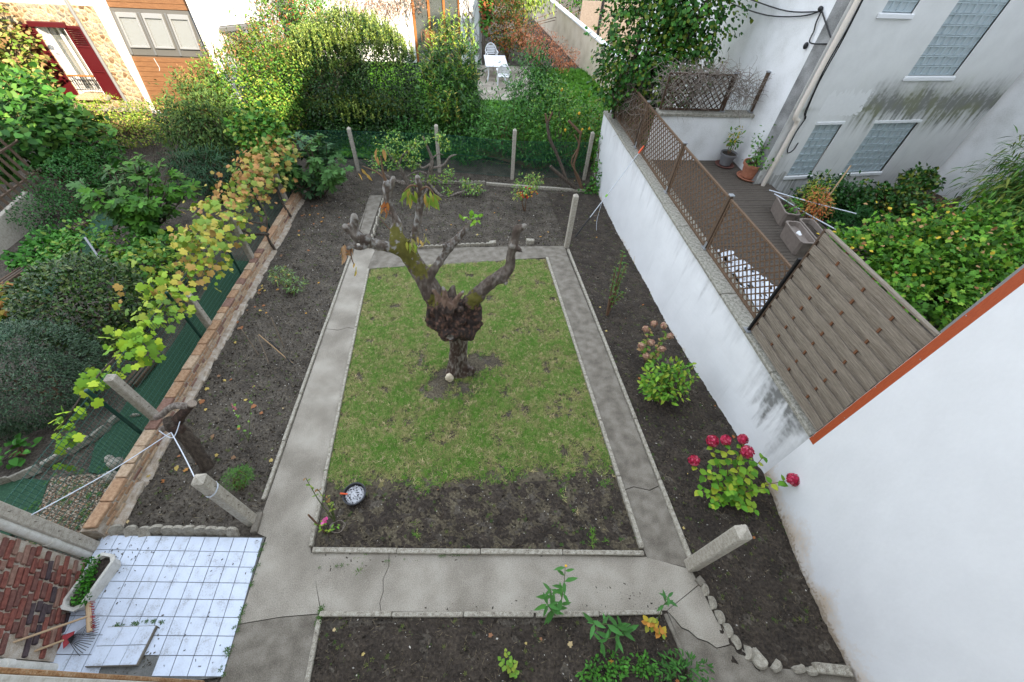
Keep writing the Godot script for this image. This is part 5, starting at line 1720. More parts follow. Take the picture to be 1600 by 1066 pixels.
func build_far_house() -> void:
	var z := -26.5
	var t := thing("far_house", "bluish white house with orange wooden glazed doors and bare vine stems, seen beyond the hedges", "house", Vector3(0, -0.7, -27))
	var m := MB.new()
	m.box(Transform3D(Basis.IDENTITY, Vector3(-5.0, 1.4, z - 0.2)), Vector3(5.6, 4.4, 0.4))
	m.box(Transform3D(Basis.IDENTITY, Vector3(0.78, 1.4, z - 0.2)), Vector3(1.1, 4.4, 0.4))
	m.box(Transform3D(Basis.IDENTITY, Vector3(-0.98, 2.9, z - 0.2)), Vector3(2.44, 1.4, 0.4))
	put(t, "wall", m.mesh(), M.white_paint)
	m = MB.new()
	m.box(Transform3D(Basis.IDENTITY, Vector3(-3.2, 1.4, z - 5.6)), Vector3(9.0, 4.4, 0.3))
	m.box(Transform3D(Basis.IDENTITY, Vector3(-3.2, 3.75, z - 2.9)), Vector3(9.2, 0.3, 6.0))
	m.box(Transform3D(Basis.IDENTITY, Vector3(-3.2, -0.85, z - 2.9)), Vector3(9.2, 0.2, 5.4))
	m.box(Transform3D(Basis.IDENTITY, Vector3(1.2, 1.4, z - 3.0)), Vector3(0.3, 4.4, 5.2))
	put(t, "room", m.mesh(), M.room_wall)
	for k in 4:
		m = MB.new()
		m.box(Transform3D(Basis.IDENTITY, Vector3(-2.12 + k * 0.77, 0.75, z - 0.15)), Vector3(0.11, 2.9, 0.12), 0.01)
		put(t, "door_post", m.mesh(), M.orange_wood)
	for k in 3:
		m = MB.new()
		m.box(Transform3D(Basis.IDENTITY, Vector3(-1.74 + k * 0.77, 0.75, z - 0.17)), Vector3(0.66, 2.9, 0.01))
		put(t, "glass_door", m.mesh(), M.pane)
	for q in [[-1.2, 0.0, 1.6], [0.0, 0.4, 0.8]]:
		m = MB.new()
		m.box(Transform3D(Basis.IDENTITY, Vector3(q[0], q[1] - 0.2, z - 2.6)), Vector3(q[2], 0.9, 0.6), 0.02)
		put(t, "cupboard", m.mesh(), M.orange_wood)
	m = MB.new()
	for k in 46:
		var x: float = pick([rr(-3.6, -2.3), rr(0.35, 1.25)])
		var y := rr(-0.4, 1.5)
		var p := [Vector3(x, y, z + 0.02)]
		for j in 6:
			p.append(p[-1] + Vector3(rr(-0.2, 0.2), rr(0.05, 0.35), rr(-0.01, 0.015)))
		m.tube(p, taper(7, 0.016, 0.006), 4, false)
	put(t, "vine_stems", m.mesh(), M.twig, "", "stuff")
	m = MB.new()
	m.tube([Vector3(1.25, 3.6, z + 0.12), Vector3(1.25, -0.6, z + 0.12)], [0.05, 0.05], 10)
	put(t, "drainpipe", m.mesh(), M.zinc_light)
	var buf := PackedFloat32Array()
	buf = crown(buf, [[Vector3(-4.0, 2.3, z + 0.2), Vector3(2.6, 1.1, 0.35)]], 6500, pal([[0.3, 0.17, 0.11], [0.38, 0.24, 0.17], [0.22, 0.12, 0.08]]), Vector2(0.05, 0.12), {"amp": 0.3})
	var dv := thing("dry_creeper", "dry pinkish-brown creeper hanging over the far house's upper wall", "climber", Vector3(-4, 1.5, z + 0.2))
	scatter(dv, "leaves", L.lance, M.leaf_soft, buf)
	shrub("green_creeper", "green creeper leaves hanging down the right edge of the far white house", "climber", Vector3(1.5, -0.5, z + 0.25), [[Vector3(1.55, 2.1, z + 0.3), Vector3(0.35, 1.2, 0.3)]], 700, "ivy", "leaf", pal([[0.05, 0.14, 0.03], [0.08, 0.18, 0.04], [0.25, 0.08, 0.03]]), Vector2(0.1, 0.18), {"bark": "twig"})


# ---------- right side: white walls, terrace, neighbour's building ----------
# white wall with real stains (mould below the coping, brown tide line at its foot), mapped along its length
func stained_wall_tex() -> ImageTexture:
	var w := 1536
	var h := 256
	var a := noise_img(512, 61, 0.008, 5)
	var b := noise_img(512, 62, 0.05, 4)
	var c := noise_img(512, 63, 0.02, 4)
	var out := PackedByteArray()
	out.resize(w * h * 3)
	var r := RandomNumberGenerator.new()
	r.seed = 77
	for y in h:
		var up := 1.0 - y / float(h - 1)     # 1 at the coping
		for x in w:
			var zz := x / float(w - 1)        # 0 near the house, 1 far end
			var n1 := a[(y % 512) * 512 + x % 512] / 255.0
			var n2 := b[(y % 512) * 512 + x % 512] / 255.0
			# streaks: noise stretched down the wall
			var st := 0.5 * c[((y / 6) % 512) * 512 + (x * 2 + y / 3) % 512] / 255.0 + 0.5 * a[((y / 2) % 512) * 512 + (x * 3 + 77) % 512] / 255.0
			var base := Vector3(0.745, 0.75, 0.75) * (0.93 + 0.1 * n1 + 0.03 * n2 + r.randf_range(-0.012, 0.012))
			# brown foot with a ragged upper edge
			var foot := clampf((0.07 + 0.16 * (n1 - 0.42) - up) * 9.0 + (n2 - 0.5) * 1.6, 0.0, 1.0)
			base = base.lerp(Vector3(0.4, 0.29, 0.17) * (0.6 + 0.8 * n2), foot * 0.85)
			# black mould where the coping ends, by the timber screen
			var m := clampf((0.5 + 1.3 * (st - 0.5) - (1.0 - up)) * 2.0, 0.0, 1.0) * exp(-pow((zz - 0.055) / 0.045, 2.0))
			m += clampf((0.15 + 0.5 * (st - 0.45) - (1.0 - up)) * 4.0, 0.0, 1.0) * 0.22
			m += clampf((st - 0.66) * 4.0, 0.0, 1.0) * 0.16 * clampf(1.2 - absf(zz - 0.35) * 3.0, 0.0, 1.0)
			base = base.lerp(Vector3(0.11, 0.11, 0.1), clampf(m * (0.4 + 0.8 * n2), 0.0, 0.88))
			var i := (y * w + x) * 3
			var q := Color(base.x, base.y, base.z).linear_to_srgb()
			out[i] = q.r8
			out[i + 1] = q.g8
			out[i + 2] = q.b8
	return ImageTexture.create_from_image(Image.create_from_data(w, h, false, Image.FORMAT_RGB8, out))


func house_wall_tex() -> ImageTexture:
	# 4 m along the wall, 6 m up: plain white with a brown, flaking foot that runs with the soil
	var w := 1024
	var h := 1024
	var a := noise_img(512, 81, 0.006, 5)
	var b := noise_img(512, 82, 0.07, 4)
	var out := PackedByteArray()
	out.resize(w * h * 3)
	var r := RandomNumberGenerator.new()
	r.seed = 79
	for py in h:
		for px in w:
			var z := -2.41 + 4.01 * px / float(w - 1)
			var up := 6.0 * (1.0 - py / float(h - 1)) - 0.5 - gy(z)
			var n1 := a[(py % 512) * 512 + px % 512] / 255.0
			var n2 := b[(py % 512) * 512 + px % 512] / 255.0
			var base := Vector3(0.755, 0.76, 0.765) * (0.95 + 0.07 * n1 + 0.03 * n2 + r.randf_range(-0.01, 0.01))
			var foot := clampf((0.42 + 0.5 * (n1 - 0.45) - up) * 2.6 + (n2 - 0.5) * 0.45, 0.0, 1.0)
			base = base.lerp(Vector3(0.5, 0.37, 0.23) * (0.65 + 0.7 * n2), foot * 0.75)
			var flake := clampf((0.07 + 0.1 * n1 - up) * 12.0 + (n2 - 0.45) * 3.0, 0.0, 1.0)
			base = base.lerp(Vector3(0.2, 0.15, 0.1), flake * 0.6)
			var i := (py * w + px) * 3
			var q := Color(base.x, base.y, base.z).linear_to_srgb()
			out[i] = q.r8
			out[i + 1] = q.g8
			out[i + 2] = q.b8
	return ImageTexture.create_from_image(Image.create_from_data(w, h, false, Image.FORMAT_RGB8, out))


func wall_foot(z: float) -> float:
	# where the white wall meets the soil
	var k := [[0.5, 4.56], [-1.0, 4.66], [-2.41, 4.95], [-3.3, 4.87], [-4.7, 4.8], [-6.4, 4.76], [-8.5, 4.84], [-10.7, 4.88], [-14.8, 5.1]]
	for i in k.size() - 1:
		if z <= k[i][0] and z >= k[i + 1][0]:
			return lerpf(k[i][1], k[i + 1][1], (z - k[i][0]) / (k[i + 1][0] - k[i][0]))
	return 5.1 if z < 0.0 else 4.56


func build_garden_wall() -> void:
	var mat := StandardMaterial3D.new()
	mat.resource_name = "stained white render"
	mat.albedo_texture = stained_wall_tex()
	mat.roughness = 0.85
	mat.heightmap_enabled = true
	mat.heightmap_texture = gray_tex(512, noise_img(512, 64, 0.05, 4))
	mat.heightmap_scale = 0.25
	M.stained = mat
	var t := thing("garden_wall", "long white rendered garden wall with grey coping along the right side", "wall", Vector3(5.1, -0.7, -8.5))
	var m := MB.new()
	var n := 60
	for k in n:
		var z0 := lerpf(-2.41, -14.95, float(k) / n)
		var z1 := lerpf(-2.41, -14.95, float(k + 1) / n)
		for j in 4:
			var p := []
			var uv := []
			for q in [[z0, j], [z1, j], [z1, j + 1], [z0, j + 1]]:
				var f: float = q[1] / 4.0
				var yb := gy(q[0]) - 0.15
				var x := lerpf(wall_foot(q[0]), 5.02, f) + 0.012 * FN.get_noise_2d(q[0] * 2.0, q[1] * 3.0)
				p.append(Vector3(x, lerpf(yb, 1.06, f), q[0]))
				uv.append(Vector2((-2.41 - q[0]) / 12.54, 1.0 - f))
			m.poly(p, uv)
	if m.N[0].x > 0.0:
		for i in range(0, m.I.size(), 3):
			var s := m.I[i]
			m.I[i] = m.I[i + 1]
			m.I[i + 1] = s
		for i in m.N.size():
			m.N[i] = -m.N[i]
	m.smooth()
	put(t, "face", m.mesh(), M.stained)
	m = MB.new()
	m.box(Transform3D(Basis.IDENTITY, Vector3(5.27, 0.0, -8.68)), Vector3(0.44, 2.1, 12.5))
	put(t, "core", m.mesh(), M.render_white)
	var z := -2.44
	while z > -14.9:
		var ln := minf(rr(0.9, 1.3), z + 14.97)
		m = MB.new()
		m.box(Transform3D(Basis(Vector3.UP, rr(-0.004, 0.004)), Vector3(5.25 + rr(-0.006, 0.006), 1.085 + rr(-0.004, 0.004), z - ln * 0.5)), Vector3(0.52, 0.075, ln - 0.008), 0.012, 0.003, rng)
		put(t, "coping_stone", m.mesh(), M.coping)
		z -= ln
	# neighbour's tall side wall and its orange edge board
	t = thing("neighbour_house", "tall plain white side wall of the neighbouring house, edged with an orange board", "house", Vector3(5, 0, 2))
	var hm := StandardMaterial3D.new()
	hm.resource_name = "white house render"
	hm.albedo_texture = house_wall_tex()
	hm.roughness = 0.85
	hm.heightmap_enabled = true
	hm.heightmap_texture = M.stained.heightmap_texture
	hm.heightmap_scale = 0.2
	m = MB.new()
	var foot := [Vector2(4.95, -2.41), Vector2(4.66, -1.0), Vector2(4.56, -0.2), Vector2(4.53, 1.6)]
	for k in 3:
		var a: Vector2 = foot[k]
		var b: Vector2 = foot[k + 1]
		m.poly([Vector3(a.x, -0.5, a.y), Vector3(b.x, -0.5, b.y), Vector3(b.x, NEIGH_H, b.y), Vector3(a.x, NEIGH_H, a.y)], [Vector2((a.y + 2.41) / 4.01, 1.0), Vector2((b.y + 2.41) / 4.01, 1.0), Vector2((b.y + 2.41) / 4.01, 1.0 - (NEIGH_H + 0.5) / 6.0), Vector2((a.y + 2.41) / 4.01, 1.0 - (NEIGH_H + 0.5) / 6.0)])
	m.smooth()
	put(t, "side_wall", m.mesh(), hm)
	m = MB.new()
	m.box(Transform3D(Basis.IDENTITY, Vector3(10.0, NEIGH_H * 0.5 - 0.25, 3.3)), Vector3(10.0, NEIGH_H + 0.48, 11.4))
	m.box(Transform3D(Basis.IDENTITY, Vector3(17.5, SHADE_BLOCK_H * 0.5, 2.0)), Vector3(4.9, SHADE_BLOCK_H, 3.0))  # unseen thin block, added to shade the far house and the right facade
	m.box(Transform3D(Basis.IDENTITY, Vector3(27.0, SHADE_BLOCK_H * 0.44, 2.0)), Vector3(14.0, SHADE_BLOCK_H * 0.88, 3.0))  # lower unseen block, added to carry that shade further right
	put(t, "wall", m.mesh(), M.render_white)
	m = MB.new()
	m.box(Transform3D(Basis.IDENTITY, Vector3(4.94, 4.1, -2.345)), Vector3(0.03, 6.0, 0.105), 0.004)
	var ob := put(t, "edge_board", m.mesh(), M.orange_board)
	for k in 9:
		m = MB.new()
		m.lathe([Vector2(0.0, 0.004), Vector2(0.007, 0.0)], Vector3.ZERO, 8)
		puti(ob, "screw", m.mesh(), M.zinc_light, Transform3D(Basis(Vector3.BACK, PI / 2), Vector3(4.923, 1.2 + k * 0.62, -2.38 + 0.06 * (k % 2))))
	m = MB.new()
	m.box(Transform3D(Basis.IDENTITY, Vector3(5.03, 5.6, -2.41)), Vector3(0.2, 4.4, 0.025))
	put(t, "flashing", m.mesh(), M.zinc_light)


func lattice_panel(label: String, a: Vector3, b: Vector3, h: float, pitch: float, mat: String, group: String) -> void:
	# diagonal slats clipped to the panel, in two layers, with a top and bottom rail
	var t := thing("lattice_panel", label, "lattice", (a + b) * 0.5, group)
	var ln := (b - a).length()
	var d := (b - a) / ln
	var nrm := d.cross(Vector3.UP).normalized()
	var n := int((ln + h) / (pitch * 1.4142)) + 1
	for s in 2:
		for k in n:
			var c := (k + 0.5) * pitch * 1.4142 - h
			var u0 := maxf(c, 0.0)
			var u1 := minf(c + h, ln)
			if u1 - u0 < 0.03:
				continue
			var v0 := u0 - c
			var v1 := u1 - c
			var p0 := a + d * u0 + Vector3.UP * v0
			var p1 := a + d * u1 + Vector3.UP * v1
			if s:
				p0 = a + d * (ln - u0) + Vector3.UP * v0
				p1 = a + d * (ln - u1) + Vector3.UP * v1
			var o := nrm * (0.006 if s else -0.006)
			var m := MB.new()
			m.bar(p0 + o, p1 + o, 0.011, 0.027, (p1 - p0).normalized().cross(nrm))
			put(t, "slat", m.mesh(), M[mat])
	for q in [h - 0.015, 0.02]:
		var m := MB.new()
		m.bar(a + Vector3.UP * q, b + Vector3.UP * q, 0.045, 0.045, Vector3.UP, 0.004)
		put(t, "rail", m.mesh(), M[mat])
	for e in [a + d * 0.02, b - d * 0.02]:
		var m := MB.new()
		m.bar(e + Vector3.UP * 0.045, e + Vector3.UP * (h - 0.04), 0.04, 0.04, nrm, 0.004)
		put(t, "stile", m.mesh(), M[mat])


func fence_post(label: String, p: Vector3, h: float, mat := "upright_wood", cap := true) -> void:
	var t := thing("fence_post", label, "post", p, "posts carrying the lattice fence")
	var m := MB.new()
	m.bar(p + Vector3.UP * 0.02, p + Vector3.UP * h, 0.075, 0.075, Vector3.FORWARD, 0.006)
	put(t, "shaft", m.mesh(), M[mat])
	m = MB.new()
	m.box(Transform3D(Basis.IDENTITY, p + Vector3(0, 0.012, 0)), Vector3(0.15, 0.02, 0.15), 0.003)
	for s in [-1, 1]:
		m.box(Transform3D(Basis.IDENTITY, p + Vector3(s * 0.042, 0.09, 0)), Vector3(0.006, 0.15, 0.07))
	put(t, "shoe", m.mesh(), M.zinc_light)
	if cap:
		m = MB.new()
		m.box(Transform3D(Basis.IDENTITY, p + Vector3(0, h + 0.015, 0)), Vector3(0.1, 0.03, 0.1), 0.008)
		put(t, "cap", m.mesh(), M.zinc_light)


func build_terrace() -> void:
	var zs := [-14.85, -12.05, -9.4, -7.0, -4.72]
	var xs := [5.28, 5.28, 5.28, 5.3, 5.33]
	var ln := ["farthest bay of the brown lattice on the white wall, overgrown with dead twigs", "second bay from the far end of the brown lattice on the white wall", "third bay from the far end of the brown lattice, beside the potted plants", "nearest bay of the brown lattice, with white plastic sheeting showing through"]
	for k in 4:
		lattice_panel(ln[k], Vector3(xs[k], 1.13, zs[k] + 0.05), Vector3(xs[k + 1], 1.13, zs[k + 1] - 0.05), 1.2, 0.115, "lattice_wood", "lattice fence on the white wall")
	var pl := ["lattice fence post at the far corner among dead twigs", "lattice fence post wound with dead climber stems", "metal-capped lattice fence post above the orange pole saw head", "metal-capped lattice fence post before the nearest bay"]
	for k in 4:
		fence_post(pl[k], Vector3(xs[k], 1.125, zs[k]), 1.25 if k else 1.2)
	# parapet at the back of the terrace with its own lattice
	var t := thing("parapet_wall", "streaked white parapet wall with grey coping at the back of the terrace", "wall", Vector3(6.7, 1.1, -11.4))
	var m := MB.new()
	m.box(Transform3D(Basis.IDENTITY, Vector3(6.76, 1.2, -11.43)), Vector3(2.85, 2.2, 0.26))
	put(t, "wall", m.mesh(), M.render_white)
	for k in 3:
		m = MB.new()
		m.box(Transform3D(Basis.IDENTITY, Vector3(5.8 + k * 0.955, 2.34, -11.43)), Vector3(0.95, 0.08, 0.36), 0.012, 0.003, rng)
		put(t, "coping_stone", m.mesh(), M.coping)
	lattice_panel("dark diamond lattice on the parapet, hung with a tangle of dead twigs", Vector3(5.35, 2.4, -11.45), Vector3(7.1, 2.4, -11.45), 0.86, 0.115, "lattice_dark", "")
	fence_post("dark lattice post on the parapet with twigs beyond it", Vector3(7.14, 2.385, -11.45), 0.9, "lattice_dark")
	fence_post("lone grey-brown post at the right end of the parapet", Vector3(8.0, 2.385, -11.45), 0.95)
	# dead climber
	var tw := thing("dead_climber", "grey tangle of dead climber twigs over the corner of the lattice fences", "climber", Vector3(5.4, 1.2, -13.5))
	m = MB.new()
	for k in 1500:
		var c := Vector3(5.4, 2.35, -14.2)
		var f := rng.randf()
		var p: Vector3
		if f < 0.35:
			p = Vector3(5.3 + rr(-0.25, 0.5), 2.2 + rr(-0.4, 0.45), rr(-15.0, -13.2))
		elif f < 0.62:
			p = Vector3(rr(5.3, 6.6), 3.0 + rr(-0.5, 0.35), -11.5 + rr(-0.5, 0.3))
		elif f < 0.88:
			p = Vector3(rr(6.0, 7.9), 3.25 + rr(-0.35, 0.14), -11.4 + rr(-0.2, 0.25))
			if p.x > 7.2:
				p.y -= rr(0.0, 0.5)
		else:
			p = Vector3(5.28 + rr(-0.08, 0.1), rr(1.2, 2.3), rr(-14.6, -11.9))
		var dd := rdir()
		var q := [p]
		for j in 4:
			dd = (dd + rdir() * 0.7 + Vector3.DOWN * 0.08).normalized()
			q.append(q[-1] + dd * rr(0.06, 0.16))
		m.tube(q, taper(5, rr(0.005, 0.01), 0.003), 3, false)
	put(tw, "twigs", m.mesh(), M.twig_grey, "", "stuff")
	m = MB.new()
	for q in [[Vector3(5.25, 1.15, -12.2), Vector3(5.22, 1.8, -12.1), Vector3(5.3, 2.4, -12.0)], [Vector3(5.32, 1.15, -12.0), Vector3(5.36, 1.7, -12.1), Vector3(5.25, 2.3, -12.3)], [Vector3(5.3, 1.2, -14.6), Vector3(5.2, 1.8, -14.5), Vector3(5.5, 2.5, -14.3)]]:
		var c := curve_pts(q, 5)
		m.tube(c, taper(c.size(), 0.022, 0.012), 6, false, FN, 0.2)
	put(tw, "climber_stem", m.mesh(), M.twig)
	# deck
	var s := setting("deck")
	m = MB.new()
	m.box(Transform3D(Basis.IDENTITY, Vector3(7.0, 0.55, -7.95)), Vector3(3.1, 1.02, 6.6))
	put(s, "deck_base", m.mesh(), M.soil_dark)
	var z := -11.28
	while z < -3.0:
		var right := 8.4 + 0.35 * clampf((z + 10.2) / 2.0, 0.0, 1.0)
		if z < -10.2:
			right = 8.2
		m = MB.new()
		m.box(Transform3D(Basis(Vector3.UP, rr(-0.003, 0.003)), Vector3((5.52 + right) * 0.5, 1.088 + rr(-0.003, 0.003), z)), Vector3(right - 5.52 + rr(-0.02, 0.02), 0.024, 0.107), 0.005)
		put(s, "deck_board", m.mesh(), M.deck_wood)
		z += 0.115
	# crumpled plastic sheeting behind the nearest bay
	m = MB.new()
	var sc := 0.055
	for i in 15:
		for j in 36:
			var f := func(a: int, b: int) -> Vector3:
				var x := 5.5 + a * sc
				var zz := -6.9 + b * sc + 0.15 * FN.get_noise_2d(a * 8.0, b * 8.0)
				return Vector3(x + 0.06 * FN.get_noise_2d(b * 9.0, a * 7.0), 1.115 + 0.09 * maxf(0.0, FN.get_noise_2d(x * 5.0, zz * 5.0)) + 0.05 * absf(FN.get_noise_2d(x * 14.0, zz * 14.0)), zz)
			if FN.get_noise_2d(i * 6.0, j * 3.0) < -0.25 and (i > 8 or j < 6) or i > 6 + j * 0.3:
				continue
			m.poly([f.call(i, j), f.call(i, j + 1), f.call(i + 1, j + 1), f.call(i + 1, j)])
	tag(put(self, "plastic_sheet", m.mesh(), M.plastic_sheet), "crumpled translucent white plastic sheet on the deck behind the nearest lattice bay", "plastic sheet")
	build_pots()


func build_pots() -> void:
	var c := Vector3(7.97, 1.1, -10.25)
	var t := thing("terracotta_pot", "large terracotta pot on a saucer at the deck corner", "flower pot", c)
	var m := MB.new()
	m.lathe([Vector2(0.0, 0.06), Vector2(0.2, 0.06), Vector2(0.255, 0.36), Vector2(0.285, 0.36), Vector2(0.29, 0.43), Vector2(0.262, 0.43), Vector2(0.25, 0.38)], c, 28)
	put(t, "pot", m.mesh(), M.terracotta)
	m = MB.new()
	m.lathe([Vector2(0.0, 0.012), Vector2(0.27, 0.012), Vector2(0.32, 0.06), Vector2(0.3, 0.06), Vector2(0.26, 0.025), Vector2(0.0, 0.025)], c, 28)
	put(t, "saucer", m.mesh(), M.terracotta)
	m = MB.new()
	m.lathe([Vector2(0.252, 0.385), Vector2(0.0, 0.4)], c, 20)
	put(t, "soil", m.mesh(), M.soil_dark)
	var c2 := Vector3(7.62, 1.1, -11.0)
	t = thing("grey_pot", "smaller grey plastic pot on a dark saucer behind the terracotta pot", "flower pot", c2)
	m = MB.new()
	m.lathe([Vector2(0.0, 0.04), Vector2(0.15, 0.04), Vector2(0.2, 0.3), Vector2(0.23, 0.3), Vector2(0.235, 0.36), Vector2(0.212, 0.36), Vector2(0.2, 0.32)], c2, 24)
	put(t, "pot", m.mesh(), M.grey_pot)
	m = MB.new()
	m.lathe([Vector2(0.0, 0.01), Vector2(0.24, 0.01), Vector2(0.27, 0.04), Vector2(0.2, 0.03)], c2, 24)
	put(t, "saucer", m.mesh(), M.brick_brown)
	m = MB.new()
	m.lathe([Vector2(0.205, 0.325), Vector2(0.0, 0.335)], c2, 18)
	put(t, "soil", m.mesh(), M.soil_dark)
	shrub("potted_shrub", "leggy green shrub with small yellow flowers growing in the terracotta pot", "plant", c + Vector3.UP * 0.4, [[c + Vector3(0.05, 0.85, 0), Vector3(0.38, 0.45, 0.36)], [c + Vector3(0.2, 0.75, 0.1), Vector3(0.4, 0.2, 0.3)], [c + Vector3(-0.05, 0.5, 0.05), Vector3(0.25, 0.12, 0.25)]], 380, "oval", "leaf", pal([[0.06, 0.15, 0.03], [0.09, 0.19, 0.04], [0.04, 0.11, 0.03], [0.07, 0.17, 0.03]]), Vector2(0.06, 0.11), {"depth": 0.8, "amp": 0.4, "r0": 0.012, "r1": 0.004, "stems": 5})
	shrub("potted_citrus", "small plant with a few yellow leaves growing in the grey pot", "plant", c2 + Vector3.UP * 0.33, [[c2 + Vector3(-0.03, 0.75, 0), Vector3(0.22, 0.3, 0.2)]], 110, "oval", "leaf", pal([[0.06, 0.15, 0.03], [0.09, 0.18, 0.04], [0.45, 0.36, 0.03]]), Vector2(0.07, 0.12), {"depth": 0.8, "r0": 0.01, "r1": 0.004, "stems": 5})
	var y0 := 1.1
	t = thing("planter_box", "long taupe planter box at the deck edge with some weeds, farthest of three", "planter", Vector3(7.82, y0, -8.25))
	trough(t, Vector3(7.8, y0, -8.22), 0.85, 0.34, 0.36, -0.25, "taupe_plastic", "soil_dark")
	t = thing("planter_box", "taupe planter box nearest the lattice, nearly empty with a white scrap inside", "planter", Vector3(7.47, y0, -7.1))
	trough(t, Vector3(7.45, y0, -7.1), 0.84, 0.34, 0.36, -0.12, "taupe_plastic", "taupe_plastic")
	t = thing("planter_box", "taupe planter box squeezed between its twin and the timber screen", "planter", Vector3(7.85, y0, -7.2))
	trough(t, Vector3(7.86, y0, -7.2), 0.84, 0.34, 0.36, -0.1, "taupe_plastic", "soil_dark")
	var m2 := MB.new()
	m2.box(Transform3D(Basis.from_euler(Vector3(0.5, 0.7, 0.4)), Vector3(7.5, 1.36, -7.15)), Vector3(0.08, 0.05, 0.12), 0.01, 0.015, rng)
	tag(put(self, "white_scrap", m2.mesh(), M.white_paint), "crumpled white scrap lying in the planter box nearest the lattice", "scrap")
	shrub("planter_weeds", "green weeds growing in the farthest taupe planter box", "plant", Vector3(7.85, 1.4, -8.1), [[Vector3(7.85, 1.48, -8.05), Vector3(0.14, 0.14, 0.3)]], 150, "oval", "leaf", pal([[0.04, 0.12, 0.02], [0.07, 0.17, 0.03]]), Vector2(0.05, 0.09), {"r0": 0.006})
	shrub("small_maple", "small shrub with orange-red and yellow leaves beside the taupe planters", "shrub", Vector3(8.25, 1.0, -8.0), [[Vector3(8.25, 1.65, -7.9), Vector3(0.3, 0.32, 0.3)]], 520, "lance", "leaf", pal([[0.4, 0.09, 0.03], [0.46, 0.16, 0.04], [0.34, 0.2, 0.05]]), Vector2(0.05, 0.1), {"depth": 0.8, "r0": 0.01})
	shrub("small_maple_bush", "yellow-green airy shrub behind the orange one at the deck edge", "shrub", Vector3(8.6, 1.0, -8.5), [[Vector3(8.6, 1.6, -8.5), Vector3(0.38, 0.4, 0.34)]], 620, "lance", "leaf", pal([[0.22, 0.25, 0.04], [0.14, 0.2, 0.03], [0.3, 0.25, 0.05]]), Vector2(0.05, 0.09), {"depth": 0.8, "r0": 0.01})
	for q in [[Vector3(7.55, 1.55, -8.75), Vector3(9.25, 1.5, -7.75), "upper of two thin white rods lying across the planters"], [Vector3(7.7, 1.48, -8.7), Vector3(8.45, 1.45, -7.0), "lower of two thin white rods lying across the planters toward the timber screen"]]:
		m = MB.new()
		m.tube([q[0], (q[0] + q[1]) * 0.5 + Vector3.DOWN * 0.02, q[1]], [0.013, 0.013, 0.013], 8)
		tag(put(self, "white_rod", m.mesh(), M.cord_white), q[2], "rod")
	m = MB.new()
	m.tube([Vector3(8.35, 1.0, -7.9), Vector3(9.15, 2.25, -8.6)], [0.018, 0.016], 8)
	tag(put(self, "bamboo_stake", m.mesh(), M.bamboo_cane), "leaning bamboo stake standing before the dark shrubs under the glass block windows", "stake")


func build_screen() -> void:
	var t := thing("timber_screen", "weathered overlapping-board timber fence panel on the wall beside the orange edge", "fence panel", Vector3(5.07, 1.13, -3.48))
	var x := 5.08
	var y0 := 1.17
	var y1 := 3.27
	var n := 19
	var p := (y1 - y0 - 0.1) / n
	for k in n:
		var front := k % 2 == 0
		var m := MB.new()
		var y := y0 + 0.05 + (k + 0.5) * p
		var prev := []
		var seg := 10
		# each board bows a little between the battens
		for j in seg + 1:
			var z := lerpf(-4.47, -2.47, float(j) / seg)
			var o := (0.019 if front else -0.019) + (0.008 * sin(j * 1.9 + k * 1.3))
			var h := p * (0.62 if front else 0.6)
			var w := 0.008
			var row := [Vector3(x - o - w, y - h, z), Vector3(x - o - w, y + h, z), Vector3(x - o + w, y + h, z), Vector3(x - o + w, y - h, z)]
			if j:
				for s in 4:
					m.poly_out([prev[s], prev[(s + 1) % 4], row[(s + 1) % 4], row[s]], Vector3(x - o, y, z - 0.1))
			else:
				m.poly_out(row, Vector3(x - o, y, z + 1.0))
			if j == seg:
				m.poly_out(row, Vector3(x - o, y, z - 1.0))
			prev = row
		put(t, "board", m.mesh(), M.fence_wood)
	for z in [-4.0, -3.47, -2.95]:
		var m := MB.new()
		m.bar(Vector3(x, y0 + 0.02, z), Vector3(x, y1 - 0.03, z), 0.03, 0.018, Vector3.RIGHT)
		put(t, "batten", m.mesh(), M.batten_wood)
	for z in [-4.49, -2.45]:
		var m := MB.new()
		m.bar(Vector3(x, y0, z), Vector3(x, y1, z), 0.05, 0.035, Vector3.FORWARD, 0.004)
		put(t, "frame", m.mesh(), M.upright_wood)
	for y in [y0 + 0.01, y1 + 0.005]:
		var m := MB.new()
		m.bar(Vector3(x, y, -4.47), Vector3(x, y, -2.47), 0.06, 0.035, Vector3.UP, 0.006)
		put(t, "rail", m.mesh(), M.fence_wood)
	for q in [[-4.535, 1.6, 0.9], [-2.42, 2.0, 1.5]]:
		var m := MB.new()
		m.box(Transform3D(Basis.IDENTITY, Vector3(x - 0.02, 1.13 + q[1] * 0.5, q[0])), Vector3(0.075, q[1], 0.04), 0.004)
		put(t, "post", m.mesh(), M.black_metal)
	var m := MB.new()
	m.box(Transform3D(Basis.IDENTITY, Vector3(x - 0.02, 1.14, -4.535)), Vector3(0.16, 0.02, 0.14), 0.003)
	put(t, "foot_plate", m.mesh(), M.zinc_light)


# neighbour's building with glass block windows: front plane through (9, -10), turned slightly
func fpt(x: float, y: float, out := 0.0) -> Vector3:
	return Vector3(x, y, -10.0 - 0.1 * (x - 9.0)) + Vector3(0.0995, 0, 0.995) * out


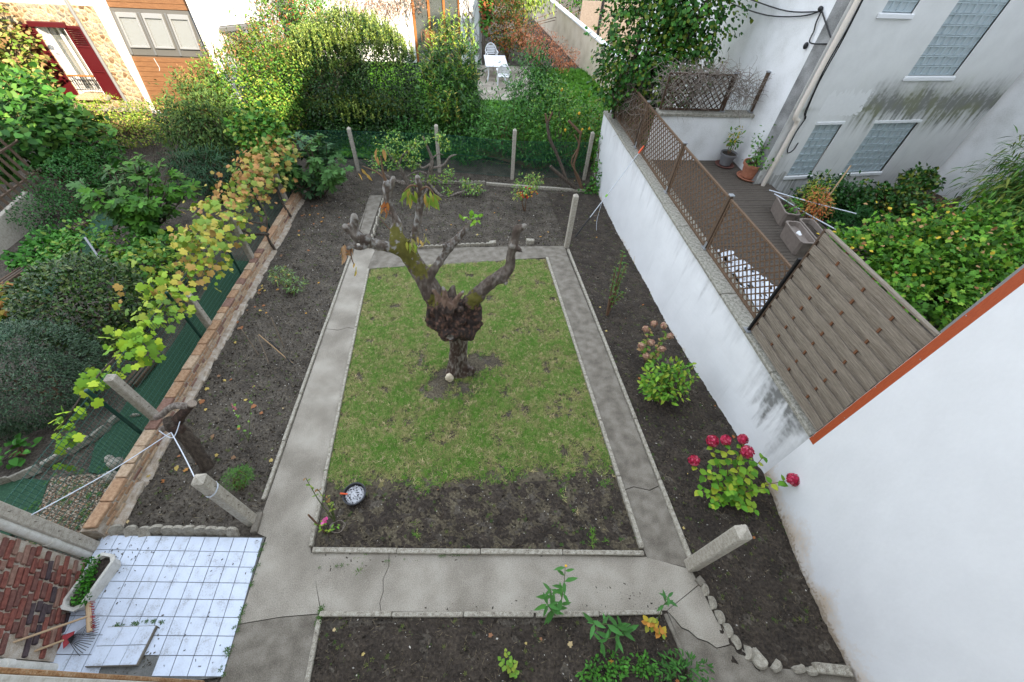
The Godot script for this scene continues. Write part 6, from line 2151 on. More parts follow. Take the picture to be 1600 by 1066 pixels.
func block_window(t: Node3D, cx: float, cy: float, nc: int, nr: int, pit: float, sill: bool) -> void:
	var fb := Basis(Vector3(0.995, 0, -0.0995), Vector3.UP, Vector3(0.0995, 0, 0.995))
	var m := MB.new()
	m.box(Transform3D(fb, fpt(cx, cy, -0.09)), Vector3(nc * pit + 0.08, nr * pit + 0.08, 0.08))
	var w := put(t, "glass_block_window", m.mesh(), M.block_joint)
	if not L.has("block%.3f" % pit):
		# a pale frame round a sunken dark pane with pressed ripples
		var bm := MB.new()
		var pm := MB.new()
		var e := pit * 0.5 - 0.004
		var e2 := e - 0.017
		var q := [[-1, -1], [1, -1], [1, 1], [-1, 1]]
		for k in 4:
			var a: Array = q[k]
			var b: Array = q[(k + 1) % 4]
			bm.poly([Vector3(a[0] * e, a[1] * e, 0.0), Vector3(b[0] * e, b[1] * e, 0.0), Vector3(b[0] * e2, b[1] * e2, 0.004), Vector3(a[0] * e2, a[1] * e2, 0.004)])
			bm.poly_out([Vector3(a[0] * e2, a[1] * e2, 0.004), Vector3(b[0] * e2, b[1] * e2, 0.004), Vector3(b[0] * e2, b[1] * e2, -0.04), Vector3(a[0] * e2, a[1] * e2, -0.04)], Vector3(a[0] + b[0], a[1] + b[1], 0))
		for i in 4:
			var x0 := lerpf(-e2, e2, i / 4.0)
			var x1 := lerpf(-e2, e2, (i + 1) / 4.0)
			var h0 := -0.034 if i % 2 else -0.026
			var h1 := -0.026 if i % 2 else -0.034
			pm.poly([Vector3(x0, -e2, h0), Vector3(x1, -e2, h1), Vector3(x1, e2, h1 - 0.006), Vector3(x0, e2, h0 - 0.006)])
		var am := bm.mesh()
		am.add_surface_from_arrays(Mesh.PRIMITIVE_TRIANGLES, pm.mesh().surface_get_arrays(0))
		am.surface_set_material(0, M.glass_block)
		am.surface_set_material(1, M.glass_dark)
		L["block%.3f" % pit] = am
	for i in nc:
		for j in nr:
			var p := fpt(cx + (i - (nc - 1) * 0.5) * pit * 0.995, cy + (j - (nr - 1) * 0.5) * pit, -0.03)
			puti(w, "glass_block", L["block%.3f" % pit], null, Transform3D(fb * Basis.from_euler(Vector3(rr(-0.03, 0.03), rr(-0.03, 0.03), 0)), p))
	if sill:
		m = MB.new()
		m.box(Transform3D(fb, fpt(cx, cy - nr * pit * 0.5 - 0.06, 0.0)), Vector3(nc * pit + 0.14, 0.09, 0.08), 0.01)
		put(w, "sill", m.mesh(), M.white_paint)


func facade_tex() -> ImageTexture:
	# x 7.9..14.2 m, y 0..6.6 m: pale grey render, bare patch of new paint, dark green mould below the tall window
	var w := 1024
	var h := 1024
	var a := noise_img(512, 71, 0.008, 5)
	var b := noise_img(512, 72, 0.05, 4)
	var c := noise_img(512, 73, 0.025, 4)
	var out := PackedByteArray()
	out.resize(w * h * 3)
	var r := RandomNumberGenerator.new()
	r.seed = 78
	for py in h:
		var y := 6.6 * (1.0 - py / float(h - 1))
		for px in w:
			var x := 7.9 + 6.3 * px / float(w - 1)
			var n1 := a[(py % 512) * 512 + px % 512] / 255.0
			var n2 := b[(py % 512) * 512 + px % 512] / 255.0
			var st := c[((py / 5) % 512) * 512 + (px * 2) % 512] / 255.0
			var base := Vector3(0.7, 0.7, 0.685) * (0.92 + 0.12 * n1 + 0.03 * n2 + r.randf_range(-0.012, 0.012))
			var grime := exp(-pow((y - 3.1 - 0.3 * (n1 - 0.5)) / 0.36, 2.0)) * smoothstep(9.3, 10.4, x + 0.8 * (n1 - 0.5)) * (0.6 + 0.9 * st)
			grime += exp(-pow((y - 2.98) / 0.05, 2.0)) * 0.35 * st + exp(-pow((x - 8.25 + 0.3 * (n1 - 0.5)) / 0.25, 2.0)) * 0.5 * st * smoothstep(5.0, 2.0, y)
			grime += exp(-pow((y - 2.7) / 0.3, 2.0)) * smoothstep(9.6, 10.2, x) * clampf((st - 0.35) * 2.0, 0.0, 1.0) * 0.6
			grime += clampf((st - 0.68) * 3.0, 0.0, 1.0) * smoothstep(3.6, 1.2, y) * 0.3
			var green := clampf((a[((py + 200) % 512) * 512 + (px + 99) % 512] / 255.0 - 0.35) * 2.5, 0.0, 1.0)
			base = base.lerp(Vector3(0.13, 0.135, 0.115).lerp(Vector3(0.13, 0.14, 0.06), green), clampf(grime * (0.6 + 0.6 * n2), 0.0, 0.86))
			# repainted patch with a brushed edge left of the mould
			if x > 8.75 and x < 9.95 + 0.25 * (n2 - 0.5) and y > 2.75 + 0.15 * n2 and y < 3.35 + 0.3 * (st - 0.5):
				base = Vector3(0.74, 0.74, 0.73) * (0.97 + 0.06 * n2)
			if y < 1.5 - 0.4 * n1 and x < 9.4:
				base = base.lerp(Vector3(0.24, 0.23, 0.2), clampf((st - 0.4) * 2.2, 0.0, 0.7))
			var i := (py * w + px) * 3
			var q := Color(base.x, base.y, base.z).linear_to_srgb()
			out[i] = q.r8
			out[i + 1] = q.g8
			out[i + 2] = q.b8
	return ImageTexture.create_from_image(Image.create_from_data(w, h, false, Image.FORMAT_RGB8, out))


func build_glass_block_house() -> void:
	var mat := StandardMaterial3D.new()
	mat.resource_name = "mouldy render"
	mat.albedo_texture = facade_tex()
	mat.roughness = 0.88
	mat.heightmap_enabled = true
	mat.heightmap_texture = gray_tex(512, noise_img(512, 74, 0.05, 4))
	mat.heightmap_scale = 0.25
	var t := thing("glass_block_house", "pale rendered building with four glass block windows and mould streaks at upper right", "building", Vector3(11, 0.4, -12))
	var m := MB.new()
	var xs := [7.97, 9.28 - 0.39, 9.28 + 0.39, 11.36 - 0.69, 11.36 + 0.69, 14.15]
	var ys := [0.0, 1.88 - 0.58, 1.95 + 0.675, 4.98 - 1.28, 4.85, 6.25, 6.6]
	for i in 5:
		for j in 6:
			if i == 1 and j == 1 or i == 3 and j == 1 or i == 3 and (j == 3 or j == 4) or i == 1 and j == 4:
				continue
			var uv := func(x: float, y: float) -> Vector2: return Vector2((x - 7.9) / 6.3, 1.0 - y / 6.6)
			var a: float = xs[i]
			var b: float = xs[i + 1]
			m.poly([fpt(a, ys[j]), fpt(b, ys[j]), fpt(b, ys[j + 1]), fpt(a, ys[j + 1])], [uv.call(a, ys[j]), uv.call(b, ys[j]), uv.call(b, ys[j + 1]), uv.call(a, ys[j + 1])])
	put(t, "front_wall", m.mesh(), mat)
	m = MB.new()
	var c := Vector3(11, 3, -12.5)
	# upper storeys, side wall, body behind the front skin
	m.poly_out([fpt(7.97, 6.6), fpt(14.15, 6.6), fpt(14.15, 9.5), fpt(7.97, 9.5)], c)
	m.poly_out([fpt(7.97, 9.5), fpt(14.15, 9.5), Vector3(14.5, 9.5, -18), Vector3(8.2, 9.5, -18)], c)
	m.poly_out([Vector3(14.5, 0, -18), Vector3(14.5, 9.5, -18), Vector3(8.2, 9.5, -18), Vector3(8.2, 0, -18)], c)
	m.poly_out([fpt(14.15, 0.0), fpt(14.15, 9.5), Vector3(14.5, 9.5, -18), Vector3(14.5, 0, -18)], c)
	put(t, "wall", m.mesh(), M.render_grey)
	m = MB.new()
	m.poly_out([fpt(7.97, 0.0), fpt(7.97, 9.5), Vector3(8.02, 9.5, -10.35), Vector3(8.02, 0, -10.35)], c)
	put(t, "side_wall", m.mesh(), M.render_dark_grey)
	# side wing running towards the camera on the right
	m = MB.new()
	m.box(Transform3D(Basis(Vector3.UP, -0.06), Vector3(16.6, 4.4, -6.0)), Vector3(5.0, 9.6, 9.6))
	put(t, "wing_wall", m.mesh(), M.render_white)
	block_window(t, 9.28, 1.9625, 4, 7, 0.189, true)
	block_window(t, 11.36, 1.9625, 7, 7, 0.189, true)
	block_window(t, 11.36, 4.975, 7, 13, 0.196, true)
	block_window(t, 9.28, 5.55, 4, 7, 0.195, true)
	for q in [[9.28, 2.66, 0.84], [11.36, 2.66, 1.5]]:
		m = MB.new()
		m.bar(fpt(q[0] - q[2] * 0.5, q[1], 0.0), fpt(q[0] + q[2] * 0.5, q[1], 0.0), 0.05, 0.06)
		put(t, "lintel", m.mesh(), M.white_paint)
	# downpipe with its swan neck
	m = MB.new()
	m.tube([fpt(8.05, 7.0, 0.09), fpt(8.05, 2.95, 0.09), fpt(8.07, 2.83, 0.1), fpt(8.17, 2.78, 0.1), fpt(8.2, 2.66, 0.1), fpt(8.2, 1.1, 0.09)], [0.055, 0.055, 0.06, 0.06, 0.055, 0.055], 12)
	put(t, "downpipe", m.mesh(), M.pipe_cream)
	m = MB.new()
	for q in [[[8.2, 5.3], [8.25, 4.6], [8.22, 3.9], [8.3, 3.2], [8.35, 2.9], [8.45, 2.8], [8.4, 2.5], [8.42, 2.1], [8.5, 1.95], [8.62, 2.02], [8.64, 2.2]], [[8.23, 5.2], [8.28, 4.4], [8.27, 3.6], [8.36, 3.0], [8.43, 2.78]]]:
		var p := []
		for w in q:
			p.append(fpt(w[0], w[1], 0.02))
		var cc := curve_pts(p, 4)
		m.tube(cc, taper(cc.size(), 0.012, 0.012), 5, false)
	put(t, "cable", m.mesh(), M.cable)
	# long side wall behind the parapet
	t = thing("terrace_side_wall", "cream-white side wall running back behind the parapet, left of the dark downpipe corner", "wall", Vector3(8.3, 0.5, -14))
	m = MB.new()
	for k in 8:
		var z0 := lerpf(-10.35, -22.0, k / 8.0)
		var z1 := lerpf(-10.35, -22.0, (k + 1) / 8.0)
		m.poly_out([Vector3(8.02 + 0.03 * k, 0, z0), Vector3(8.02 + 0.03 * k, 9.5, z0), Vector3(8.05 + 0.03 * k, 9.5, z1), Vector3(8.05 + 0.03 * k, 0, z1)], Vector3(12, 4, -16))
	put(t, "wall", m.mesh(), M.render_white)
	m = MB.new()
	m.box(Transform3D(Basis.IDENTITY, Vector3(8.6, 4.7, -16.2)), Vector3(0.55, 9.55, 11.5))
	put(t, "core", m.mesh(), M.render_white)
	t = thing("overhead_cable", "black cables looping across the cream wall to the downpipe corner", "cable", Vector3(7.2, 4.5, -11.4))
	m = MB.new()
	for q in CABLE_RUNS:
		var pts := []
		for w in q:
			pts.append(Vector3(w[0], w[1], w[2]))
		var p := curve_pts(pts, 5)
		m.tube(p, taper(p.size(), 0.016, 0.014), 6, false)
	put(t, "wire", m.mesh(), M.cable)
	m = MB.new()
	m.blob(Vector3(7.98, 4.77, -10.66), Vector3(0.05, 0.05, 0.06), 8, 6)
	m.blob(Vector3(7.98, 4.12, -10.55), Vector3(0.05, 0.07, 0.05), 8, 6)
	put(t, "clamp", m.mesh(), M.cable)
	t = thing("lattice_end_wall", "end of the beige garden wall with white coping running away beyond the fence", "wall", Vector3(7, -0.7, -30))
	# beige wall: base (7.6,-20.5) to (6.0,-38)
	m = MB.new()
	var w0 := Vector2(7.75, -18.9)
	var w1 := Vector2(5.9, -39.0)
	m.bar(Vector3(w0.x + 0.12, 0.05, w0.y), Vector3(w1.x + 0.12, 0.05, w1.y), 0.24, 1.9)
	put(t, "wall", m.mesh(), M.render_cream)
	for k in 12:
		m = MB.new()
		var p := w0.lerp(w1, k / 12.0)
		var q := w0.lerp(w1, (k + 1) / 12.0)
		m.bar(Vector3(p.x + 0.12, 1.03, p.y - 0.004), Vector3(q.x + 0.12, 1.03, q.y + 0.004), 0.34, 0.08, Vector3.UP, 0.01)
		put(t, "coping_stone", m.mesh(), M.white_paint)
	t.name = "beige_wall"
	# dark boarded gate beyond
	t = thing("taupe_gate", "taupe panelled gate with a metal post behind the beige wall", "gate", Vector3(8.6, -0.5, -28))
	for k in 3:
		m = MB.new()
		m.box(Transform3D(Basis.IDENTITY, Vector3(8.0 + k * 1.3, 0.6, -30.0)), Vector3(1.24, 2.4, 0.06), 0.01)
		put(t, "panel", m.mesh(), M.taupe_plastic)
	m = MB.new()
	m.tube([Vector3(8.65, -0.7, -29.9), Vector3(8.65, 2.1, -29.9)], [0.06, 0.06], 8)
	put(t, "post", m.mesh(), M.black_metal)


func build_right_plants() -> void:
	var s := setting("neighbour_ground")
	put(s, "soil_bed", sheet(8.3, 14.6, -10.6, -1.0, 0.2, 0.0, 0.12, 1.5, 0.62), M.soil_dark)
	put(s, "soil_strip", sheet(5.5, 8.4, -4.6, -1.0, 0.2, 0.0, 0.06, 1.5, 0.95), M.soil_dark)
	var buf := PackedFloat32Array()
	for k in 2600:
		var q := Vector3(rr(11.0, 14.0), 0, rr(-10.0, -7.4))
		q.y = 0.72 + 0.35 * exp(-pow((q.x - 12.6) / 0.9, 2.0) - pow((q.z + 8.9) / 0.8, 2.0)) * rng.randf()
		push(buf, leafxf(q, Vector3(rr(-1, 1), rr(-0.3, 0.3), rr(-1, 1)), rdir(), rr(0.1, 0.4)), pick(pal([[0.22, 0.13, 0.07], [0.3, 0.19, 0.1], [0.15, 0.085, 0.05], [0.34, 0.25, 0.15]])))
	tag(scatter(self, "cut_stalks", L.needle, M.bits, buf), "heap of brown cut stalks and straw at the foot of the white wing wall", "garden waste")
	shrub("evergreen_shrub", "dark glossy shrub under the two lower glass block windows, left part", "shrub", Vector3(9.9, 0.7, -9.3), [[Vector3(9.7, 1.1, -9.2), Vector3(0.75, 0.55, 0.6)], [Vector3(10.4, 0.95, -9.0), Vector3(0.6, 0.5, 0.6)], [Vector3(9.2, 0.95, -8.9), Vector3(0.45, 0.35, 0.4)]], 2600, "broad", "leaf_gloss", pal([[0.02, 0.075, 0.02], [0.03, 0.1, 0.025], [0.015, 0.055, 0.015]]), Vector2(0.07, 0.12), {"amp": 0.35, "floor": 0.7})
	shrub("evergreen_shrub", "dark glossy shrub with upright sprays below the right glass block window", "shrub", Vector3(11.5, 0.7, -9.3), [[Vector3(11.4, 1.0, -9.1), Vector3(0.75, 0.5, 0.6)], [Vector3(12.3, 1.45, -9.5), Vector3(0.4, 0.25, 0.3)], [Vector3(11.9, 1.1, -8.6), Vector3(0.5, 0.4, 0.4)], [Vector3(13.0, 1.35, -9.7), Vector3(0.35, 0.22, 0.3)]], 2500, "broad", "leaf_gloss", pal([[0.02, 0.07, 0.018], [0.03, 0.09, 0.022], [0.05, 0.12, 0.03], [0.16, 0.17, 0.03]]), Vector2(0.08, 0.13), {"amp": 0.4, "floor": 0.7})
	shrub("conifer_shrub", "feathery dark conifer sprays at the bottom of the glossy shrubs", "conifer", Vector3(10.2, 0.7, -8.2), [[Vector3(10.2, 0.95, -8.2), Vector3(0.7, 0.3, 0.5)]], 1900, "needle", "leaf", pal([[0.015, 0.065, 0.02], [0.02, 0.085, 0.03]]), Vector2(0.1, 0.2), {"floor": 0.7})
	shrub("hibiscus_hedge", "broad lime-green leafy shrub with faded flower heads beside the timber screen", "shrub", Vector3(9.8, 0.7, -5.9), [[Vector3(8.7, 1.25, -6.4), Vector3(0.95, 0.75, 0.85)], [Vector3(10.0, 1.4, -6.3), Vector3(1.1, 0.8, 0.9)], [Vector3(11.2, 1.45, -6.6), Vector3(1.0, 0.8, 0.9)], [Vector3(9.4, 1.1, -5.3), Vector3(1.2, 0.65, 0.8)], [Vector3(8.0, 1.15, -5.3), Vector3(0.9, 0.55, 0.8)], [Vector3(11.0, 1.3, -5.5), Vector3(1.2, 0.7, 0.8)]], 11000, "ivy", "leaf", pal([[0.09, 0.22, 0.03], [0.13, 0.28, 0.04], [0.06, 0.16, 0.025], [0.045, 0.12, 0.02], [0.2, 0.3, 0.05]]), Vector2(0.07, 0.125), {"amp": 0.4, "depth": 0.45, "gap": 0.1, "up": 1.0, "floor": 0.6})
	buf = PackedFloat32Array()
	buf = crown(buf, [[Vector3(9.6, 1.35, -6.1), Vector3(1.9, 0.95, 1.2)]], 260, pal([[0.3, 0.15, 0.06], [0.36, 0.22, 0.1], [0.5, 0.36, 0.04]]), Vector2(0.05, 0.09), {"depth": 0.1, "floor": 1.3})
	var hf := thing("faded_flowers", "brown seed heads and yellow leaves scattered over the lime-green shrub", "flowers", Vector3(9.6, 1.0, -6.0))
	scatter(hf, "seed_heads", L.round, M.leaf_soft, buf)
	shrub("bamboo", "bamboo clump with drooping strap leaves at the right edge of the view", "bamboo", Vector3(13.4, 0.6, -7.6), [[Vector3(13.4, 2.3, -7.7), Vector3(1.1, 0.8, 0.9)], [Vector3(13.0, 1.8, -7.2), Vector3(0.9, 0.7, 0.8)], [Vector3(12.6, 1.5, -6.6), Vector3(0.9, 0.6, 0.8)]], 9000, "strap", "leaf", pal([[0.05, 0.12, 0.025], [0.08, 0.16, 0.04], [0.035, 0.09, 0.02], [0.16, 0.18, 0.05]]), Vector2(0.16, 0.3), {"amp": 0.5, "droop": 0.7, "depth": 0.7, "bark": "stem_green", "floor": 0.8})
	for q in [[Vector3(12.2, 0.7, -8.1), Vector3(12.75, 1.5, -8.5), "shorter of two dark sawn stumps leaning before the white wing wall", 0.07], [Vector3(12.5, 0.7, -7.7), Vector3(13.1, 1.55, -8.0), "taller of two dark sawn stumps leaning before the white wing wall", 0.085]]:
		var t := thing("stump", q[2], "stump", q[0])
		var m := MB.new()
		m.tube([q[0], (q[0] + q[1]) * 0.5, q[1]], [q[3] * 1.2, q[3], q[3] * 0.9], 9, true, FN, 0.4)
		put(t, "trunk", m.mesh(), M.bark)
	# ivy-covered tree at the terrace corner
	shrub("ivy_tree", "tall mass of dark ivy-like foliage rising behind the lattice corner", "tree", Vector3(5.9, -1.0, -14.6), [[Vector3(5.4, 3.4, -13.9), Vector3(1.35, 1.5, 1.0)], [Vector3(6.3, 3.0, -13.4), Vector3(1.1, 1.3, 0.9)], [Vector3(5.8, 5.0, -14.0), Vector3(1.6, 1.6, 1.2)], [Vector3(5.0, 2.5, -14.2), Vector3(0.8, 1.0, 0.7)], [Vector3(6.5, 4.4, -13.2), Vector3(1.0, 1.4, 0.8)], [Vector3(6.2, 1.4, -14.6), Vector3(0.9, 1.4, 0.7)]], 13000, "round", "leaf", pal([[0.03, 0.1, 0.025], [0.04, 0.13, 0.03], [0.02, 0.07, 0.02], [0.06, 0.16, 0.03], [0.14, 0.17, 0.03]]), Vector2(0.075, 0.135), {"amp": 0.3, "depth": 0.3, "droop": 0.6, "up": 0.5, "r0": 0.09, "r1": 0.03, "stem_name": "trunk", "bark": "bark"})


func build_far_garden() -> void:
	var s := setting("far_lawn")
	put(s, "grass_ground", sheet(-5.5, 7.9, -26.5, -16.1, 0.4, 0.0, 0.05, 0.8), M.grass_ground)
	var buf := PackedFloat32Array()
	for k in 16000:
		var x := rr(-4.5, 7.3)
		var z := rr(-26.0, -16.1)
		if x > 0.9 and x < 4.0 and z < -20.9:
			continue
		var c := Color(0.06, 0.2, 0.015).lerp(Color(0.13, 0.3, 0.03), rng.randf())
		push(buf, Transform3D(Basis(Vector3.UP, rr(0, 6)).scaled(Vector3.ONE * rr(0.7, 1.5)), g3(x, z, 0.02)), c)
	scatter(s, "grass", L.tall, M.leaf_soft, buf)
	s = setting("far_terrace")
	for i in 3:
		for j in 4:
			put(s, "slab", slab_mesh(pv([[0.95 + i * 1.0, -21.0 - j * 1.3], [1.94 + i * 1.0, -21.0 - j * 1.3], [1.94 + i * 1.0, -22.29 - j * 1.3], [0.95 + i * 1.0, -22.29 - j * 1.3]]), 0.09, 0.12), M.concrete)
	# plastic table and chairs
	var gz := gy(-24.0) + 0.06
	var t := thing("garden_table", "white plastic garden table on the far paved terrace", "table", Vector3(1.95, gz, -24.4))
	var m := MB.new()
	m.box(Transform3D(Basis.IDENTITY, Vector3(1.95, gz + 0.71, -24.4)), Vector3(1.12, 0.035, 1.9), 0.016)
	put(t, "tabletop", m.mesh(), M.plastic_white)
	for i in [-1, 1]:
		for j in [-1, 1]:
			m = MB.new()
			m.tube([Vector3(1.95 + i * 0.42, gz + 0.7, -24.4 + j * 0.7), Vector3(1.95 + i * 0.4, gz + 0.3, -24.4 + j * 0.72), Vector3(1.95 + i * 0.47, gz, -24.4 + j * 0.78)], [0.05, 0.035, 0.05], 8)
			put(t, "leg", m.mesh(), M.plastic_white)
	garden_chair("white plastic garden chair at the near end of the far table, slatted back towards us", Vector3(2.22, gz, -22.95), PI)
	garden_chair("white plastic garden chair with a round back behind the far table", Vector3(1.85, gz, -26.0), 0.1)
	# shrubs and small trees beyond the fence
	shrub("quince_tree", "small fruit tree with round leaves and yellow fruit beyond the fence at right", "fruit tree", g3(3.9, -16.4), [[Vector3(4.1, 0.5, -16.3), Vector3(1.15, 0.85, 0.9)], [Vector3(3.6, 0.9, -16.9), Vector3(0.9, 0.7, 0.7)], [Vector3(4.6, 0.0, -15.9), Vector3(0.7, 0.7, 0.6)]], 2300, "broad", "leaf", pal([[0.05, 0.14, 0.03], [0.08, 0.18, 0.04], [0.035, 0.1, 0.025], [0.16, 0.22, 0.05]]), Vector2(0.07, 0.12), {"amp": 0.4, "depth": 0.7, "bark": "bark_pale", "r0": 0.045, "stem_name": "trunk"})
	var spots := [Vector3(4.35, 0.75, -15.7), Vector3(4.75, 0.35, -15.4), Vector3(4.5, 0.28, -15.45), Vector3(3.7, 1.35, -16.2), Vector3(3.9, 0.2, -15.6)]
	for k in 5:
		m = MB.new()
		m.blob(spots[k], Vector3(0.05, 0.06, 0.05), 9, 7)
		var f := put(self, "yellow_fruit", m.mesh(), M.fruit_yellow)
		tag(f, "small yellow fruit hanging in the fruit tree beyond the fence", "fruit", "yellow fruit in the tree beyond the fence")
	shrub("tall_shrub", "dark leaved shrub with arching branches right of the white table", "shrub", g3(3.2, -19.5), [[Vector3(3.2, 1.1, -19.3), Vector3(0.85, 0.9, 0.7)], [Vector3(3.6, 0.4, -19.0), Vector3(0.7, 0.7, 0.6)]], 1700, "lance", "leaf", pal([[0.03, 0.1, 0.025], [0.045, 0.13, 0.03], [0.02, 0.07, 0.02]]), Vector2(0.12, 0.2), {"amp": 0.4, "droop": 0.8, "bark": "bark_pale", "r0": 0.04})
	shrub("leafy_shrub", "bluish green upright shrub in the middle of the far fence", "shrub", g3(1.6, -16.2), [[Vector3(1.5, 0.0, -16.0), Vector3(0.9, 0.9, 0.7)], [Vector3(2.2, 0.5, -16.5), Vector3(0.9, 0.8, 0.7)], [Vector3(0.7, -0.3, -16.4), Vector3(0.6, 0.6, 0.6)]], 2300, "oval", "leaf", pal([[0.04, 0.12, 0.04], [0.06, 0.15, 0.05], [0.03, 0.09, 0.03], [0.07, 0.18, 0.05]]), Vector2(0.08, 0.14), {"amp": 0.45, "depth": 0.75, "gap": 0.08})
	shrub("leafy_shrub", "dark green shrub between the great hedge and the laurel, against the far fence", "shrub", g3(-1.6, -16.2), [[Vector3(-1.9, -0.6, -16.1), Vector3(0.8, 0.7, 0.6)], [Vector3(-2.6, -0.9, -15.8), Vector3(0.8, 0.5, 0.4)]], 1500, "oval", "leaf", pal([[0.02, 0.07, 0.02], [0.03, 0.1, 0.025]]), Vector2(0.08, 0.14), {"amp": 0.4})
	shrub("sapling_clump", "clump of upright saplings left of the bare leaning trunks, behind the wire", "shrub", g3(2.6, -16.3), [[Vector3(2.9, 0.0, -16.0), Vector3(0.9, 0.9, 0.6)], [Vector3(2.4, 0.9, -17.2), Vector3(1.0, 0.9, 0.7)], [Vector3(3.6, -0.5, -15.7), Vector3(0.9, 0.6, 0.4)], [Vector3(1.0, 0.2, -17.4), Vector3(0.9, 0.7, 0.6)]], 3200, "lance", "leaf", pal([[0.045, 0.14, 0.035], [0.07, 0.18, 0.05], [0.03, 0.1, 0.03], [0.1, 0.21, 0.05]]), Vector2(0.1, 0.17), {"amp": 0.5, "depth": 0.8, "gap": 0.06, "bark": "stem_brown"})
	shrub("bay_shrub", "glossy shrub at the right end of the far fence beside the white wall", "shrub", g3(4.9, -16.0), [[Vector3(5.0, -0.3, -15.9), Vector3(0.7, 0.9, 0.5)], [Vector3(5.6, 0.0, -16.8), Vector3(0.8, 0.9, 0.7)]], 1500, "oval", "leaf", pal([[0.04, 0.12, 0.03], [0.07, 0.18, 0.04], [0.2, 0.2, 0.04]]), Vector2(0.08, 0.13), {"amp": 0.4, "depth": 0.6})
	shrub("bramble", "tangle of brambles and saplings along the far wire fence", "bramble", g3(3.0, -15.6), [[Vector3(3.0, -0.7, -15.6), Vector3(1.7, 0.7, 0.5)], [Vector3(0.2, -0.8, -15.9), Vector3(1.0, 0.5, 0.5)], [Vector3(4.6, -0.6, -15.3), Vector3(0.5, 0.7, 0.4)]], 2500, "oval", "leaf", pal([[0.03, 0.1, 0.025], [0.05, 0.14, 0.03], [0.02, 0.075, 0.02]]), Vector2(0.06, 0.11), {"amp": 0.5, "depth": 0.8, "stems": 8, "r0": 0.014, "r1": 0.005})
	shrub("red_maple", "orange-pink feathery maple beside the beige wall", "shrub", g3(4.6, -25.5), [[Vector3(4.6, 0.5, -25.5), Vector3(1.2, 0.55, 0.9)], [Vector3(5.5, 0.3, -24.3), Vector3(0.8, 0.45, 0.7)], [Vector3(3.9, 0.8, -26.3), Vector3(1.0, 0.5, 0.7)]], 3600, "lance", "leaf", pal([[0.46, 0.15, 0.06], [0.55, 0.24, 0.12], [0.36, 0.1, 0.04]]), Vector2(0.07, 0.13), {"amp": 0.4, "droop": 0.4})
	shrub("autumn_shrub", "green and red autumn shrub behind the far table", "shrub", g3(2.9, -27.6), [[Vector3(2.9, 0.7, -27.6), Vector3(1.3, 1.0, 0.8)], [Vector3(2.4, 1.5, -28.2), Vector3(1.2, 0.6, 0.7)]], 3600, "oval", "leaf", pal([[0.08, 0.14, 0.03], [0.2, 0.2, 0.04], [0.4, 0.1, 0.03], [0.06, 0.12, 0.03], [0.45, 0.2, 0.04]]), Vector2(0.09, 0.15), {"amp": 0.35})
	shrub("weeping_tree", "pale yellow-green weeping tree at the top, over the end of the beige wall", "tree", g3(4.2, -31.0), [[Vector3(4.2, 2.0, -31.0), Vector3(1.7, 1.2, 1.2)], [Vector3(3.2, 2.3, -31.2), Vector3(1.3, 1.0, 1.0)]], 3600, "lance", "leaf", pal([[0.2, 0.26, 0.06], [0.28, 0.3, 0.09], [0.13, 0.2, 0.05]]), Vector2(0.14, 0.24), {"amp": 0.35, "droop": 0.9, "stem_name": "trunk", "r0": 0.08})
	shrub("dark_trees", "dark green trees at the top edge behind the far house", "trees", g3(2.0, -33.0), [[Vector3(1.9, 2.6, -32.5), Vector3(1.3, 1.7, 1.2)], [Vector3(9.5, 2.0, -33.0), Vector3(3.0, 2.0, 1.0)]], 3500, "oval", "leaf", pal([[0.03, 0.09, 0.025], [0.045, 0.12, 0.03]]), Vector2(0.16, 0.28), {"amp": 0.3})


func garden_chair(label: String, p: Vector3, turn: float) -> void:
	var t := thing("garden_chair", label, "chair", Vector3.ZERO, "white plastic chairs at the far table")
	var m := MB.new()
	m.box(Transform3D(Basis.IDENTITY, Vector3(0, 0.43, 0)), Vector3(0.46, 0.03, 0.44), 0.014)
	put(t, "seat", m.mesh(), M.plastic_white)
	m = MB.new()
	var arch := []
	for k in 11:
		var a := PI * k / 10.0
		arch.append(Vector3(cos(a) * 0.26, 0.62 + sin(a) * 0.3, -0.24 - 0.06 * sin(a)))
	arch.push_front(Vector3(0.25, 0.42, -0.21))
	arch.append(Vector3(-0.25, 0.42, -0.21))
	m.tube(arch, taper(13, 0.022, 0.022), 7)
	put(t, "back_frame", m.mesh(), M.plastic_white)
	for k in 6:
		m = MB.new()
		m.box(Transform3D(Basis(Vector3.RIGHT, -0.15), Vector3(0, 0.52 + k * 0.062, -0.235 - k * 0.009)), Vector3(0.4 - 0.03 * maxf(0, k - 3), 0.04, 0.012), 0.004)
		put(t, "back_slat", m.mesh(), M.plastic_white)
	for i in [-1, 1]:
		m = MB.new()
		m.tube([Vector3(i * 0.27, 0.64, 0.2), Vector3(i * 0.29, 0.65, -0.05), Vector3(i * 0.26, 0.66, -0.25)], [0.024, 0.026, 0.02], 7)
		put(t, "armrest", m.mesh(), M.plastic_white)
		for j in [-1, 1]:
			m = MB.new()
			m.tube([Vector3(i * 0.23, 0.63 if j > 0 else 0.43, j * 0.19), Vector3(i * 0.24, 0.3, j * 0.21), Vector3(i * 0.27, 0.0, j * 0.26)], [0.026, 0.024, 0.022], 7)
			put(t, "leg", m.mesh(), M.plastic_white)
	t.transform = Transform3D(Basis(Vector3.UP, turn).scaled(Vector3.ONE * 1.12), p)


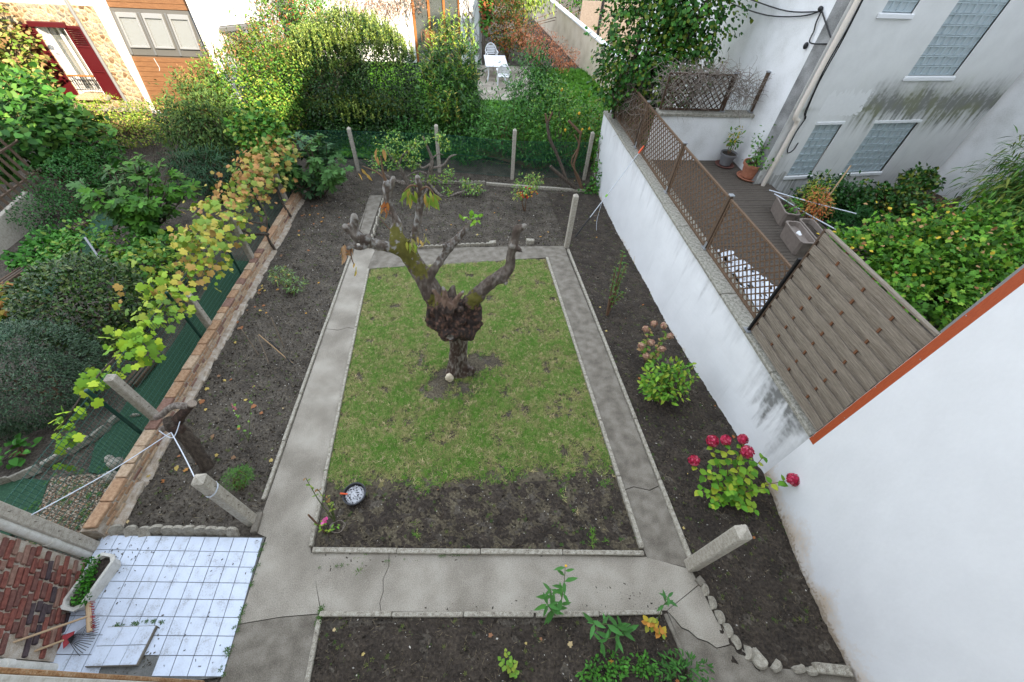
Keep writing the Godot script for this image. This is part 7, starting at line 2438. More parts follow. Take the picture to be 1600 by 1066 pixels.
const CABLE_RUNS := [[[7.99, 4.27, -15.5], [7.98, 4.24, -14.2], [7.98, 4.32, -12.5], [7.98, 4.54, -11.2], [7.97, 4.74, -10.6]], [[7.97, 4.74, -10.58], [7.97, 4.55, -10.57], [7.98, 4.4, -10.52], [7.97, 4.2, -10.45], [7.95, 4.3, -9.9]], [[7.97, 4.74, -10.56], [7.97, 4.56, -10.2], [7.95, 4.42, -9.88]], [[7.98, 4.47, -13.5], [7.98, 4.53, -11.8], [7.97, 4.73, -10.6]]]


# ---------- things of the garden itself ----------
func v3(a: Array) -> Vector3:
	return Vector3(a[0], a[1], a[2])


func limb(m: MB, l: Array, sub := 5, sides := 12, amp := 0.22, rs := 1.0) -> void:
	var p := []
	var r := []
	for q in l:
		p.append(Vector3(q[0], q[1], q[2]))
		r.append(q[3] * rs)
	var c := curve_pts(p, sub)
	m.tube(c, interp(r, sub), sides, true, BN, amp)


func leaf_bunch(t: Node3D, n: String, leaf: String, c: Vector3, k: int, spread: float, size: Vector2, cols: Array, droop := 1.0) -> void:
	for i in k:
		var d := rdir() * 0.8 + Vector3.DOWN * droop
		puti(t, n, L[leaf], leafcol(pick(cols)), leafxf(c + rdir() * spread, d, rdir() + Vector3(0, 0.6, 0.8), rr(size.x, size.y)))


var BN := FastNoiseLite.new()


func build_stump() -> void:
	var t := thing("pruned_stump", "leaning dark vine-like stump with a sawn side limb, tied with white cord", "stump", g3(-4.3, -3.29))
	var m := MB.new()
	limb(m, [[-4.26, -0.5, -3.26, 0.13], [-4.3, -0.3, -3.29, 0.1], [-4.31, 0.1, -3.38, 0.095], [-4.31, 0.4, -3.44, 0.1], [-4.36, 0.68, -3.47, 0.095], [-4.36, 0.82, -3.5, 0.09]], 6, 16, 0.3)
	put(t, "trunk", m.mesh(), M.bark)
	m = MB.new()
	limb(m, [[-4.36, 0.7, -3.48, 0.085], [-4.22, 0.84, -3.54, 0.07], [-4.06, 0.98, -3.6, 0.055], [-4.0, 1.02, -3.62, 0.055]], 5, 12, 0.3)
	limb(m, [[-4.34, 0.72, -3.45, 0.08], [-4.2, 0.68, -3.4, 0.05]], 3, 9, 0.3)
	put(t, "side_limb", m.mesh(), M.burl)
	m = MB.new()
	limb(m, [[-4.05, 1.0, -3.6, 0.05], [-4.25, 1.02, -3.6, 0.045], [-4.46, 0.88, -3.56, 0.042], [-4.55, 0.84, -3.54, 0.045]], 5, 10, 0.2)
	limb(m, [[-4.4, 0.74, -3.46, 0.06], [-4.5, 0.7, -3.42, 0.045]], 3, 9, 0.3)
	put(t, "side_limb", m.mesh(), M.bark_pale)
	for q in [[Vector3(-3.985, 1.05, -3.615), Vector3(0.6, 0.8, -0.05), 0.058], [Vector3(-4.52, 0.69, -3.405), Vector3(-0.7, -0.1, 0.5), 0.04]]:
		m = MB.new()
		m.tube([q[0] - q[1].normalized() * 0.03, q[0]], [q[2], q[2]], 12)
		put(t, "sawn_face", m.mesh(), M.cut_wood)
	t = thing("tie_cord", "white cord tied from the leaning post to the stump and away to the corner post", "cord", Vector3(-4.3, 0.7, -3.2))
	m = MB.new()
	var a := Vector3(-3.33, 1.3, -2.33)
	var b := Vector3(-4.33, 0.72, -3.35)
	for q in [[a, (a + b) * 0.5 + Vector3.DOWN * 0.03, b], [b, b.lerp(Vector3(-5.25, 1.0, -2.15), 0.5) + Vector3.DOWN * 0.05, Vector3(-5.25, 1.0, -2.15)], [b + Vector3(-0.1, 0.1, 0.02), b + Vector3(0.06, 0.0, 0.09), b + Vector3(0.14, 0.12, -0.1)]]:
		var c := curve_pts(q, 5)
		m.tube(c, taper(c.size(), 0.007, 0.007), 6)
	for k in 2:
		var ring := []
		for j in 13:
			ring.append(Vector3(-3.28 + 0.085 * cos(j * TAU / 12.0) * 1.05, 1.0 + k * 0.012 + 0.05 * sin(j * TAU / 12.0 + 2.0), -2.32 + 0.085 * sin(j * TAU / 12.0) * 1.05))
		m.tube(ring, taper(13, 0.006, 0.006), 5)
	put(t, "strand", m.mesh(), M.cord_white)


func stem_plant(n: String, label: String, cat: String, base: Vector3, tips: Array, leaf: String, per: int, size: Vector2, cols: Array, r := 0.01, lo := 0.2, mat := "stem_green", group := "") -> Node3D:
	# a few stems with separate leaves along them
	var t := thing(n, label, cat, base, group)
	var m := MB.new()
	for e in tips:
		var mid: Vector3 = base.lerp(e, 0.5) + Vector3(rr(-0.04, 0.04), 0.04, rr(-0.04, 0.04))
		var p := curve_pts([base - Vector3.UP * 0.03, mid, e], 5)
		m.tube(p, taper(p.size(), r, r * 0.4), 6, false)
		for k in per:
			var f := lerpf(lo, 1.0, (k + rr(0.0, 0.9)) / per)
			var q: Vector3 = p[clampi(int(f * (p.size() - 1) + 0.5), 0, p.size() - 1)]
			var a := k * 2.4 + rr(-0.4, 0.4)
			var d := Vector3(cos(a), rr(-0.1, 0.5), sin(a))
			puti(t, "leaf", L[leaf], leafcol(pick(cols)), leafxf(q, d, Vector3.UP + rdir() * 0.35, rr(size.x, size.y) * (1.15 - 0.35 * f)))
	put(t, "stem", m.mesh(), M[mat])
	return t


func mophead(t: Node3D, c: Vector3, r: float, cols: Array, n := 60) -> void:
	var buf := PackedFloat32Array()
	for k in n:
		var d := rdir()
		d.y = d.y * 0.75 + 0.25
		d = d.normalized()
		push(buf, leafxf(c + d * r * rr(0.85, 1.0), rdir().cross(d), d + rdir() * 0.3, rr(0.028, 0.042)), pick(cols))
		push(buf, leafxf(c + d * r * rr(0.8, 0.95), rdir().cross(d), d + rdir() * 0.3, rr(0.028, 0.042)), pick(cols))
	var m := MB.new()
	m.blob(c, Vector3.ONE * r * 0.8, 10, 7, BN, 0.15)
	var cc: Color = cols[0]
	var fh := put(t, "flower_head", m.mesh(), leafcol([cc.r * 0.8, cc.g * 0.8, cc.b * 0.8]))
	scatter(fh, "petals", L.round, M.petal, buf)


func build_bed_plants() -> void:
	# right bed, far to near
	stem_plant("rose_bush", "tall leggy rose bush with two bare trunks, farthest along the white wall", "rose bush", g3(3.4, -6.75), [Vector3(3.3, 0.75, -6.85), Vector3(3.6, 0.6, -7.0), Vector3(3.5, 0.95, -7.15), Vector3(3.75, 0.5, -7.3), Vector3(3.65, 0.1, -6.75)], "oval", 26, Vector2(0.07, 0.12), [[0.05, 0.13, 0.035], [0.07, 0.16, 0.045], [0.04, 0.1, 0.03], [0.1, 0.12, 0.07]], 0.03, 0.4, "stem_brown")
	var c := g3(3.78, -5.25)
	var t := stem_plant("hydrangea", "hydrangea bush with faded pinkish brown flower heads beside the white wall", "hydrangea", g3(3.8, -5.05), [Vector3(3.5, 0.2, -5.1), Vector3(3.75, 0.3, -5.4), Vector3(4.05, 0.3, -5.3), Vector3(3.95, 0.1, -5.0), Vector3(3.6, 0.05, -4.95)], "broad", 13, Vector2(0.09, 0.15), [[0.13, 0.22, 0.04], [0.25, 0.24, 0.06], [0.36, 0.22, 0.1], [0.08, 0.16, 0.03]], 0.012, 0.35, "stem_brown")
	var faded := pal([[0.42, 0.24, 0.16], [0.5, 0.3, 0.22], [0.46, 0.34, 0.2], [0.34, 0.16, 0.12]])
	for q in [[3.45, 0.25, -5.0], [3.62, 0.36, -5.35], [3.82, 0.4, -5.45], [4.02, 0.38, -5.4], [4.12, 0.28, -5.2], [3.9, 0.18, -4.95], [3.55, 0.1, -4.85], [3.7, 0.22, -5.1]]:
		mophead(t, Vector3(q[0], q[1], q[2]), 0.075, faded, 40)
	shrub("small_shrub", "dense yellow-green shrub in front of the faded hydrangea", "shrub", g3(3.8, -4.05), [[Vector3(3.75, 0.1, -4.25), Vector3(0.42, 0.33, 0.38)], [Vector3(4.05, 0.15, -4.35), Vector3(0.3, 0.25, 0.28)], [Vector3(3.55, 0.0, -4.15), Vector3(0.28, 0.25, 0.25)]], 620, "oval", "leaf", pal([[0.1, 0.22, 0.03], [0.16, 0.28, 0.04], [0.25, 0.3, 0.05], [0.06, 0.15, 0.025]]), Vector2(0.08, 0.135), {"depth": 0.6, "up": 1.2, "r0": 0.02, "bark": "stem_brown"})
	var tips := []
	for q in [[4.08, 0.29, -2.17], [3.4, 0.45, -2.42], [3.78, 0.55, -2.68], [4.17, 0.7, -2.6], [4.17, 0.66, -2.43], [3.93, 0.65, -2.6], [4.8, 0.42, -2.05], [3.48, 0.15, -2.12], [4.6, 0.45, -2.45], [4.5, 0.25, -2.03], [3.6, 0.1, -1.9], [4.35, 0.0, -1.8], [3.85, 0.35, -2.0], [4.3, 0.4, -2.25], [3.65, 0.35, -2.35], [4.1, 0.1, -1.85]]:
		tips.append(Vector3(q[0], q[1], q[2]))
	t = stem_plant("hydrangea", "hydrangea bush with six crimson flower heads leaning over the near right bed", "hydrangea", g3(4.12, -2.05), tips, "broad", 12, Vector2(0.1, 0.165), [[0.1, 0.24, 0.035], [0.16, 0.3, 0.045], [0.24, 0.34, 0.06], [0.07, 0.18, 0.03], [0.34, 0.36, 0.06]], 0.01, 0.3, "stem_brown")
	var crimson := pal([[0.42, 0.02, 0.06], [0.5, 0.04, 0.1], [0.34, 0.015, 0.04], [0.55, 0.12, 0.16]])
	for q in [[3.4, 0.51, -2.44, 0.085], [3.78, 0.6, -2.7, 0.1], [3.95, 0.68, -2.66, 0.085], [4.17, 0.76, -2.62, 0.08], [4.17, 0.72, -2.43, 0.1], [4.83, 0.5, -2.03, 0.1]]:
		mophead(t, Vector3(q[0], q[1], q[2]), q[3], crimson, 110)
	# plants of the left bed
	shrub("silver_bush", "small silvery grey-green bush by the brick wall in the left bed", "bush", g3(-4.3, -7.95), [[g3(-4.42, -8.2, 0.42), Vector3(0.27, 0.2, 0.25)], [g3(-4.12, -8.0, 0.3), Vector3(0.22, 0.16, 0.2)]], 520, "strap", "leaf_soft", pal([[0.2, 0.3, 0.22], [0.26, 0.36, 0.27], [0.14, 0.24, 0.14], [0.18, 0.22, 0.06]]), Vector2(0.07, 0.12), {"depth": 0.6, "up": 0.4, "r0": 0.012, "stems": 8, "bark": "twig"})
	shrub("young_conifer", "small bright green juniper beside the leaning concrete post", "conifer", g3(-3.68, -2.86), [[Vector3(-3.6, 0.0, -2.92), Vector3(0.19, 0.16, 0.18)], [Vector3(-3.5, 0.1, -2.95), Vector3(0.14, 0.12, 0.12)]], 1100, "needle", "leaf", pal([[0.05, 0.15, 0.025], [0.08, 0.2, 0.035], [0.04, 0.11, 0.02]]), Vector2(0.04, 0.08), {"depth": 0.6, "r0": 0.016, "bark": "stem_brown"})
	t = stem_plant("hollyhock", "spindly hollyhock with a few tiny pink flowers in the left bed", "flower", g3(-3.84, -3.74), [Vector3(-3.74, 0.52, -3.88), Vector3(-3.45, 0.7, -4.11)], "round", 6, Vector2(0.035, 0.065), [[0.12, 0.24, 0.06], [0.2, 0.3, 0.08]], 0.006)
	for q in [[-3.44, 0.71, -4.12], [-3.73, 0.46, -3.86], [-3.75, 0.53, -3.89]]:
		leaf_bunch(t, "petal", "round", Vector3(q[0], q[1], q[2]), 4, 0.012, Vector2(0.03, 0.045), [[0.55, 0.1, 0.16], [0.6, 0.2, 0.24]], 0.0)
	t = thing("garden_canes", "five thin bare canes stuck in the left bed", "canes", g3(-4.0, -5.8))
	for q in [[[-4.43, 0.1, -5.95], [-4.36, -0.6, -5.86], "cane"], [[-4.17, 0.0, -5.9], [-4.08, -0.58, -5.6], "cane"], [[-4.13, 0.03, -5.88], [-3.6, -0.56, -5.57], "bamboo_cane"], [[-3.91, 0.2, -6.17], [-3.91, -0.6, -6.06], "cane"], [[-3.99, -0.17, -5.88], [-3.57, -0.56, -5.52], "black_metal"]]:
		var m := MB.new()
		m.tube([Vector3(q[0][0], q[0][1], q[0][2]), Vector3(q[1][0], q[1][1], q[1][2])], [0.011, 0.013], 7)
		put(t, "cane", m.mesh(), M[q[2]])
	# bare soil strip of the lawn
	t = stem_plant("rose_canes", "thorny rose with three tall canes and reddish young leaves at the lawn corner", "rose", g3(-2.08, -2.2), [Vector3(-2.27, 0.75, -2.5), Vector3(-2.16, 0.55, -2.42), Vector3(-2.08, 0.36, -2.4), Vector3(-2.03, 0.3, -2.3)], "oval", 7, Vector2(0.045, 0.075), [[0.13, 0.2, 0.05], [0.2, 0.22, 0.06], [0.22, 0.12, 0.05]], 0.01, 0.55)
	t = stem_plant("pink_rose", "low rose with one bright pink bloom against a short dark stake", "rose", g3(-2.15, -2.05), [Vector3(-2.15, 0.12, -2.12), Vector3(-2.24, 0.05, -2.1), Vector3(-1.95, -0.05, -2.1)], "oval", 5, Vector2(0.05, 0.08), [[0.14, 0.26, 0.05], [0.24, 0.3, 0.06]], 0.007)
	leaf_bunch(t, "petal", "round", Vector3(-2.11, 0.14, -2.1), 9, 0.02, Vector2(0.045, 0.065), [[0.7, 0.08, 0.3], [0.75, 0.18, 0.42]], -0.3)
	var m := MB.new()
	m.tube([Vector3(-2.31, 0.28, -2.17), Vector3(-2.19, -0.22, -2.06)], [0.013, 0.015], 7)
	tag(put(self, "dark_stake", m.mesh(), M.stem_brown), "short dark stake leaning by the pink rose at the lawn corner", "stake")
	t = thing("hose_coil", "thin grey coil of wire on the soil between the two roses", "wire", g3(-2.05, -2.1))
	m = MB.new()
	var ring := []
	for k in 40:
		var a := k * 0.42
		ring.append(g3(-2.02 + cos(a) * (0.1 + 0.012 * sin(k)), -2.12 + sin(a) * 0.09, 0.05 + 0.02 * sin(k * 1.7)))
	m.tube(ring, taper(40, 0.004, 0.004), 5)
	put(t, "strand", m.mesh(), M.twig_grey)
	for q in [[-0.5, -2.15, "two-stemmed dead twig standing in the bare strip of the lawn", 0.3], [0.98, -1.78, "short broken twig in the bare strip near the lawn's right corner", 0.14]]:
		m = MB.new()
		var b := g3(q[0], q[1])
		m.tube([b, b + Vector3(-0.03, q[3] * 0.5, -0.03), b + Vector3(-0.08, q[3], -0.05)], [0.011, 0.008, 0.005], 6)
		m.tube([b, b + Vector3(0.03, q[3] * 0.6, 0.0), b + Vector3(0.01, q[3] * 0.9, -0.06)], [0.01, 0.007, 0.004], 6)
		tag(put(self, "dead_twig", m.mesh(), M.twig), q[2], "twig")
	# bowl with an orange handled tool
	t = thing("bowl", "black plastic bowl of pale ash standing at the lawn's front edge", "bowl", g3(-1.84, -2.58))
	m = MB.new()
	var bc := g3(-1.84, -2.58, 0.02)
	m.lathe([Vector2(0.0, 0.0), Vector2(0.12, 0.0), Vector2(0.165, 0.11), Vector2(0.178, 0.115), Vector2(0.178, 0.122), Vector2(0.16, 0.122), Vector2(0.115, 0.015)], bc, 30)
	put(t, "rim", m.mesh(), M.black_plastic)
	m = MB.new()
	m.lathe([Vector2(0.142, 0.072), Vector2(0.0, 0.085)], bc, 24)
	put(t, "ash", m.mesh(), M.ash)
	var buf := PackedFloat32Array()
	for k in 160:
		var a := rr(0, TAU)
		var r := 0.138 * sqrt(rng.randf())
		var v: float = pick([0.02, 0.04, 0.5, 0.6, 0.55])
		push(buf, Transform3D(Basis.from_euler(Vector3(rr(0, 6), rr(0, 6), rr(0, 6))).scaled(Vector3.ONE * rr(0.008, 0.02)), bc + Vector3(cos(a) * r, 0.084, sin(a) * r)), Color(v, v, v * 1.02))
	scatter(t, "cinders", L.bit, M.bits, buf)
	m = MB.new()
	m.tube([bc + Vector3(-0.2, 0.16, 0.0), bc + Vector3(-0.1, 0.115, 0.0)], [0.014, 0.012], 8)
	tag(put(self, "scoop_handle", m.mesh(), M.orange_plastic), "orange tool handle sticking out over the rim of the black bowl", "tool")
	# front bed
	stem_plant("sunflower_plant", "tall green perennial with pointed leaves and a tiny yellow bud in front of the path", "plant", g3(1.02, -0.7), [Vector3(1.05, 0.9, -1.08), Vector3(0.84, 0.42, -0.8), Vector3(0.9, 0.5, -0.95)], "lance", 10, Vector2(0.14, 0.22), [[0.05, 0.16, 0.055], [0.07, 0.2, 0.07], [0.04, 0.13, 0.045]], 0.008, 0.25)
	m = MB.new()
	m.blob(Vector3(1.055, 0.93, -1.09), Vector3(0.016, 0.014, 0.016), 9, 6)
	tag(put(self, "yellow_bud", m.mesh(), M.fruit_yellow), "tiny yellow flower bud on top of the tall perennial", "flower bud")
	stem_plant("perennial", "perennial lying over with dark green pointed leaves in the front bed", "plant", g3(1.95, -0.45), [Vector3(1.36, 0.38, -0.55), Vector3(1.42, 0.28, -0.38), Vector3(1.7, 0.25, -0.5)], "lance", 9, Vector2(0.14, 0.24), [[0.05, 0.16, 0.06], [0.06, 0.18, 0.07], [0.04, 0.12, 0.045]], 0.008, 0.4)
	stem_plant("yellowing_plant", "small plant with yellow and orange leaves at the front bed's right corner", "plant", g3(2.2, -0.45), [Vector3(2.1, 0.26, -0.52), Vector3(2.22, 0.22, -0.5), Vector3(2.3, 0.14, -0.38)], "broad", 8, Vector2(0.07, 0.11), [[0.42, 0.3, 0.03], [0.3, 0.3, 0.04], [0.5, 0.22, 0.04], [0.2, 0.26, 0.05]], 0.006, 0.4)
	stem_plant("seedling", "slender plant with four dark leaves hanging over the cracked path corner", "plant", g3(2.32, -0.52), [Vector3(2.38, 0.45, -0.74)], "lance", 7, Vector2(0.13, 0.18), [[0.04, 0.13, 0.06], [0.055, 0.16, 0.07]], 0.006, 0.55)
	stem_plant("young_shrub", "young shrub with small round yellow-green leaves in the middle of the front bed", "plant", g3(0.34, -0.25), [Vector3(0.3, 0.22, -0.4), Vector3(0.42, 0.18, -0.28), Vector3(0.24, 0.15, -0.32), Vector3(0.42, 0.06, -0.18)], "round", 8, Vector2(0.045, 0.07), [[0.14, 0.26, 0.05], [0.2, 0.3, 0.07], [0.26, 0.3, 0.07]], 0.006, 0.35)
	shrub("weed_patch", "patch of small green weeds at the lower edge of the front bed", "weeds", g3(1.5, -0.12), [[g3(1.45, -0.08, 0.06), Vector3(0.34, 0.09, 0.16)], [g3(1.95, -0.1, 0.08), Vector3(0.14, 0.14, 0.12)]], 420, "oval", "leaf", pal([[0.05, 0.16, 0.03], [0.07, 0.2, 0.04], [0.04, 0.12, 0.025]]), Vector2(0.035, 0.065), {"depth": 0.8, "up": 1.4, "amp": 0.4, "r0": 0.004, "r1": 0.002, "bark": "stem_green"})
	shrub("weed_patch", "straggling dark weeds over the path edge at the bottom right of the front bed", "weeds", g3(2.4, 0.02), [[g3(2.4, 0.0, 0.1), Vector3(0.28, 0.13, 0.14)]], 200, "lance", "leaf", pal([[0.035, 0.11, 0.03], [0.05, 0.14, 0.04]]), Vector2(0.06, 0.1), {"depth": 0.8, "up": 1.2, "amp": 0.4, "r0": 0.004, "r1": 0.002, "bark": "stem_green"})
	# pole saw leaning on the wall
	t = thing("pole_saw", "long telescopic pole saw with orange head leaning over the white wall", "pole saw", g3(3.45, -10.55))
	m = MB.new()
	var p0 := Vector3(3.45, gy(-10.55) + 0.03, -10.55)
	var p1 := Vector3(5.08, 1.26, -11.35)
	m.tube([p0.lerp(p1, 0.24), p1], [0.014, 0.012], 8)
	put(t, "pole", m.mesh(), M.steel)
	m = MB.new()
	m.tube([p0, p0.lerp(p1, 0.25)], [0.019, 0.018], 8)
	put(t, "grip", m.mesh(), M.black_plastic)
	m = MB.new()
	m.tube([p0.lerp(p1, 0.5), p0.lerp(p1, 0.53)], [0.026, 0.026], 10)
	put(t, "clamp", m.mesh(), M.lime_plastic)
	m = MB.new()
	var hd := (p1 - p0).normalized()
	m.tube([p1, p1 + hd * 0.13, p1 + hd * 0.24], [0.024, 0.032, 0.02], 8)
	put(t, "head", m.mesh(), M.orange_plastic)
	m = MB.new()
	m.tube([p1 + hd * 0.2, p1 + hd * 0.3 + Vector3(0.05, -0.02, 0.0), p1 + hd * 0.34 + Vector3(0.12, -0.05, 0.02)], [0.016, 0.014, 0.006], 6)
	put(t, "blade", m.mesh(), M.black_metal)
	m = MB.new()
	var cc := curve_pts([p0.lerp(p1, 0.45), p0.lerp(p1, 0.4) + Vector3(0.02, -0.45, 0.05), p0.lerp(p1, 0.3) + Vector3(0.2, -0.55, 0.1)], 6)
	m.tube(cc, taper(cc.size(), 0.006, 0.006), 5)
	put(t, "pull_cord", m.mesh(), M.cord_white)


func build_back_bed() -> void:
	var groups := [
		["fruit_tree", "lichened espalier fruit tree with grey-green leaves, left one in the back bed", [[[-1.84, -1.55, -14.0, 0.1], [-1.9, -1.1, -14.0, 0.085], [-1.99, -0.79, -14.0, 0.075], [-2.18, -0.34, -14.0, 0.06], [-2.37, -0.1, -14.0, 0.045], [-2.45, 0.25, -14.0, 0.025]], [[-2.14, -0.4, -14.0, 0.05], [-1.92, -0.05, -14.0, 0.04], [-1.6, 0.16, -14.0, 0.03], [-1.45, 0.4, -14.05, 0.015]], [[-1.9, -1.1, -14.0, 0.07], [-2.3, -0.98, -14.0, 0.06], [-2.62, -0.76, -14.0, 0.05], [-2.95, -0.45, -14.0, 0.03], [-2.95, -0.1, -14.0, 0.018]], [[-1.95, -0.85, -14.0, 0.04], [-1.5, -0.6, -13.95, 0.03], [-1.2, -0.65, -13.9, 0.02]]], [[-2.5, 0.15, -14, 0.35], [-2.2, 0.45, -14, 0.32], [-1.75, 0.15, -14, 0.36], [-1.5, 0.25, -14, 0.25], [-2.1, -0.15, -14, 0.35], [-2.85, -0.3, -14, 0.3], [-1.6, -0.3, -13.9, 0.3], [-2.35, -0.35, -13.95, 0.25]], 330],
		["fruit_tree", "lichened espalier fruit tree with grey-green leaves, right one in the back bed", [[[-1.27, -1.6, -14.2, 0.1], [-1.2, -1.1, -14.2, 0.085], [-1.08, -0.65, -14.2, 0.075], [-1.0, -0.31, -14.2, 0.06], [-1.08, 0.02, -14.2, 0.045], [-1.22, 0.48, -14.2, 0.02]], [[-1.05, -0.6, -14.2, 0.05], [-0.64, -0.5, -14.2, 0.045], [-0.38, -0.2, -14.2, 0.035], [-0.15, -0.12, -14.2, 0.02]], [[-1.06, -0.45, -14.2, 0.045], [-1.35, -0.6, -14.2, 0.035], [-1.57, -0.42, -14.2, 0.03], [-1.98, -0.3, -14.2, 0.018]], [[-1.2, -1.05, -14.1, 0.05], [-0.7, -1.35, -13.6, 0.045], [-0.17, -1.22, -13.6, 0.04], [0.45, -1.0, -13.6, 0.02]], [[-1.24, -1.3, -14.1, 0.05], [-1.52, -1.42, -13.2, 0.05], [-1.92, -1.46, -12.7, 0.045], [-2.25, -1.36, -12.7, 0.04], [-2.5, -1.05, -12.75, 0.02]], [[-1.0, -0.25, -14.2, 0.03], [-0.75, -0.1, -14.2, 0.02], [-0.6, -0.14, -14.2, 0.012]]], [[-1.15, 0.35, -14.2, 0.25], [-0.7, 0.45, -14.2, 0.25], [-0.5, 0.2, -14.1, 0.22], [-0.45, -0.75, -14.1, 0.25], [-0.6, -0.95, -14.0, 0.2], [-1.5, -0.9, -14.0, 0.3], [0.25, -1.05, -13.6, 0.28], [0.55, -1.0, -13.5, 0.25], [0.1, -0.85, -13.6, 0.2], [-0.5, -1.2, -13.6, 0.18], [-1.0, -0.9, -14.0, 0.25]], 300]]
	for g in groups:
		var l0: Array = g[2][0][0]
		var t := thing(g[0], g[1], "fruit tree", g3(l0[0], l0[2]), "espalier trees in the back bed")
		for k in g[2].size():
			var m := MB.new()
			limb(m, g[2][k], 5, 8, 0.35)
			put(t, "trunk" if k == 0 else "branch", m.mesh(), M.bark_pale)
		var buf := PackedFloat32Array()
		var bl := []
		for q in g[3]:
			bl.append([Vector3(q[0], q[1], q[2]), Vector3(q[3], q[3] * 0.8, q[3] * 0.8)])
		buf = crown(buf, bl, g[4] * 3, pal([[0.17, 0.27, 0.15], [0.23, 0.32, 0.18], [0.12, 0.21, 0.09], [0.14, 0.26, 0.06], [0.3, 0.32, 0.1]]), Vector2(0.06, 0.11), {"depth": 0.95, "amp": 0.4, "up": 1.2})
		scatter(t, "leaves", L.oval, M.leaf_soft, buf)
		t.remove_meta("group")
	# small rose with red hips
	var t := shrub("red_fruited_rose", "small standard rose with red and yellow fruit above the bare back bed", "rose", g3(2.1, -12.4), [[g3(2.1, -12.4, 0.95), Vector3(0.45, 0.3, 0.36)], [g3(2.35, -12.5, 1.1), Vector3(0.3, 0.25, 0.3)], [g3(1.85, -12.3, 0.75), Vector3(0.3, 0.25, 0.3)]], 420, "oval", "leaf", pal([[0.14, 0.24, 0.07], [0.2, 0.28, 0.1], [0.1, 0.18, 0.05], [0.3, 0.3, 0.08]]), Vector2(0.06, 0.11), {"depth": 0.7, "up": 1.2, "r0": 0.02, "stems": 1, "bark": "stem_brown"})
	var buf := PackedFloat32Array()
	buf = crown(buf, [[g3(2.1, -12.2, 0.75), Vector3(0.38, 0.16, 0.2)]], 46, pal([[0.5, 0.02, 0.02], [0.55, 0.06, 0.03], [0.6, 0.35, 0.04]]), Vector2(0.05, 0.07), {"depth": 0.4})
	scatter(t, "fruit", L.pebble, M.petal, buf)
	# bare trunks leaning at the corner by the white wall
	t = thing("leaning_tree", "bare cut trunks and suckers of a small tree leaning at the far fence corner", "tree", g3(4.4, -14.0))
	for q in [[[4.5, -1.6, -13.95, 0.08], [4.38, -1.38, -14.0, 0.075], [3.71, -0.88, -14.1, 0.065], [3.3, -0.6, -14.2, 0.06], [3.2, -0.5, -14.2, 0.055]], [[3.84, -0.95, -14.1, 0.06], [3.45, -0.2, -14.3, 0.055], [3.07, 0.42, -14.4, 0.05], [2.95, 0.94, -14.5, 0.05]], [[2.96, 0.85, -14.5, 0.05], [2.86, 1.15, -14.5, 0.03]], [[2.97, 0.85, -14.5, 0.04], [3.1, 1.2, -14.5, 0.025]], [[4.55, -1.4, -14.0, 0.05], [4.08, -0.55, -14.2, 0.04], [4.14, 0.03, -14.3, 0.035], [4.13, 0.69, -14.3, 0.03]], [[4.5, -1.3, -14.0, 0.04], [4.25, -0.8, -14.05, 0.03], [3.92, -0.29, -14.1, 0.028], [4.08, 0.28, -14.1, 0.026], [3.86, 0.65, -14.1, 0.02]], [[4.15, 0.6, -14.3, 0.045], [3.66, 0.98, -14.4, 0.04]]]:
		var m := MB.new()
		limb(m, q, 5, 9, 0.2)
		put(t, "trunk", m.mesh(), M.stem_brown if q[0][3] < 0.055 else M.bark)
	shrub("ivy", "ivy sprigs creeping up the far end of the white wall", "ivy", g3(5.0, -14.3), [[Vector3(4.98, -0.9, -14.2), Vector3(0.14, 0.6, 0.5)], [Vector3(5.02, -0.2, -14.8), Vector3(0.1, 0.7, 0.25)], [g3(4.7, -13.9, 0.1), Vector3(0.35, 0.15, 0.3)]], 420, "ivy", "leaf", pal([[0.05, 0.15, 0.03], [0.08, 0.2, 0.04], [0.03, 0.1, 0.025]]), Vector2(0.06, 0.1), {"depth": 0.6})


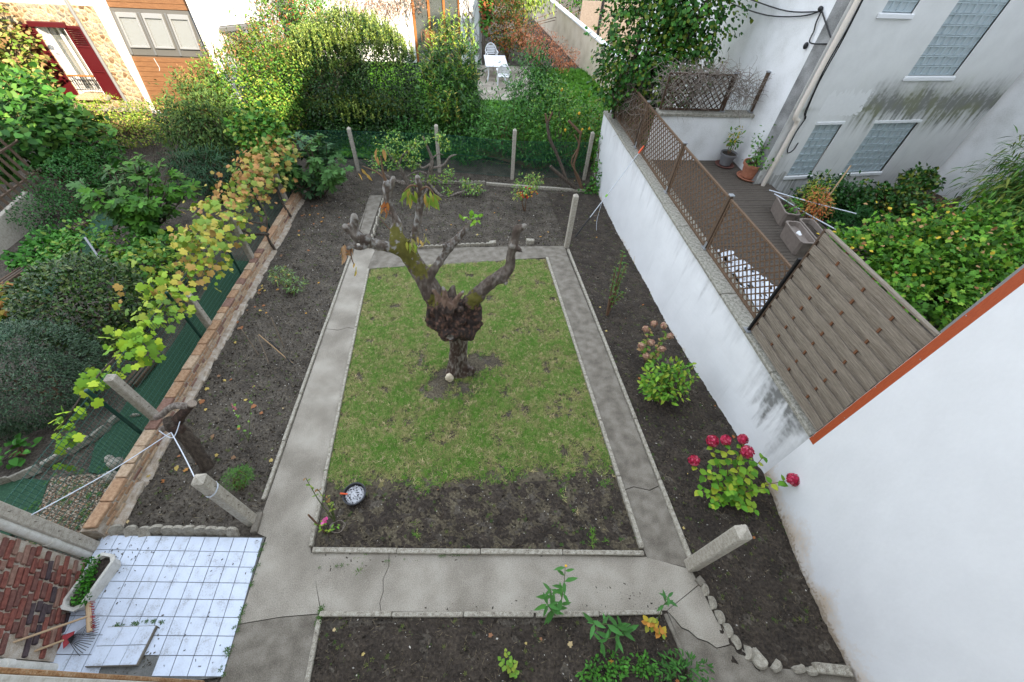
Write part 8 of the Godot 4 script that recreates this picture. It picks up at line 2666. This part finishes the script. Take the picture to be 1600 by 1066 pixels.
# ---------- the old tree: one skin over joined tapered bones (surface nets on a grid) ----------
class BarkSkin:
	var o: Vector3
	var h: float
	var nx: int
	var ny: int
	var nz: int
	var S := PackedFloat32Array()
	var F := PackedFloat32Array()
	const K := 55.0

	func setup(a: Vector3, b: Vector3, cell: float) -> void:
		o = a
		h = cell
		nx = int((b.x - a.x) / h) + 2
		ny = int((b.y - a.y) / h) + 2
		nz = int((b.z - a.z) / h) + 2
		S.resize(nx * ny * nz)
		F.resize(nx * ny * nz)
		F.fill(1.0)

	func bone(a: Vector3, b: Vector3, ra: float, rb: float) -> void:
		var pad := maxf(ra, rb) + 0.1
		var lo := (a.min(b) - Vector3.ONE * pad - o) / h
		var hi := (a.max(b) + Vector3.ONE * pad - o) / h
		var ab := b - a
		var l2 := maxf(ab.length_squared(), 1e-6)
		for k in range(maxi(1, int(lo.z)), mini(nz - 2, int(hi.z)) + 1):
			for j in range(maxi(1, int(lo.y)), mini(ny - 2, int(hi.y)) + 1):
				var row := (k * ny + j) * nx
				var q := Vector3(0.0, o.y + j * h, o.z + k * h)
				for i in range(maxi(1, int(lo.x)), mini(nx - 2, int(hi.x)) + 1):
					q.x = o.x + i * h
					var t := clampf((q - a).dot(ab) / l2, 0.0, 1.0)
					var d := q.distance_to(a + ab * t) - ra - (rb - ra) * t
					if d < 0.1:
						S[row + i] += exp(-K * maxf(d, -0.6))

	func chain(p: Array, r: Array) -> void:
		for i in p.size() - 1:
			bone(p[i], p[i + 1], r[i], r[i + 1])

	# disp(p) pushes the skin out, col(p) colours it, holes are spheres cut away
	func build(disp: Callable, col: Callable, holes: Array) -> ArrayMesh:
		var band := PackedInt32Array()
		for idx in S.size():
			var s := S[idx]
			if s <= 0.0:
				continue
			var d := -log(s) / K
			if d < -0.13:
				F[idx] = -1.0
				continue
			var i := idx % nx
			var j := (idx / nx) % ny
			var k := idx / (nx * ny)
			var p := o + Vector3(i, j, k) * h
			d -= disp.call(p)
			for c in holes:
				d = maxf(d, c[1] - p.distance_to(c[0]))
			F[idx] = d
			band.append(idx)
		var step := [0, 1, nx, nx + 1, nx * ny, nx * ny + 1, nx * ny + nx, nx * ny + nx + 1]
		var vid := {}
		var m := MB.new()
		for idx in band:
			var inside := 0
			for c in 8:
				if F[idx + step[c]] < 0.0:
					inside += 1
			if inside == 0 or inside == 8:
				continue
			var sum := Vector3.ZERO
			var cnt := 0
			for c in 8:
				for ax in 3:
					if c & (1 << ax):
						continue
					var c2 := c | (1 << ax)
					var f0 := F[idx + step[c]]
					var f1 := F[idx + step[c2]]
					if (f0 < 0.0) == (f1 < 0.0):
						continue
					var t := f0 / (f0 - f1)
					var q := Vector3(c & 1, (c >> 1) & 1, (c >> 2) & 1)
					q[ax] += t
					sum += q
					cnt += 1
			var i := idx % nx
			var j := (idx / nx) % ny
			var k := idx / (nx * ny)
			var p := o + (Vector3(i, j, k) + sum / cnt) * h
			var g := Vector3(F[idx + 1] - F[idx - 1], F[idx + nx] - F[idx - nx], F[idx + nx * ny] - F[idx - nx * ny])
			m.col = col.call(p)
			vid[idx] = m.vert(p, g.normalized() if g.length() > 0.0 else Vector3.UP)
		var st := [1, nx, nx * ny]
		for idx in band:
			if not vid.has(idx):
				continue
			for ax in 3:
				var f0 := F[idx]
				var f1 := F[idx + st[ax]]
				if (f0 < 0.0) == (f1 < 0.0):
					continue
				var u: int = st[(ax + 1) % 3]
				var v: int = st[(ax + 2) % 3]
				var q := [idx, idx - u, idx - u - v, idx - v]
				var ok := true
				for e in q:
					ok = ok and vid.has(e)
				if not ok:
					continue
				if f0 < 0.0:
					m.I.append_array([vid[q[0]], vid[q[2]], vid[q[1]], vid[q[0]], vid[q[3]], vid[q[2]]])
				else:
					m.I.append_array([vid[q[0]], vid[q[1]], vid[q[2]], vid[q[0]], vid[q[2]], vid[q[3]]])
		# joined normals
		var acc := PackedVector3Array()
		acc.resize(m.V.size())
		for t in range(0, m.I.size(), 3):
			var a := m.V[m.I[t]]
			var n := (m.V[m.I[t + 2]] - a).cross(m.V[m.I[t + 1]] - a)
			for e in 3:
				acc[m.I[t + e]] += n
		for i in m.V.size():
			if acc[i].length() > 0.0:
				m.N[i] = acc[i].normalized()
		return m.mesh()


func chain_of(sk: BarkSkin, l: Array, sub := 3, rs := 1.0) -> void:
	var p := []
	var r := []
	for q in l:
		p.append(Vector3(q[0], q[1], q[2]))
		r.append(maxf(q[3] * rs - 0.018, 0.014))
	sk.chain(curve_pts(p, sub), interp(r, sub))


var saw_ends := [[-1.5, 3.1, -5.2, 0.065], [-1.65, 2.99, -5.14, 0.06], [-0.6, 3.56, -5.45, 0.055], [0.89, 3.0, -5.07, 0.06], [-0.29, 1.1, -4.7, 0.075], [0.88, 2.58, -5.0, 0.05], [-0.95, 3.44, -5.65, 0.05], [-0.05, 1.92, -4.9, 0.05], [0.66, 1.98, -4.97, 0.05], [0.2, 2.98, -5.28, 0.045], [-0.36, 1.96, -4.95, 0.05], [0.7, 2.68, -5.0, 0.055]]


func bark_push(p: Vector3) -> float:
	var up := smoothstep(0.72, 0.95, p.y) * (1.0 - smoothstep(1.55, 1.85, p.y))
	var lump := 0.05 * FN.get_noise_3d(p.x * 3.6, p.y * 3.6, p.z * 3.6) + 0.03 * FN.get_noise_3d(p.x * 9.0 + 7.0, p.y * 7.0, p.z * 9.0) + 0.014 * FN.get_noise_3d(p.x * 22.0, p.y * 22.0, p.z * 22.0)
	var ridge := absf(FN.get_noise_3d(p.x * 6.0 + 3.0, p.y * 1.7, p.z * 6.0))
	var bark := 0.03 * (0.25 - ridge) + 0.012 * FN.get_noise_3d(p.x * 14.0, p.y * 9.0, p.z * 14.0)
	bark *= lerpf(1.0, 0.45, smoothstep(2.0, 2.7, p.y))
	return lerpf(bark, lump, up)


func bark_colour(p: Vector3) -> Color:
	var n := 0.5 + 0.5 * FN.get_noise_3d(p.x * 5.0, p.y * 2.0, p.z * 5.0)
	var f := 0.5 + 0.5 * FN.get_noise_3d(p.x * 19.0 + 5.0, p.y * 6.0, p.z * 19.0)
	var g := 0.5 + 0.5 * FN.get_noise_3d(p.x * 11.0, p.y * 11.0 + 9.0, p.z * 11.0)
	var c := Color(0.17, 0.125, 0.095).lerp(Color(0.42, 0.36, 0.3), smoothstep(0.35, 0.8, 0.5 * n + 0.5 * f))
	# lower trunk: pale flaking plates over red-brown
	if p.y < 0.95:
		c = Color(0.14, 0.085, 0.06).lerp(Color(0.5, 0.44, 0.38), smoothstep(0.42, 0.66, 0.45 * n + 0.55 * f))
	var burl := smoothstep(0.74, 0.92, p.y + 0.1 * (g - 0.5)) * (1.0 - smoothstep(1.5, 1.85, p.y + 0.25 * (g - 0.5)))
	c = c.lerp(Color(0.06, 0.04, 0.032).lerp(Color(0.3, 0.155, 0.1), smoothstep(0.45, 0.75, 0.5 * g + 0.5 * f)), burl)
	# white lichen on the upper branches
	if p.y > 2.25 and p.x < 0.3:
		c = c.lerp(Color(0.66, 0.64, 0.6), smoothstep(0.5, 0.68, 0.5 * g + 0.5 * f) * 0.85)
	# moss cushions
	for q in [[-0.9, 2.42, -5.25, 0.3], [-0.7, 2.12, -5.2, 0.16], [-1.02, 2.62, -5.42, 0.16], [-0.5, 1.62, -5.05, 0.16], [0.12, 1.62, -5.0, 0.17]]:
		var d: float = p.distance_to(Vector3(q[0], q[1], q[2])) / q[3] + 1.1 * (g - 0.5)
		if d < 0.8:
			c = Color(0.17, 0.16, 0.022).lerp(Color(0.3, 0.27, 0.05), f)
	if p.y > 1.66 + 0.2 * (f - 0.5) and p.y < 2.0 and p.z > -5.0 and p.x > -0.55 and p.x < 0.0:
		c = Color(0.22, 0.12, 0.08).lerp(Color(0.52, 0.36, 0.26), f)
	for q in saw_ends:
		if p.distance_to(Vector3(q[0], q[1], q[2])) < q[3] * (0.9 + 0.4 * (g - 0.5)):
			c = Color(0.4, 0.34, 0.28).lerp(Color(0.64, 0.6, 0.54), f)
	return c


func build_tree() -> void:
	var t := thing("cherry_tree", "old pollarded tree with a gnarled dark burl and bare sawn limbs on the lawn", "tree", g3(-0.2, -5.15))
	var sk := BarkSkin.new()
	sk.setup(Vector3(-1.9, -0.85, -6.0), Vector3(1.1, 3.75, -4.45), 0.02)
	chain_of(sk, [[-0.24, -0.75, -5.15, 0.3], [-0.23, -0.5, -5.15, 0.235], [-0.21, -0.08, -5.15, 0.185], [-0.18, 0.4, -5.15, 0.175], [-0.17, 0.8, -5.13, 0.2], [-0.22, 1.1, -5.1, 0.26]])
	for q in [[-0.05, -0.62, -4.95, 0.08], [-0.5, -0.64, -5.1, 0.08], [-0.3, -0.64, -5.4, 0.09], [0.0, -0.62, -5.3, 0.07]]:
		sk.bone(Vector3(-0.22, -0.3, -5.15), Vector3(q[0], q[1], q[2]), 0.12, q[3])
	for q in [[-0.28, 1.12, -5.1, 0.33], [-0.47, 1.36, -5.12, 0.21], [0.02, 1.2, -5.06, 0.22], [-0.31, 1.48, -5.08, 0.18], [0.1, 1.06, -4.98, 0.15], [-0.36, 0.93, -4.92, 0.15], [-0.04, 0.98, -4.87, 0.16], [-0.55, 1.12, -5.0, 0.14], [0.1, 1.38, -5.08, 0.13], [-0.16, 1.3, -4.87, 0.14], [0.05, 0.88, -5.05, 0.11], [-0.5, 0.95, -5.08, 0.11], [-0.42, 1.2, -4.86, 0.1], [-0.12, 1.12, -4.78, 0.08], [0.16, 1.22, -4.95, 0.09], [-0.62, 1.3, -5.05, 0.09]]:
		sk.bone(Vector3(q[0], q[1], q[2]), Vector3(q[0], q[1] + 0.03, q[2]), q[3], q[3])
	# collar round the sawn knot
	for k in 10:
		var a := k * TAU / 10.0
		var c := Vector3(-0.29 + cos(a) * 0.085, 1.1 + sin(a) * 0.085, -4.73)
		sk.bone(c, c + Vector3(0, 0, 0.02), 0.035, 0.03)
	for q in [[[-0.36, 1.45, -4.95, 0.11], [-0.33, 1.7, -4.94, 0.07], [-0.36, 1.96, -4.95, 0.03]], [[-0.22, 1.45, -4.92, 0.1], [-0.2, 1.66, -4.9, 0.06], [-0.05, 1.9, -4.9, 0.035]], [[-0.45, 1.5, -4.98, 0.09], [-0.46, 1.72, -5.0, 0.06], [-0.53, 1.88, -5.02, 0.03]], [[-0.3, 1.45, -4.86, 0.1], [-0.26, 1.64, -4.82, 0.05], [-0.29, 1.78, -4.8, 0.025]], [[-0.25, 1.5, -5.1, 0.1], [-0.24, 1.72, -5.1, 0.06], [-0.2, 1.84, -5.12, 0.03]], [[-0.15, 1.45, -4.86, 0.07], [-0.1, 1.6, -4.82, 0.03]]]:
		chain_of(sk, q, 3)
	chain_of(sk, [[-0.42, 1.3, -5.1, 0.22], [-0.59, 1.74, -5.2, 0.17], [-0.78, 2.13, -5.3, 0.145], [-0.94, 2.46, -5.35, 0.125], [-1.02, 2.58, -5.4, 0.105]])
	chain_of(sk, [[-0.92, 2.4, -5.33, 0.11], [-1.16, 2.5, -5.3, 0.083], [-1.42, 2.62, -5.25, 0.08], [-1.53, 2.76, -5.2, 0.07], [-1.57, 2.8, -5.2, 0.05]])
	chain_of(sk, [[-1.56, 2.72, -5.2, 0.06], [-1.53, 2.96, -5.2, 0.048], [-1.5, 3.08, -5.2, 0.058]])
	chain_of(sk, [[-1.53, 2.75, -5.2, 0.05], [-1.62, 2.87, -5.15, 0.04], [-1.64, 2.96, -5.15, 0.05]])
	chain_of(sk, [[-1.4, 2.68, -5.2, 0.06], [-1.38, 2.76, -5.18, 0.05]])
	chain_of(sk, [[-1.42, 2.62, -5.22, 0.05], [-1.52, 2.6, -5.12, 0.035], [-1.62, 2.68, -5.1, 0.028], [-1.68, 2.62, -5.08, 0.025]])
	chain_of(sk, [[-1.02, 2.5, -5.4, 0.11], [-1.03, 2.66, -5.5, 0.085], [-0.99, 2.72, -5.55, 0.065], [-1.05, 2.86, -5.6, 0.055], [-1.09, 3.01, -5.65, 0.06], [-1.08, 3.2, -5.65, 0.066], [-1.07, 3.36, -5.65, 0.045]])
	chain_of(sk, [[-1.08, 3.2, -5.65, 0.045], [-0.99, 3.31, -5.65, 0.038], [-0.96, 3.41, -5.65, 0.042]])
	chain_of(sk, [[-0.85, 2.3, -5.3, 0.11], [-0.78, 2.52, -5.35, 0.072], [-0.67, 2.88, -5.4, 0.06], [-0.6, 3.16, -5.45, 0.058], [-0.59, 3.35, -5.45, 0.05], [-0.6, 3.52, -5.45, 0.05]])
	chain_of(sk, [[-0.64, 1.92, -5.2, 0.1], [-0.47, 2.16, -5.2, 0.07], [-0.29, 2.41, -5.25, 0.062], [-0.2, 2.55, -5.25, 0.072], [-0.03, 2.72, -5.3, 0.054], [0.15, 2.95, -5.3, 0.052]])
	chain_of(sk, [[-0.24, 2.5, -5.24, 0.05], [-0.3, 2.6, -5.2, 0.045]])
	chain_of(sk, [[-0.06, 1.25, -5.1, 0.2], [0.14, 1.6, -5.1, 0.13], [0.39, 1.9, -5.1, 0.105], [0.59, 2.08, -5.1, 0.1], [0.7, 2.22, -5.1, 0.085], [0.71, 2.5, -5.1, 0.07], [0.75, 2.73, -5.1, 0.068], [0.77, 2.95, -5.1, 0.055]])
	for q in [[[0.55, 2.04, -5.08, 0.06], [0.64, 1.99, -4.99, 0.045]], [[0.74, 2.64, -5.08, 0.055], [0.86, 2.58, -5.02, 0.035]], [[0.77, 2.9, -5.1, 0.05], [0.88, 2.99, -5.08, 0.05]], [[0.72, 2.66, -5.06, 0.05], [0.7, 2.68, -5.01, 0.05]], [[0.45, 2.02, -5.06, 0.05], [0.45, 2.1, -5.02, 0.035]], [[0.02, -0.5, -5.05, 0.09], [0.06, -0.25, -5.0, 0.075]]]:
		chain_of(sk, q, 2)
	put(t, "trunk", sk.build(bark_push, bark_colour, [[Vector3(0.03, 1.36, -4.84), 0.085], [Vector3(0.1, 1.3, -4.86), 0.06], [Vector3(-0.29, 1.1, -4.655), 0.05], [Vector3(-0.2, 1.47, -4.78), 0.05]]), M.tree_bark)
	var m := MB.new()
	limb(m, [[-1.07, 3.34, -5.65, 0.03], [-1.09, 3.5, -5.66, 0.012], [-1.08, 3.72, -5.66, 0.008]], 4, 6)
	limb(m, [[-1.08, 3.4, -5.65, 0.014], [-1.2, 3.48, -5.7, 0.009], [-1.36, 3.55, -5.7, 0.006]], 4, 6)
	limb(m, [[-1.0, 2.6, -5.4, 0.012], [-1.15, 2.72, -5.5, 0.008], [-1.25, 2.85, -5.55, 0.005]], 4, 6)
	limb(m, [[-1.62, 2.68, -5.1, 0.012], [-1.66, 2.5, -5.08, 0.008], [-1.66, 2.3, -5.1, 0.005]], 4, 6)
	limb(m, [[-0.6, 3.4, -5.43, 0.02], [-0.7, 3.44, -5.38, 0.012], [-0.8, 3.36, -5.36, 0.007]], 4, 6)
	limb(m, [[-0.58, 3.35, -5.43, 0.02], [-0.48, 3.42, -5.38, 0.012], [-0.4, 3.34, -5.36, 0.007]], 4, 6)
	put(t, "twigs", m.mesh(), M.stem_brown, "", "stuff")
	for q in [[Vector3(-0.72, 3.36, -5.36), 12, "lance", [[0.26, 0.3, 0.05], [0.4, 0.3, 0.06], [0.14, 0.22, 0.04]], 0.24], [Vector3(-0.46, 3.32, -5.36), 12, "lance", [[0.16, 0.25, 0.05], [0.28, 0.32, 0.08], [0.45, 0.26, 0.06]], 0.24], [Vector3(-0.8, 2.62, -5.22), 14, "lance", [[0.34, 0.34, 0.05], [0.22, 0.28, 0.06], [0.45, 0.4, 0.16]], 0.17], [Vector3(-0.62, 2.66, -5.3), 7, "lance", [[0.5, 0.34, 0.1], [0.3, 0.3, 0.1]], 0.15], [Vector3(-1.7, 2.62, -5.1), 16, "lance", [[0.46, 0.2, 0.1], [0.4, 0.24, 0.14], [0.52, 0.3, 0.18]], 0.2], [Vector3(-1.12, 3.02, -5.56), 10, "lance", [[0.42, 0.12, 0.04], [0.5, 0.2, 0.05]], 0.16], [Vector3(-1.66, 2.3, -5.1), 4, "lance", [[0.4, 0.34, 0.06], [0.5, 0.3, 0.06]], 0.15], [Vector3(-1.38, 3.5, -5.7), 3, "lance", [[0.45, 0.25, 0.05]], 0.14], [Vector3(-1.08, 3.76, -5.66), 3, "lance", [[0.45, 0.22, 0.08]], 0.22], [Vector3(-1.25, 2.83, -5.55), 3, "lance", [[0.3, 0.3, 0.06]], 0.12]]:
		leaf_bunch(t, "leaf", q[2], q[0], q[1], 0.07, Vector2(q[4] * 0.7, q[4]), q[3], 1.3)
	leaf_bunch(t, "leaf", "broad", Vector3(0.08, 2.96, -5.28), 16, 0.09, Vector2(0.06, 0.12), [[0.14, 0.3, 0.03], [0.2, 0.36, 0.05], [0.08, 0.2, 0.03]], -0.2)
	leaf_bunch(t, "leaf", "broad", Vector3(0.2, 3.0, -5.28), 10, 0.06, Vector2(0.05, 0.09), [[0.14, 0.3, 0.03], [0.2, 0.34, 0.05]], -0.2)
	m = MB.new()
	m.blob(Vector3(-0.4, -0.37, -4.9), Vector3(0.085, 0.11, 0.06), 14, 10, BN, 0.25, 1.4)
	m.blob(Vector3(-0.38, -0.48, -4.9), Vector3(0.06, 0.08, 0.05), 12, 9, BN, 0.3, 1.4)
	m.smooth()
	tag(put(self, "bracket_fungus", m.mesh(), M.fungus), "cream coloured bracket fungus lump at the foot of the old tree", "fungus")


const FAR_H := 8.5
const WING_H := 10.6
const MAIN_H := 12.4
const NEIGH_H := 13.4
const SHADE_BLOCK_H := 21.3  # height of the unseen blocks added to cast shade


func _ready() -> void:
	rng.seed = 20240
	var cam := Camera3D.new()
	cam.name = "camera"
	cam.transform = Transform3D(Basis(Vector3(0.9935, 0.05539, 0.09941), Vector3(0.03845, 0.65881, -0.75133), Vector3(-0.10711, 0.75027, 0.6524)).orthonormalized(), Vector3(0, 6.3, 0))
	cam.fov = 79.87
	cam.near = 0.05
	cam.far = 400.0
	cam.current = true
	add_child(cam)
	var env := Environment.new()
	var sky := ProceduralSkyMaterial.new()
	sky.sky_top_color = Color(0.84, 0.885, 0.95)
	sky.sky_horizon_color = Color(0.95, 0.96, 0.97)
	sky.sky_curve = 0.18
	sky.ground_bottom_color = Color(0.3, 0.29, 0.27)
	sky.ground_horizon_color = Color(0.55, 0.56, 0.56)
	sky.sky_energy_multiplier = 0.83
	env.background_mode = Environment.BG_SKY
	env.sky = Sky.new()
	env.sky.sky_material = sky
	env.tonemap_mode = Environment.TONE_MAPPER_LINEAR
	env.tonemap_exposure = 4.4
	env.sdfgi_enabled = true
	env.ssao_enabled = true
	env.ssil_enabled = true
	var we := WorldEnvironment.new()
	we.name = "environment"
	we.environment = env
	add_child(we)
	var sun := DirectionalLight3D.new()
	sun.name = "sun"
	sun.light_energy = 0.95
	sun.light_color = Color(1.0, 0.93, 0.82)
	sun.light_angular_distance = 0.5
	sun.shadow_enabled = true
	add_child(sun)
	sun.look_at_from_position(Vector3.ZERO, Vector3(-0.45, -0.55, -0.75), Vector3.UP)
	FN.seed = 5
	FN.frequency = 1.0
	FN.noise_type = FastNoiseLite.TYPE_SIMPLEX_SMOOTH
	FN.fractal_octaves = 2
	BN.seed = 9
	BN.frequency = 5.5
	BN.noise_type = FastNoiseLite.TYPE_SIMPLEX_SMOOTH
	BN.fractal_octaves = 4
	make_materials()
	make_leaves()
	# large structure first
	build_ground()
	build_paths()
	build_patio()
	build_lawn()
	build_garden_wall()
	build_rear_house()
	build_outhouse()
	build_brick_wall()
	build_glass_block_house()
	build_terrace()
	build_screen()
	build_stone_house()
	build_wood_house()
	build_far_house()
	# things
	build_edging()
	build_posts()
	build_tree()
	build_stump()
	build_left_garden()
	build_left_plants()
	build_vine()
	build_right_plants()
	build_far_garden()
	build_back_bed()
	build_bed_plants()
	build_patio_tools()
	build_litter()
